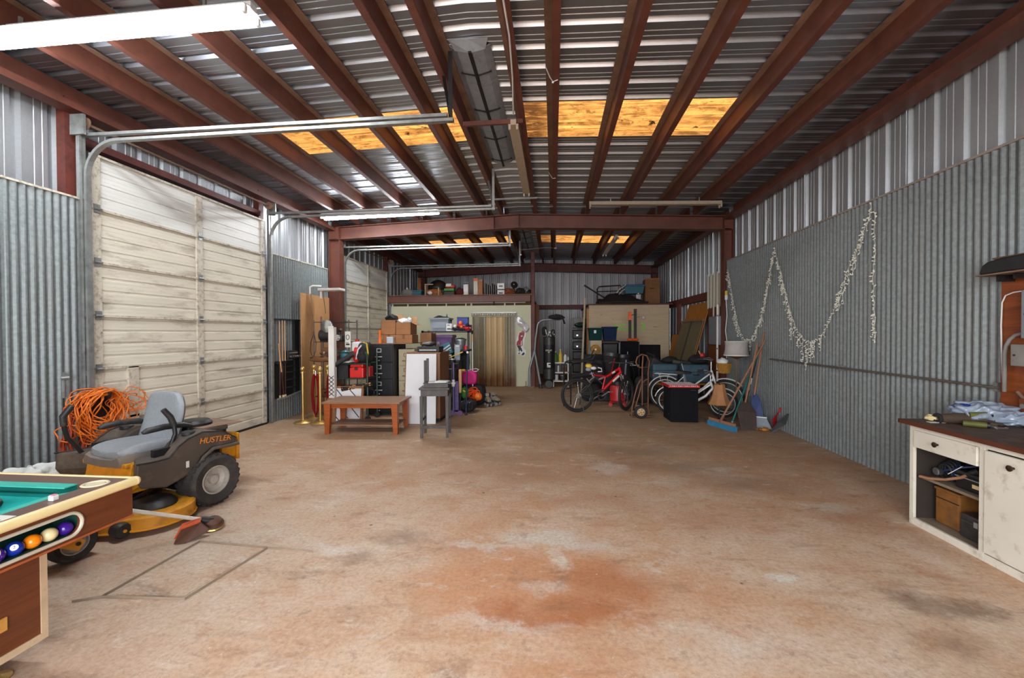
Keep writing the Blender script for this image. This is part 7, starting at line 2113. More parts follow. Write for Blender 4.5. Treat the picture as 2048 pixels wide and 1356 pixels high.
# ---- rusty hand truck
t = thing('hand_truck', 'rusty two-wheeled hand truck with looped handle right of the red bike', 'hand truck', (1.6, 7.9, 0))
O('looped_handle', G().tube([(1.75, 8.02, .04), (1.75, 8.0, .86), (1.77, 8.0, 1.02), (1.72, 8.0, 1.13), (1.63, 8.0, 1.155), (1.55, 8.0, 1.10), (1.525, 8.0, 1.01), (1.56, 8.0, .93), (1.64, 8.0, .90)], .014, 8), 'rust_tube', t, smooth=50)
O('upright', G().tube([(1.62, 7.9, .05), (1.62, 7.9, .91), (1.645, 7.95, 1.13)], .014, 8), 'rust_tube', t, smooth=50)
O('brace', G().tube([(1.42, 7.84, .04), (1.43, 7.84, .21), (1.48, 7.85, .42), (1.53, 7.86, .60), (1.58, 7.88, .68), (1.62, 7.9, .71)], .013, 8), 'rust_tube', t, smooth=50)
O('brace', G().tube([(1.49, 7.9, .16), (1.57, 7.9, .44), (1.62, 7.95, .60), (1.68, 7.98, .67), (1.75, 8.0, .70)], .013, 8), 'rust_tube', t, smooth=50)
O('cross_strap', G().bar((1.62, 7.9, .60), (1.75, 8.0, .60), .03, .008).bar((1.62, 7.9, .25), (1.75, 8.0, .25), .03, .008).bar((1.62, 7.9, .92), (1.75, 8.0, .92), .03, .008), 'rust_tube', t)
O('toe_plate', G().box(1.42, 1.80, 7.92, 8.06, .01, .02).box(1.60, 1.78, 8.02, 8.04, .02, .12), 'rust_tube', t)
O('axle', G().tube([(1.57, 7.74, .115), (1.60, 8.20, .115)], .012, 8).box(1.42, 1.50, 7.85, 7.88, .10, .13), 'rust_tube', t)
for y, x in ((7.80, 1.575), (8.15, 1.60)):
    M = Matrix.Translation((x, y, .118)) @ MX
    w_ = O('wheel', G().lathe([(.07, -.03), (.108, -.028), (.118, -.012), (.118, .012), (.108, .028), (.07, .03)], 26, M, cap=False), 'rubber', t, smooth=50)
    O('wheel_disc', G().lathe([(.074, -.020), (.058, -.026), (.05, -.014), (.03, -.018), (.025, -.034), (.0001, -.034)], 22, M, cap=False).lathe([(.074, .02), (.0001, .014)], 20, M, cap=False), 'hub_cream', w_, smooth=40)
    g = G()
    for k in range(5):
        a = 2 * pi * k / 5
        g.obox(tuple(M @ V((.045 * cos(a), .045 * sin(a), -.021))), (.014, .012, .014))
    O('hub_holes', g, 'rust_board', w_)

# ---- carpeted speaker box with the red grille on top
t = thing('speaker_box', 'black carpeted speaker box with a red perforated top in front of the white bikes', 'speaker', (2.26, 7.75, 0))
O('box', rbox((2.255, 7.76, .30), (.46, .50, .60), .012), 'speaker_carpet', t)
O('red_top', rbox((2.245, 7.76, .622), (.53, .54, .045), .008), 'grille_red', t)
g = G()
for k in range(22):
    for j in range(11):
        g.obox((2.005 + k * .022 + (.011 if j % 2 else 0), 7.525 + j * .047, .645), (.011, .02, .006))
O('perforation', g, 'white_plastic', t, kind='stuff')
g = G()
for k in range(14):
    g.obox((2.01 + k * .035, 7.489, .63), (.014 + .010 * (k % 3), .004, .012))
O('white_print', g, 'white_plastic', t)
O('logo_dot', G().lathe([(.012, 0), (.012, .006)], 14, Matrix.Translation((2.023, 7.62, .13)) @ MY @ Matrix.Scale(-1, 4, V((0, 0, 1)))), 'chrome', t)
O('handle', rbox((2.40, 7.505, .56), (.09, .012, .012), .004), 'steel_dark', t)
world_coords(False)

# ---- white cruisers
def cruiser(name, lab, loc, ang, r, wb, basket, small):
    b = thing(name, lab, 'bicycle', loc, ang)
    bike_wheel(b, (0, 0, r), r, 0, .022, 'bike_white', 20)
    bike_wheel(b, (wb, 0, r), r, radians(-6), .022, 'steel_shelf', 20)
    k = r / .33
    hx = wb - .20 * k
    H1, H0 = V((hx - .05, 0, r + .50 * k)), V((hx + .01, 0, r + .30 * k))
    BBp = V((.43 * wb / 1.1, 0, r - .05))
    ST = V((.34 * wb / 1.1, 0, r + .45 * k))
    g = G().tube([H1, H0], .024, 10).tube([H0 + V((-.01, 0, .05)), H0 + V((-.18 * k, 0, -.14 * k)), BBp], .024, 10).tube([H1 + V((0, 0, -.05)), H1 + V((-.20 * k, 0, -.22 * k)), BBp + V((-.03, 0, .14 * k))], .016, 10).tube([BBp, ST], .018, 10)
    for s in (-1, 1):
        g.tube([BBp, (0, s * .06, r)], .011, 8).tube([ST + V((0, 0, -.1)), (0, s * .06, r)], .010, 8)
    O('frame', g, 'bike_white', b, smooth=50)
    fk = G().tube([H0, (hx + .03, 0, r + .24 * k)], .016, 8)
    for s in (-1, 1):
        fk.tube([(hx + .03, s * .05, r + .24 * k), (hx + .08, s * .055, r + .12), (wb, s * .055, r)], .012, 8)
    O('fork', fk, 'bike_white', b, smooth=50)
    def fender(cx, a0, a1):
        rings = []
        for q in range(13):
            a = radians(a0 + (a1 - a0) * q / 12)
            rr = r + .035
            rings.append([(cx + (rr - d) * cos(a), y, r + (rr - d) * sin(a)) for y, d in ((-.032, .018), (-.018, .0), (.018, .0), (.032, .018), (.018, .006), (-.018, .006))])
        O('fender', G().loft(rings), 'bike_white', b, smooth=50)
    fender(0, 55, 165)
    fender(wb, 40, 115)
    bar_ = H1 + V((0, 0, .17 * k))
    O('handlebar', G().tube([(bar_.x - .20, -.28, bar_.z + .05), (bar_.x - .06, -.26, bar_.z + .06), (bar_.x + .02, -.12, bar_.z + .03), (bar_.x, 0, bar_.z), (bar_.x + .02, .12, bar_.z + .03), (bar_.x - .06, .26, bar_.z + .06), (bar_.x - .20, .28, bar_.z + .05)], .011, 8).tube([H1, bar_], .014, 8), 'alloy', b, smooth=50)
    for s in (-1, 1):
        O('grip', G().tube([(bar_.x - .22, s * .28, bar_.z + .05), (bar_.x - .11, s * .27, bar_.z + .058)], .017, 8), 'saddle_black', b, smooth=50)
    O('seat_post', G().tube([ST, ST + V((-.03, 0, .16))], .013, 8), 'alloy', b, smooth=40)
    sp_ = ST + V((-.03, 0, .17))
    O('saddle', G().loft([[(sp_.x - .16, -.11, sp_.z), (sp_.x - .16, .11, sp_.z), (sp_.x - .16, .09, sp_.z + .08), (sp_.x - .16, -.09, sp_.z + .08)], [(sp_.x, -.08, sp_.z), (sp_.x, .08, sp_.z), (sp_.x, .06, sp_.z + .06), (sp_.x, -.06, sp_.z + .06)], [(sp_.x + .13, -.02, sp_.z + .01), (sp_.x + .13, .02, sp_.z + .01), (sp_.x + .13, .015, sp_.z + .045), (sp_.x + .13, -.015, sp_.z + .045)]]), 'saddle_black', b, bevel=.015)
    crank_set(b, (BBp.x, 0, BBp.z), -1.0, .08)
    O('chain_guard', G().loft([[(0.02, -.07, r - .05), (0.02, -.07, r + .06), (.02, -.062, r + .06), (.02, -.062, r - .05)], [(BBp.x + .05, -.07, r - .10), (BBp.x + .05, -.07, r + .05), (BBp.x + .05, -.062, r + .05), (BBp.x + .05, -.062, r - .10)]]), 'bike_white', b)
    if not small:
        g = G()
        for s in (-.06, -.02, .02, .06):
            g.tube([(-.20, s, r + .40), (.22, s, r + .39)], .007, 6)
        g.tube([(-.20, -.07, r + .40), (-.20, .07, r + .40)], .007, 6).tube([(.22, -.07, r + .39), (.22, .07, r + .39)], .007, 6).tube([(.20, -.06, r + .39), (.24, -.06, r + .45)], .008, 6)
        for s in (-1, 1):
            g.tube([(-.12, s * .065, r + .40), (0, s * .07, r), (.06, s * .065, r + .40)], .006, 6)
        O('rear_carrier', g, 'bike_white', b)
        O('tail_reflector', rbox((-.24, 0, r + .36), (.03, .06, .04), .008), 'red_plastic', b)
    if basket:
        O('basket', G().lathe([(.095, 0), (.125, .18), (.132, .19), (.122, .19), (.09, .012), (.0001, .012)], 22, Matrix.Translation((hx + .17, 0, r + .46)) @ Matrix.Diagonal((1, 1.15, 1, 1)), cap=False), 'basket_tan', b, smooth=40)
        g = G()
        for q in range(24):
            a = 2 * pi * q / 24
            g.tube([(hx + .17 + .098 * cos(a), .113 * sin(a), r + .465), (hx + .17 + .128 * cos(a), .147 * sin(a), r + .645)], .004, 4)
        for z, rr in ((.05, .106), (.10, .114), (.15, .122)):
            g.tube([(hx + .17 + rr * cos(q * pi / 12), rr * 1.15 * sin(q * pi / 12), r + .46 + z) for q in range(24)], .004, 4, closed=True)
        O('wicker', g, 'basket_tan', b, kind='stuff')
        O('basket_bracket', G().tube([(hx, 0, r + .50), (hx + .08, 0, r + .50)], .012, 6), 'black_iron', b)
        O('cloth_liner', crumple((hx + .15, 0, r + .60), (.19, .2, .14), 221, 14, 8, .2), 'white_plastic', b, smooth=40)
    return b
cruiser('cruiser_bike', 'white cruiser bicycle with rear carrier and tan wicker front basket', (2.25, 8.72, 0), math.atan2(-.44, .95), .33, 1.08, True, False)
cruiser('small_bike', 'small white bicycle half hidden behind the black speaker box', (2.22, 8.28, 0), math.atan2(-.26, .80), .255, .90, False, True)
world_coords(True)

# ---- behind the bikes
def trunk(name, lab, x0, x1, y0, y1, z0, z1, m):
    t = thing(name, lab, 'suitcase', ((x0 + x1) / 2, (y0 + y1) / 2, z0))
    O('shell', rbox(((x0 + x1) / 2, (y0 + y1) / 2, (z0 + z1) / 2), (x1 - x0, y1 - y0, z1 - z0), .04), m, t)
    O('seam', G().box(x0 - .003, x1 + .003, y0 - .004, y1 + .003, (z0 + z1) / 2 + .03, (z0 + z1) / 2 + .045), 'steel_dark', t)
    O('handle', G().tube([((x0 + x1) / 2 - .06, y0 - .005, (z0 + z1) / 2 - .02), ((x0 + x1) / 2 - .05, y0 - .04, (z0 + z1) / 2 - .02), ((x0 + x1) / 2 + .05, y0 - .04, (z0 + z1) / 2 - .02), ((x0 + x1) / 2 + .06, y0 - .005, (z0 + z1) / 2 - .02)], .010, 6), 'black_plastic', t)
trunk('blue_suitcase', 'blue-grey suitcase left of the silver seat post, behind the white bikes', 2.20, 2.74, 9.6, 9.95, .50, .86, 'suitcase_blue')
trunk('steamer_case', 'wider blue-grey trunk under the leaning panels, by the right wall', 2.80, 3.36, 9.45, 9.85, .46, .86, 'suitcase_blue')
t = thing('trunk_table', 'low dark wooden bench with a tan edge carrying the blue cases', 'bench', (2.8, 9.7, 0))
O('top', G().box(2.12, 3.42, 9.42, 10.0, .42, .455), 'ply_orange', t)
for x in (2.16, 2.76, 3.34):
    for y in (9.46, 9.92):
        O('leg', G().box(x, x + .05, y, y + .05, 0, .42), 'black_iron', t)
O('case_riser', G().box(2.22, 2.72, 9.62, 9.9, .455, .50), 'black_plastic', t)
t = thing('black_backpack', 'black backpack sitting on the trunk behind the cruiser basket', 'bag', (3.2, 9.5, .86))
O('bag', crumple((3.18, 9.62, .86), (.44, .32, .20), 231, 18, 10, .14), 'black_cloth', t, smooth=50)
O('red_tag', crumple((3.22, 9.48, 1.0), (.12, .06, .12), 232, 12, 8, .15), 'red_plastic', t, smooth=50)
O('stick', G().tube([(3.22, 9.5, 1.02), (3.14, 9.5, 1.16)], .012, 6), 'cue_maple', t)
t = thing('black_cushion', 'black cushion lying on the blue-grey suitcase', 'cushion', (2.6, 9.7, .86))
O('cushion', crumple((2.62, 9.78, .86), (.34, .28, .16), 233, 18, 10, .08), 'black_cloth', t, smooth=50)
O('piping', G().tube([(2.48, 9.68, .92), (2.6, 9.64, .93), (2.76, 9.68, .92)], .010, 6), 'steel_dark', t)

# ---- leaning panels by the right wall
t = thing('panel_door', 'tall olive two-leaf panel leaning on the right wall of the far bay', 'panel', (3.2, 11, 0))
for ya, yb in ((10.22, 10.98), (11.02, 11.80)):
    O('leaf', G().loft([[(2.98, ya, 0), (3.00, ya, 0), (3.50, ya, 1.84), (3.48, ya, 1.84)], [(2.98, yb, 0), (3.00, yb, 0), (3.50, yb, 1.84), (3.48, yb, 1.84)]]), 'panel_olive', t)
O('top_rail', G().box(3.45, 3.51, 10.18, 11.84, 1.83, 1.87), 'tan_steel', t)
O('centre_stile', G().loft([[(2.965, 10.98, 0), (2.985, 10.98, 0), (3.485, 10.98, 1.84), (3.465, 10.98, 1.84)], [(2.965, 11.02, 0), (2.985, 11.02, 0), (3.485, 11.02, 1.84), (3.465, 11.02, 1.84)]]), 'black_iron', t)
tag(O('orange_board', G().loft([[(3.035, 10.30, 0), (3.055, 10.30, 0), (3.645, 10.16, 2.28), (3.625, 10.16, 2.28)], [(3.035, 11.72, 0), (3.055, 11.72, 0), (3.645, 11.72, 2.28), (3.625, 11.72, 2.28)]]), 'ply_orange'), 'orange-brown plywood sheet standing behind the olive panel', 'board')
tag(O('short_board', G().loft([[(3.25, 12.15, 0), (3.27, 12.15, 0), (3.50, 12.15, 1.50), (3.48, 12.15, 1.50)], [(3.25, 12.75, 0), (3.27, 12.75, 0), (3.50, 12.75, 1.50), (3.48, 12.75, 1.50)]]), 'ply_orange'), 'short orange-brown board left of the olive panel', 'board')
tag(O('red_board', G().box(3.56, 3.575, 9.34, 10.12, .02, 2.12), 'rust_panel'), 'rust-brown backing board behind the grey fuse box', 'board')
tag(O('tall_post', G().box(3.515, 3.575, 12.2, 12.42, 0, 2.36), 'red_oxide_dark'), 'dark red post standing left of the orange boards', 'post')
t = thing('tin_sheet', 'off-white ribbed tin panel on the far bay wall beside the frame column', 'panel', (3.6, 9.5, 2.1))
for k in range(4):
    y = 9.34 + k * .18
    O('tin_strip', G().box(3.545, 3.555, y, y + .17, 2.12, 2.84).box(3.52, 3.545, y + .165, y + .195, 2.10, 2.88), 'off_white_tin', t)
t = thing('fuse_box', 'grey steel fuse box on the rust-brown board', 'electric box', (3.6, 9.55, 1.3))
O('cabinet', rbox((3.525, 9.58, 1.60), (.07, .56, .62), .008), 'ebox_grey', t)
O('cover', rbox((3.485, 9.58, 1.60), (.012, .54, .58), .004), 'ebox_grey', t)
O('latch', rbox((3.477, 9.35, 1.58), (.012, .02, .06), .004), 'steel_dark', t)
for y, z1 in ((9.42, 2.14), (9.70, 2.14)):
    O('conduit', G().tube([(3.53, y, 1.90), (3.53, y, z1)], .020, 8), 'off_white_tin', t, smooth=40)
t = thing('white_conduit', 'tall white conduit running down beside the frame column', 'pipe', (3.5, 9.1, .9))
O('pipe', G().tube([(3.47, 9.32, .0), (3.47, 9.32, 2.15)], .021, 8), 'white_paint', t, smooth=40)
O('clip', G().box(3.45, 3.49, 9.29, 9.35, 1.2, 1.23).box(3.45, 3.49, 9.29, 9.35, 1.9, 1.93), 'track_steel', t)
t = thing('light_plug_cable', 'thin white cable with a yellow plug hanging at the frame column', 'cable', (3.55, 9.05, 1))
O('cable', G().tube([(3.52, 9.0, 2.22), (3.53, 8.98, 1.9), (3.51, 9.0, 1.6), (3.53, 8.96, 1.3), (3.52, 8.98, 1.03)], .010, 6), 'white_plastic', t, smooth=40)
O('plug', rbox((3.52, 9.0, 2.27), (.05, .05, .10), .01), 'white_plastic', t)
O('adapter', rbox((3.52, 9.0, 2.36), (.045, .045, .10), .01), 'yellow_plastic', t)

# ---- lamp shades
t = thing('tan_lampshade', 'tan bell lampshade on a low stand in front of the cruiser wheel', 'lamp', (2.91, 7.72, 0))
Ml = Matrix.Translation((2.91, 7.72, 0))
prof = [(.20, .295), (.155, .38), (.12, .47), (.098, .57), (.09, .635)]
O('shade', G().lathe(prof, 8, Ml, cap=False, a0=.2), 'shade_tan', t).modifiers.new('thick', 'SOLIDIFY').thickness = .004
O('rim', G().lathe([(.200, .29), (.203, .30), (.198, .305)], 8, Ml, cap=False, a0=.2).lathe([(.09, .632), (.093, .64), (.088, .644)], 8, Ml, cap=False, a0=.2), 'basket_tan', t)
O('stem', G().tube([(2.91, 7.72, .02), (2.91, 7.72, .66)], .014, 8), 'black_iron', t, smooth=40)
O('base', G().lathe([(.11, 0), (.11, .015), (.03, .04), (.014, .05)], 20, Ml), 'black_iron', t, smooth=35)
t = thing('floor_lamp', 'floor lamp with a wide pale grey shade by the right wall', 'lamp', (3.43, 8.05, 0))
Ml = Matrix.Translation((3.36, 8.12, 0))
O('shade', G().lathe([(.215, 1.13), (.195, 1.22), (.19, 1.30), (.195, 1.385)], 26, Ml, cap=False), 'shade_grey', t, smooth=50).modifiers.new('thick', 'SOLIDIFY').thickness = .004
O('rim', G().lathe([(.215, 1.125), (.219, 1.135), (.215, 1.145)], 26, Ml, cap=False).lathe([(.194, 1.38), (.199, 1.39), (.194, 1.395)], 26, Ml, cap=False), 'paper', t, smooth=50)
O('bowl', G().lathe([(.19, 1.145), (.12, 1.105), (.03, 1.07), (.0001, 1.065)], 24, Ml, cap=False), 'rust_tube', t, smooth=50)
O('pole', G().tube([(3.36, 8.12, .02), (3.36, 8.12, 1.08)], .011, 8), 'rust_tube', t, smooth=40)
O('base', G().lathe([(.14, 0), (.14, .02), (.03, .045), (.012, .06)], 22, Ml), 'rust_tube', t, smooth=35)

# ---- brooms and shovels against the wall
def stick(name, lab, cat, p, q, r, m):
    t = thing(name, lab, cat, (p[0], p[1], 0))
    O('handle', G().tube([p, q], r, 10), m, t, smooth=40)
    return t
t = stick('push_broom', 'push broom with a brown handle and blue bristles on the floor', 'broom', (2.72, 7.14, .13), (3.53, 7.42, 1.42), .0155, 'broom_wood')
O('block', G().bar((2.63, 7.40, .088), (2.82, 6.86, .088), .045, .075), 'broom_wood', t, bevel=.006)
O('bristles', G().bar((2.625, 7.41, .034), (2.825, 6.85, .034), .068, .09), 'brush_blue', t)
O('socket', G().tube([(2.70, 7.135, .09), (2.76, 7.15, .19)], .024, 10), 'rust_tube', t)
t = stick('green_broom', 'teal-handled broom standing behind the push broom', 'broom', (2.90, 7.20, .03), (3.50, 7.52, 1.30), .015, 'broom_teal')
O('ferrule', G().tube([(2.885, 7.195, .0), (2.93, 7.215, .09)], .02, 8), 'steel_shelf', t)
t = thing('square_shovel', 'wide dark brown square shovel standing on the floor among the brooms', 'shovel', (3.1, 7.15, 0))
O('handle', G().tube([(3.12, 7.2, .40), (3.40, 7.40, 1.38)], .015, 10), 'broom_wood', t, smooth=40)
O('blade', G().loft([[(2.98, 7.02, .0), (3.20, 6.98, .0), (3.20, 6.99, .01), (2.98, 7.03, .01)], [(2.96, 7.12, .28), (3.24, 7.08, .26), (3.24, 7.09, .27), (2.96, 7.13, .29)], [(3.08, 7.20, .42), (3.17, 7.19, .42), (3.17, 7.20, .43), (3.08, 7.21, .43)]]), mat('shovel_rust', C(62, 50, 44), .7, .2, .2, 12), t, bevel=.002)
O('label_band', G().tube([(3.185, 7.25, .60), (3.225, 7.28, .74)], .0165, 8), 'white_plastic', t)
mat('shovel_blue', C(34, 54, 104), .5, 0, .15, 12)
t = stick('garden_rake', 'tan-handled tool leaning highest against the corrugated wall', 'rake', (3.30, 7.28, .52), (3.55, 7.50, 1.56), .015, 'broom_wood')
O('head', G().loft([[(3.22, 7.20, .14), (3.40, 7.16, .14), (3.40, 7.17, .15), (3.22, 7.21, .15)], [(3.24, 7.26, .42), (3.38, 7.24, .42), (3.38, 7.25, .43), (3.24, 7.27, .43)], [(3.29, 7.28, .54), (3.33, 7.28, .54), (3.33, 7.29, .55), (3.29, 7.29, .55)]]), 'shovel_blue', t, bevel=.002)
O('tang', G().tube([(3.28, 7.20, .0), (3.30, 7.24, .20)], .012, 6), 'steel_shelf', t)
t = stick('black_rod', 'black rod with white bands leaning between the broom handles', 'rod', (3.08, 7.3, .0), (3.50, 7.55, 1.30), .012, 'black_iron')
O('white_band', G().tube([(3.145, 7.34, .20), (3.19, 7.365, .34)], .0135, 8).tube([(3.30, 7.43, .68), (3.33, 7.45, .78)], .0135, 8), 'white_plastic', t)
t = thing('white_dustpan', 'white dustpan lying tilted at the foot of the shovels', 'dustpan', (3.35, 7.2, 0))
O('pan', G().loft([[(3.22, 7.10, .012), (3.45, 7.02, .012), (3.45, 7.03, .02), (3.22, 7.11, .02)], [(3.22, 7.2, .18), (3.42, 7.14, .17), (3.42, 7.15, .18), (3.22, 7.21, .19)]]), 'grey_tote', t)
O('lip', G().bar((3.215, 7.195, .185), (3.425, 7.135, .175), .016, .016), 'white_plastic', t)
t = thing('red_fan', 'small dark red scoop leaning on the wall behind the dustpan', 'scoop', (3.5, 7.2, 0))
O('scoop', G().loft([[(3.48, 7.06, .0), (3.56, 7.12, .0), (3.56, 7.13, .01), (3.48, 7.07, .01)], [(3.46, 7.02, .18), (3.56, 7.08, .22), (3.56, 7.09, .22), (3.46, 7.03, .18)], [(3.55, 7.02, .30), (3.57, 7.03, .31), (3.57, 7.04, .31), (3.55, 7.03, .30)]]), 'red_plastic', t)
O('grip', G().tube([(3.56, 7.03, .29), (3.575, 7.02, .36)], .014, 6), 'red_plastic', t)
t = thing('black_wedge', 'black flat hand tool leaning on the wall at the end of the row', 'tool', (3.5, 6.9, 0))
O('blade', G().loft([[(3.36, 6.88, .0), (3.40, 6.86, .0), (3.40, 6.87, .01), (3.36, 6.89, .01)], [(3.44, 6.84, .16), (3.54, 6.80, .14), (3.54, 6.81, .15), (3.44, 6.85, .17)], [(3.55, 6.78, .30), (3.57, 6.77, .30), (3.57, 6.78, .31), (3.55, 6.79, .31)]]), 'black_iron', t)
O('edge', G().tube([(3.36, 6.88, .006), (3.45, 6.84, .165), (3.56, 6.78, .305)], .008, 6), 'steel_dark', t)
t = thing('orange_scrap', 'small orange-brown crumpled scrap on the floor by the dustpan', 'scrap', (3.3, 6.98, 0))
O('scrap', crumple((3.30, 6.93, 0), (.13, .10, .06), 241, 12, 7, .3), 'ply_orange', t, smooth=30)
O('corner', crumple((3.22, 6.97, 0), (.08, .07, .04), 242, 10, 6, .3), 'brown_bag', t, smooth=30)

# ---- icicle string lights on the right wall
mat('bulb_white', C(240, 238, 226), .35, 0, .05)
mat('wire_white', C(190, 188, 176), .6)
rnd = random.Random(5)
def lights(lab, path, drops, seed, step=.028):
    r_ = random.Random(seed)
    t = thing('string_lights', lab, 'string lights', (3.55, path[0][0], path[0][1]), 0)
    wire, bulbs = G(), G()
    P = []
    for i in range(len(path) - 1):
        a, b = path[i], path[i + 1]
        n = max(2, int(math.hypot(b[0] - a[0], b[1] - a[1]) / .04))
        for k in range(n):
            u = k / n
            P.append((3.560 + r_.uniform(-.008, .008), a[0] + (b[0] - a[0]) * u + r_.uniform(-.008, .008), a[1] + (b[1] - a[1]) * u + r_.uniform(-.008, .008)))
    P.append((3.56, path[-1][0], path[-1][1]))
    wire.tube(P, .0042, 5)
    def bulb(p, d=None):
        d = d or V((r_.uniform(-1, .1), r_.uniform(-1, 1), r_.uniform(-.9, .7))).normalized()
        q = V(p) + d * .020
        bulbs.tube([p, q], [.0035, .006], 5)
        bulbs.tube([q, q + d * .012], [.0078, .003], 5)
    for k, p in enumerate(P):
        bulb(p)
        if r_.random() < .4:
            bulb(p)
    for i, L in drops(P, r_):
        p = V(P[i])
        path_ = [tuple(p)]
        n = max(2, int(L / .05))
        y = p.y
        for k in range(1, n + 1):
            y += r_.uniform(-.022, .022)
            path_.append((3.555 + r_.uniform(-.015, .006), y, p.z - L * k / n))
            bulb(path_[-1])
            if r_.random() < .6:
                bulb(((path_[-1][0] + path_[-2][0]) / 2, (path_[-1][1] + path_[-2][1]) / 2, (path_[-1][2] + path_[-2][2]) / 2))
        wire.tube(path_, .0038, 5)
    O('wire', wire, 'wire_white', t)
    O('bulbs', bulbs, 'bulb_white', t, kind='stuff')
    return t
near = [(5.12, 2.98), (5.14, 2.86), (5.30, 2.58), (5.52, 2.25), (5.66, 1.98), (5.80, 1.72), (5.98, 1.50), (6.12, 1.43), (6.30, 1.42), (6.46, 1.50), (6.62, 1.66), (6.76, 1.93), (6.88, 2.22), (7.02, 2.55), (7.19, 2.90)]
far_ = [(7.19, 2.90), (7.28, 2.66), (7.38, 2.36), (7.52, 2.02), (7.68, 1.72), (7.86, 1.50), (8.05, 1.41), (8.25, 1.42), (8.44, 1.56), (8.62, 1.86), (8.76, 2.2), (8.88, 2.5), (9.0, 2.82)]
def drops_near(P, r_):
    out = []
    for i, p in enumerate(P):
        if r_.random() < .62:
            z, y = p[2], p[1]
            if z > 2.6: L = r_.uniform(.03, .14)
            elif y < 6.0: L = r_.uniform(.05, .36)
            elif y < 6.5: L = r_.uniform(.10, .40)
            else: L = r_.uniform(.05, .30)
            out.append((i, L))
    return out
lights('white icicle string lights swagged on the right wall, the wide near loop', near, drops_near, 5)
lights('white icicle string lights, the far loop above the floor lamp', far_, lambda P, r_: [(i, r_.uniform(.04, .22)) for i in range(len(P)) if r_.random() < .55], 6)
lights('single strand of white string lights hanging straight down the wall', [(5.08, 2.90), (5.06, 2.5), (5.09, 2.1), (5.06, 1.8), (5.05, 1.46)], lambda P, r_: [(i, .09) for i in range(len(P) - 8, len(P) - 2, 2)], 9)

# ================================================================== workbench
mat('bench_white', C(214, 208, 194), .55, 0, .05, 3, dirt=.22, dcol=C(136, 118, 92), dscale=9)
wood('bench_top', C(96, 74, 60), C(72, 54, 44), 1, .6, 3, dirt=.45, dcol=C(128, 116, 104))
wood('bench_edge', C(96, 50, 28), C(72, 34, 18), 1, .5)
mat('bench_inside_shade', C(44, 35, 28), .8, 0, .2, 6)  # colour darkened for the shade inside the cupboard
mat('dusty_shelf', C(128, 112, 92), .85, 0, .2, 12)
BX, BY0, BY1 = 2.885, 1.7, 3.71
wbn = thing('workbench', 'white painted workbench with a worn brown top against the right wall', 'workbench', (3.2, 2.7, 0))
O('end_panel', G().box(BX + .02, 3.56, BY1 - .02, BY1, 0, .805), 'bench_white', wbn)
g = G()
for a, b, z0, z1 in ((3.672, BY1, 0, .805), (3.115, 3.150, 0, .805), (BY0, 1.75, 0, .805)):
    g.box(BX, BX + .022, a, b, z0, z1)
g.box(BX, BX + .022, 3.15, 3.672, .765, .805).box(BX, BX + .022, 1.75, 3.115, .765, .805).box(BX, BX + .022, 3.15, 3.672, 0, .055).box(BX, BX + .022, 1.75, 3.115, 0, .055).box(BX, BX + .022, 2.30, 2.33, .055, .765)
O('face_frame', g, 'bench_white', wbn, bevel=.002)
dr = O('drawer', rbox((BX + .004, 3.411, .697), (.026, .505, .135), .004), 'bench_white', wbn)
def knob(p, parent):
    O('knob', G().lathe([(.008, 0), (.008, .014), (.018, .02), (.02, .028), (.012, .034), (.0001, .035)], 16, Matrix.Translation(p) @ MY @ Matrix.Scale(-1, 4, V((0, 0, 1))), cap=False), 'brass_dark', parent, smooth=40)
mat('brass_dark', C(64, 46, 30), .35, .7, .2, 20)
knob((BX - .009, 3.45, .700), dr)
for ya, yb, ky in ((2.345, 3.108, 2.925), (1.76, 2.29, 2.2)):
    d = O('cupboard_door', rbox((BX + .004, (ya + yb) / 2, .41), (.026, yb - ya, .69), .004), 'bench_white', wbn)
    knob((BX - .009, ky, .690), d)
O('floor_board', G().box(BX + .022, 3.55, BY0, BY1 - .02, .03, .05), 'dusty_shelf', wbn)
O('back_board', G().box(3.54, 3.555, BY0, BY1 - .02, .05, .80), 'bench_inside_shade', wbn)
O('shade_side', G().box(BX + .024, 3.54, BY1 - .026, BY1 - .0205, .05, .80), 'bench_inside_shade', wbn)  # dark sheet added over the end panel as cupboard shade
O('shade_top', G().box(BX + .024, 3.54, 3.136, BY1 - .027, .795, .80), 'bench_inside_shade', wbn)  # dark sheet added under the worktop, also for shade
O('divider', G().box(BX + .022, 3.54, 3.118, 3.135, .05, .80), 'bench_inside_shade', wbn)
O('inner_shelf', G().box(BX + .08, 3.54, 3.135, BY1 - .02, .365, .385), 'dusty_shelf', wbn)
O('worktop', G().box(BX - .035, 3.585, BY0, BY1 + .05, .808, .836), 'bench_top', wbn)
O('front_edge', G().box(BX - .045, BX - .035, BY0, BY1 + .055, .804, .836).box(BX - .045, 3.585, BY1 + .05, BY1 + .06, .804, .836), 'bench_edge', wbn)
O('back_ledge', G().box(3.545, 3.585, BY0, 3.60, .836, .885), 'plank_pale', wbn)
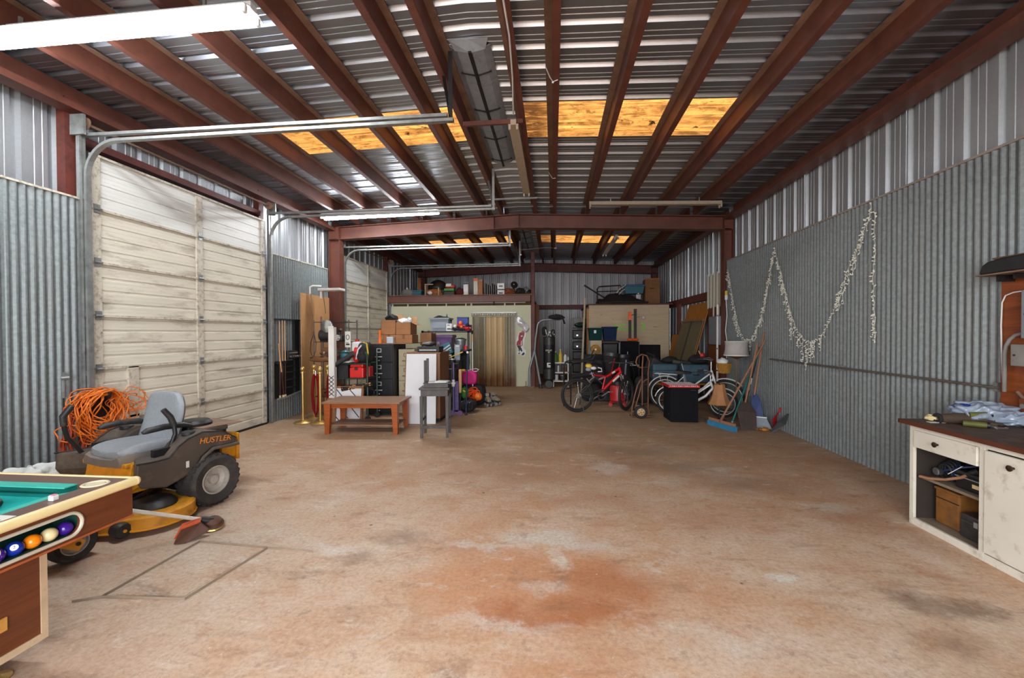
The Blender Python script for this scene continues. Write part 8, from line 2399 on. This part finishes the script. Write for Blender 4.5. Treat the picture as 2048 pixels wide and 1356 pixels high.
# in the open cupboard
t = thing('black_toolbox', 'long black toolbox with a pale label on the open cupboard shelf', 'toolbox', (3.1, 3.3, .386))
O('box', rbox((3.10, 3.30, .44), (.20, .31, .10), .012), 'black_iron', t)
O('lid', rbox((3.10, 3.30, .505), (.20, .31, .03), .01), 'black_iron', t)
O('label', G().box(2.996, 2.9995, 3.27, 3.32, .425, .452), 'cream_trim', t)
O('latch', rbox((2.998, 3.21, .485), (.008, .03, .03), .003), 'steel_shelf', t)
O('edge_trim', G().box(2.994, 2.999, 3.15, 3.45, .476, .482), 'steel_shelf', t)
t = thing('rusty_can_box', 'brown rusty metal box at the bottom left of the open cupboard', 'box', (3.1, 3.55, .05))
O('box', rbox((3.14, 3.53, .185), (.26, .20, .265), .012), mat('rusty_brown', C(124, 78, 26), .7, 0, .25, 12, dirt=.3), t)
O('lid', rbox((3.14, 3.53, .322), (.27, .21, .02), .006), 'rusty_brown', t)
O('seam', G().box(3.006, 3.009, 3.43, 3.63, .25, .256), 'black_iron', t)
t = thing('grey_toolbox', 'dark grey steel box at the bottom right of the open cupboard', 'box', (3.1, 3.3, .05))
O('box', rbox((3.10, 3.27, .115), (.24, .24, .13), .01), 'steel_dark', t)
O('lid', rbox((3.10, 3.27, .20), (.24, .24, .05), .012), 'steel_dark', t)
O('hasp', rbox((2.978, 3.27, .175), (.006, .03, .04), .002), 'steel_shelf', t)
t = thing('hose_coil', 'dark coil of hose with metal ends on the cupboard shelf', 'hose', (3.2, 3.6, .386))
g = G()
for k in range(4):
    g.tube([(3.06 + .02 * k, 3.60 + .055 * cos(a), .455 + .012 * k + .055 * sin(a)) for a in [2 * pi * i / 18 for i in range(18)]], .010, 7, closed=True)
O('coil', g, 'steel_dark', t, smooth=50)
O('cables', G().tube([(3.05, 3.66, .40), (3.03, 3.60, .46), (3.10, 3.50, .52), (3.2, 3.42, .56), (3.25, 3.3, .6)], .009, 6).tube([(3.2, 3.66, .40), (3.16, 3.5, .58), (3.24, 3.38, .62), (3.2, 3.25, .55)], .012, 6).tube([(3.1, 3.67, .42), (3.12, 3.56, .54), (3.0, 3.48, .42)], .007, 6), 'navy_plastic', t, smooth=50)
O('fitting', G().tube([(3.02, 3.60, .455), (2.99, 3.60, .455)], .03, 12), 'chrome', t, smooth=40)
t = thing('old_axe_handle', 'bent pale wooden handle sticking out of the open cupboard', 'handle', (2.95, 3.6, .39))
O('handle', G().tube([(2.925, 3.655, .395), (2.93, 3.58, .402), (2.96, 3.48, .43), (3.0, 3.40, .475), (3.03, 3.36, .515)], [.018, .016, .015, .017, .022], 10, flat=.7), 'broom_wood', t, smooth=50)
O('ferrule', G().tube([(3.02, 3.37, .50), (3.05, 3.33, .545)], .024, 10), 'black_iron', t)
O('white_blade', G().bar((2.985, 3.49, .47), (3.02, 3.42, .55), .016, .004), 'white_plastic', t)
# on the worktop
mat('clear_bag', C(150, 162, 178), .18, 0, .12, 16)
t = thing('clear_bag', 'crumpled clear and blue plastic bag on the workbench', 'bag', (3.35, 3.6, .836))
O('bag', crumple((3.33, 3.62, .836), (.36, .30, .16), 251, 60, 30, .20, 0, .8, True), 'clear_bag', t, smooth=60)
O('blue_print', crumple((3.24, 3.64, .90), (.16, .14, .08), 252, 40, 20, .20, 0, .8, True), 'blue_plastic', t, smooth=60)
O('tail', crumple((3.46, 3.54, .836), (.22, .16, .11), 253, 44, 22, .22, 0, .8, True), 'clear_bag', t, smooth=60)
O('loop', G().tube([(3.44, 3.5, .87), (3.47, 3.44, .85), (3.50, 3.46, .90), (3.50, 3.52, .93)], [.012, .02, .016, .012], 8, flat=.4), 'clear_bag', t, smooth=40)
t = thing('work_gloves', 'rolled dark brown cloth and gloves in front of the clear bag', 'gloves', (3.1, 3.6, .836))
O('roll', G().tube([(3.03, 3.62, .868), (3.12, 3.59, .878), (3.22, 3.54, .878), (3.30, 3.50, .868)], [.034, .042, .044, .03], 12), mat('glove_brown', C(70, 54, 40), .85, 0, .25, 16, bump=.3), t, smooth=50)
O('cuff_ring', G().tube([(3.02, 3.625 + .032 * cos(a), .868 + .032 * sin(a)) for a in [2 * pi * i / 14 for i in range(14)]], .012, 8, closed=True), 'black_cloth', t, smooth=50)
O('finger', G().tube([(3.18, 3.50, .855), (3.24, 3.46, .86), (3.30, 3.43, .855)], .018, 8), 'glove_brown', t, smooth=50)
for lab, p, q in (('olive cartridge tube lying foremost on the workbench', (3.09, 3.50, .858), (3.19, 3.43, .858)), ('olive cartridge tube lying on top against the brown roll', (3.16, 3.53, .915), (3.27, 3.50, .925))):
    t = thing('olive_tube', lab, 'tube', (p[0], p[1], .836))
    p, q = V(p), V(q)
    O('barrel', G().tube([p, q], .0215, 12), mat('olive', C(92, 92, 36), .6, 0, .15, 18), t, smooth=40)
    O('end_cap', G().tube([q, q + (q - p) * .12], .023, 12), 'black_iron', t, smooth=40)
    if p.z > .9:
        O('prop', G().tube([(p.x + .05, p.y - .01, .836), (p.x + .05, p.y - .01, .90)], .012, 8), 'black_iron', t)
t = thing('white_scrap', 'folded cream paper scraps at the left of the workbench clutter', 'paper', (3.05, 3.66, .836))
O('scrap', crumple((3.02, 3.68, .836), (.09, .08, .05), 255, 12, 7, .25), 'cream_trim', t, smooth=30)
O('sheet', G().box(2.95, 3.06, 3.60, 3.64, .836, .840, Matrix.Identity(4)), 'paper', t)
t = thing('metal_tray', 'small shiny metal tray beside the clear bag on the workbench', 'tray', (3.25, 3.45, .836))
O('tray', rbox((3.24, 3.40, .846), (.08, .06, .02), .006), 'chrome', t)
O('clip', rbox((3.26, 3.40, .860), (.03, .02, .012), .004), 'black_iron', t)

# ---- rust-brown board with switch gear above the bench
wood('switch_ply', C(146, 74, 26), C(104, 46, 14), 1, .6, 2.4, dirt=.25)
t = thing('switch_board', 'rust-brown plywood switch board on the right wall above the workbench', 'switchboard', (3.55, 3.4, 1))
O('board', G().box(3.555, 3.575, 2.4, 3.72, .95, 2.0), 'switch_ply', t)
O('mount_batten', G().box(3.575, 3.592, 2.5, 2.6, .95, 2.0).box(3.575, 3.592, 3.5, 3.6, .95, 2.0), 'plank_pale', t)
for y0_, y1_, z0_, z1_, m, lab in ((3.0, 3.50, 1.50, 1.86, 'ebox_grey', 'upper'), (3.0, 3.57, 1.29, 1.455, 'carton_grey', 'lower')):
    b = O('switch_box', rbox((3.515, (y0_ + y1_) / 2, (z0_ + z1_) / 2), (.08, y1_ - y0_, z1_ - z0_), .006), m, t)
    O('cover_screw', G().lathe([(.008, 0), (.008, .004)], 8, Matrix.Translation((3.475, y1_ - .03, (z0_ + z1_) / 2)) @ MY @ Matrix.Scale(-1, 4, V((0, 0, 1)))), 'steel_dark', b)
    if lab == 'upper':
        O('warning_mark', G().box(3.4735, 3.475, 3.42, 3.46, 1.62, 1.65), 'guard_orange', b)
O('conduit', G().tube([(3.52, 3.655, 1.08), (3.52, 3.655, 1.38), (3.52, 3.645, 1.44), (3.52, 3.62, 1.49), (3.52, 3.58, 1.525), (3.52, 3.52, 1.54), (3.52, 3.40, 1.545)], .013, 10), 'carton_grey', t, smooth=40)
O('conduit', G().tube([(3.53, 3.57, 1.09), (3.53, 3.53, 1.05), (3.53, 3.45, 1.035), (3.53, 3.2, 1.03)], .013, 10), 'tan_steel', t, smooth=40)
O('white_wire', G().tube([(3.545, 3.45, 1.865), (3.545, 3.62, 1.855), (3.545, 3.68, 1.835), (3.545, 3.705, 1.78), (3.545, 3.71, 1.6), (3.545, 3.705, 1.42), (3.545, 3.695, 1.2), (3.545, 3.69, 1.08)], .005, 6), 'white_plastic', t, smooth=40)
for y, z, r in ((3.515, 1.20, .026), (3.46, 1.13, .035)):
    O('outlet_hole', G().lathe([(r, 0), (r, .006), (r * .6, .01)], 16, Matrix.Translation((3.553, y, z)) @ MY @ Matrix.Scale(-1, 4, V((0, 0, 1)))), 'black_iron', t)
t = thing('rusty_hood', 'dusty black curved metal hood sticking out above the switch board', 'hood', (3.45, 3.4, 2.0))
ro = [(y, z) for y, z in ((2.5, 2.0), (3.72, 2.0), (3.72, 2.03), (3.70, 2.075), (3.66, 2.10), (3.55, 2.115), (2.5, 2.13))]
O('hood', G().prism(ro, -.085, .085, basis((3.475, 0, 0), (0, 1, 0), (0, 0, 1))), 'black_iron', t, bevel=.012)
O('dusty_top', G().box(3.41, 3.55, 2.5, 3.64, 2.112, 2.125, M4((0, 0, 0))), mat('dust_brown', C(96, 78, 58), .95), t)
O('flange', G().box(3.38, 3.57, 2.5, 3.74, 1.992, 2.002), 'tan_steel', t)
O('bracket', G().box(3.44, 3.56, 3.62, 3.64, 1.94, 1.995), 'black_iron', t)
O('bracket', G().box(3.44, 3.56, 3.5, 3.52, 1.95, 1.995), 'black_iron', t)
t = thing('rusty_box', 'small rusty junction box with a grey plate low on the wall by the switch board', 'junction box', (3.5, 3.62, .9))
O('plate', G().box(3.57, 3.58, 3.545, 3.74, .885, 1.02), 'tan_steel', t)
O('box', rbox((3.545, 3.51, .995), (.07, .07, .095), .006), 'rust_panel', t)
O('knockout', G().lathe([(.018, 0), (.018, .006)], 14, Matrix.Translation((3.508, 3.51, .99)) @ MY @ Matrix.Scale(-1, 4, V((0, 0, 1)))), 'carton_grey', t)

# ================================================================== ceiling: lamps, vents, cables
mat('lamp_enamel', C(226, 228, 228), .35, 0, .03)
mat('lamp_dusty', C(176, 160, 140), .6, 0, .12, 9, dirt=.25, dcol=C(120, 92, 70))
emit('tube_glow', (0.93, 0.97, 1.0, 1), TUBE_STRENGTH)
def lamp(lab, a, b, lit, m_body='lamp_enamel', w=.21):
    """strip lamp between two points hung under the purlins"""
    a, b = V(a), V(b)
    d = (b - a).normalized()
    s = d.cross(V((0, 0, 1))).normalized()
    c = (a + b) / 2
    t = thing('strip_lamp', lab, 'lamp', tuple(c), 0, 'fluorescent strip lamps under the roof')
    O('housing', G().bar(a, b, .07, .055), m_body, t, bevel=.004)
    rings = []
    for p in (a, b):
        rings.append([tuple(p + s * k + V((0, 0, z))) for k, z in ((-w / 2, -.045), (-.035, -.02), (.035, -.02), (w / 2, -.045), (w / 2, -.04), (.035, -.012), (-.035, -.012), (-w / 2, -.04))])
    if lit:
        O('reflector', G().loft(rings), m_body, t)
        for k in (-.07, .07):
            O('tube', G().tube([a + d * .04 + s * k + V((0, 0, -.066)), b - d * .04 + s * k + V((0, 0, -.066))], .024, 10), 'tube_glow', t, smooth=50)
    else:
        O('cover_plate', G().bar(a + V((0, 0, -.034)), b + V((0, 0, -.034)), .10 if abs(d.y) < .5 else .12, .010), m_body, t)
    for p, e in ((a, 1), (b, -1)):
        for k in ((-.07, .07) if lit else (-.045, .045)):
            O('lamp_holder', rbox(tuple(p + d * (e * .02) + s * k + V((0, 0, -.06))), (.03, .03, .06), .005, 1), m_body, t)
    O('hanger', G().bar(a + d * .4, a + d * .4 + V((0, 0, .10)), .02, .02).bar(b - d * .4, b - d * .4 + V((0, 0, .10)), .02, .02), 'track_steel', t)
    return t
lamp('lit white fluorescent strip lamp nearest the camera at top left', (-4.65, 3.0, 4.00), (-2.25, 3.0, 4.02), True)
lamp('lit white fluorescent strip lamp in front of the red frame at the left', (-4.68, 8.15, 3.97), (-2.24, 8.12, 4.01), True)
lamp('unlit yellowed strip lamp in front of the red frame at the right', (.68, 8.12, 4.02), (3.10, 8.15, 3.96), False, 'lamp_dusty')
lamp('unlit dusty strip lamp running lengthwise under the ridge purlin', (-.47, 5.0, 4.07), (-.47, 7.5, 4.07), False, 'lamp_dusty')
lamp('unlit pale strip lamp lengthwise under the far bay roof', (1.60, 10.9, 4.02), (1.58, 13.3, 4.02), False, 'lamp_enamel')

def ridge_vent(lab, y0, y1):
    t = thing('ridge_vent', lab, 'vent', (RX - .05, (y0 + y1) / 2, 4.25))
    xs = RX - .05
    for s, m in ((-1, 'vent_grey'), (1, 'vent_grey')):
        n = 5
        for k in range(n):
            ya, yb = y0 + (y1 - y0) * k / n, y0 + (y1 - y0) * (k + 1) / n - .012
            O('throat_plate', G().loft([[(xs + s * .02, ya, 4.275), (xs + s * .13, ya, 4.30), (xs + s * .20, ya, 4.345), (xs + s * .20, ya, 4.352), (xs + s * .02, ya, 4.285)], [(xs + s * .02, yb, 4.275), (xs + s * .13, yb, 4.30), (xs + s * .20, yb, 4.345), (xs + s * .20, yb, 4.352), (xs + s * .02, yb, 4.285)]]), m, t)
    O('centre_rod', G().bar((xs, y0 - .02, 4.268), (xs, y1 + .06, 4.268), .03, .02), 'black_iron', t)
    for k in range(4):
        y = y0 + .35 + (y1 - y0 - .5) * k / 3
        O('cross_strap', G().bar((xs - .16, y, 4.308), (xs, y, 4.266), .022, .008, up=(0, 1, 0)).bar((xs, y, 4.266), (xs + .16, y, 4.308), .022, .008, up=(0, 1, 0)), 'black_iron', t)
    O('end_flap', G().loft([[(xs - .19, y0 - .10, 4.34), (xs, y0 - .10, 4.335), (xs + .19, y0 - .10, 4.34), (xs, y0 - .10, 4.35)], [(xs - .15, y0, 4.30), (xs, y0, 4.27), (xs + .15, y0, 4.30), (xs, y0, 4.33)]]), 'vent_grey', t)
ridge_vent('galvanised ridge vent with a black centre rod under the near roof ridge', 4.05, 6.75)
ridge_vent('galvanised ridge vent under the roof ridge of the far bay', 11.0, 13.6)
O('cross_brace', G().bar((-1.09, 5.07, 4.10), (-.36, 5.07, 4.10), .035, .05), 'red_oxide', ce)
O('cross_brace', G().bar((-1.15, 7.95, 4.10), (-.30, 7.95, 4.10), .03, .03), 'track_steel', ce)
t = thing('ceiling_cable', 'thin white cable stapled along the ridge purlin to the dusty strip lamp', 'cable', (-.42, 3.5, 4.1))
O('cable', G().tube([(-.36, .5, 4.10), (-.42, 2.4, 4.105), (-.38, 3.0, 4.10), (-.37, 3.6, 4.09), (-.40, 4.2, 4.10), (-.46, 4.9, 4.10)], .008, 6), 'white_plastic', t, smooth=40)
O('staple', G().box(-.43, -.40, 2.9, 2.92, 4.09, 4.12), 'track_steel', t)
t = thing('tie_wire', 'thin pale wire tied round the middle purlin', 'wire', (0, 4.2, 4.1))
O('wire', G().tube([(-.075, 4.1, 4.13), (-.03, 4.25, 4.11), (.0, 4.32, 4.105), (.05, 4.3, 4.11)], .005, 6).tube([(-.07, 6.8, 4.13), (-.01, 7.0, 4.105), (.04, 7.0, 4.11)], .005, 6), 'white_plastic', t)
O('knot', G().ball((.0, 4.32, 4.10), .012, 8, 6), 'white_plastic', t)
t = thing('pull_cord', 'thin pull cord with a pale knob hanging from the far bay roof', 'cord', (-.75, 10.6, 3.6))
O('cord', G().tube([(-.78, 10.4, 4.28), (-.79, 10.4, 3.9), (-.80, 10.4, 3.52)], .005, 5).tube([(-.79, 10.4, 3.62), (-.2, 10.4, 3.66), (.06, 10.4, 3.64), (.06, 10.4, 4.2)], .006, 5), 'carton_grey', t)
O('knob', G().ball((-.80, 10.4, 3.50), .022, 10, 7), 'white_plastic', t, smooth=60)
O('junction', rbox((.06, 10.4, 3.64), (.06, .06, .04), .008), 'carton_grey', t)
world_coords(False)
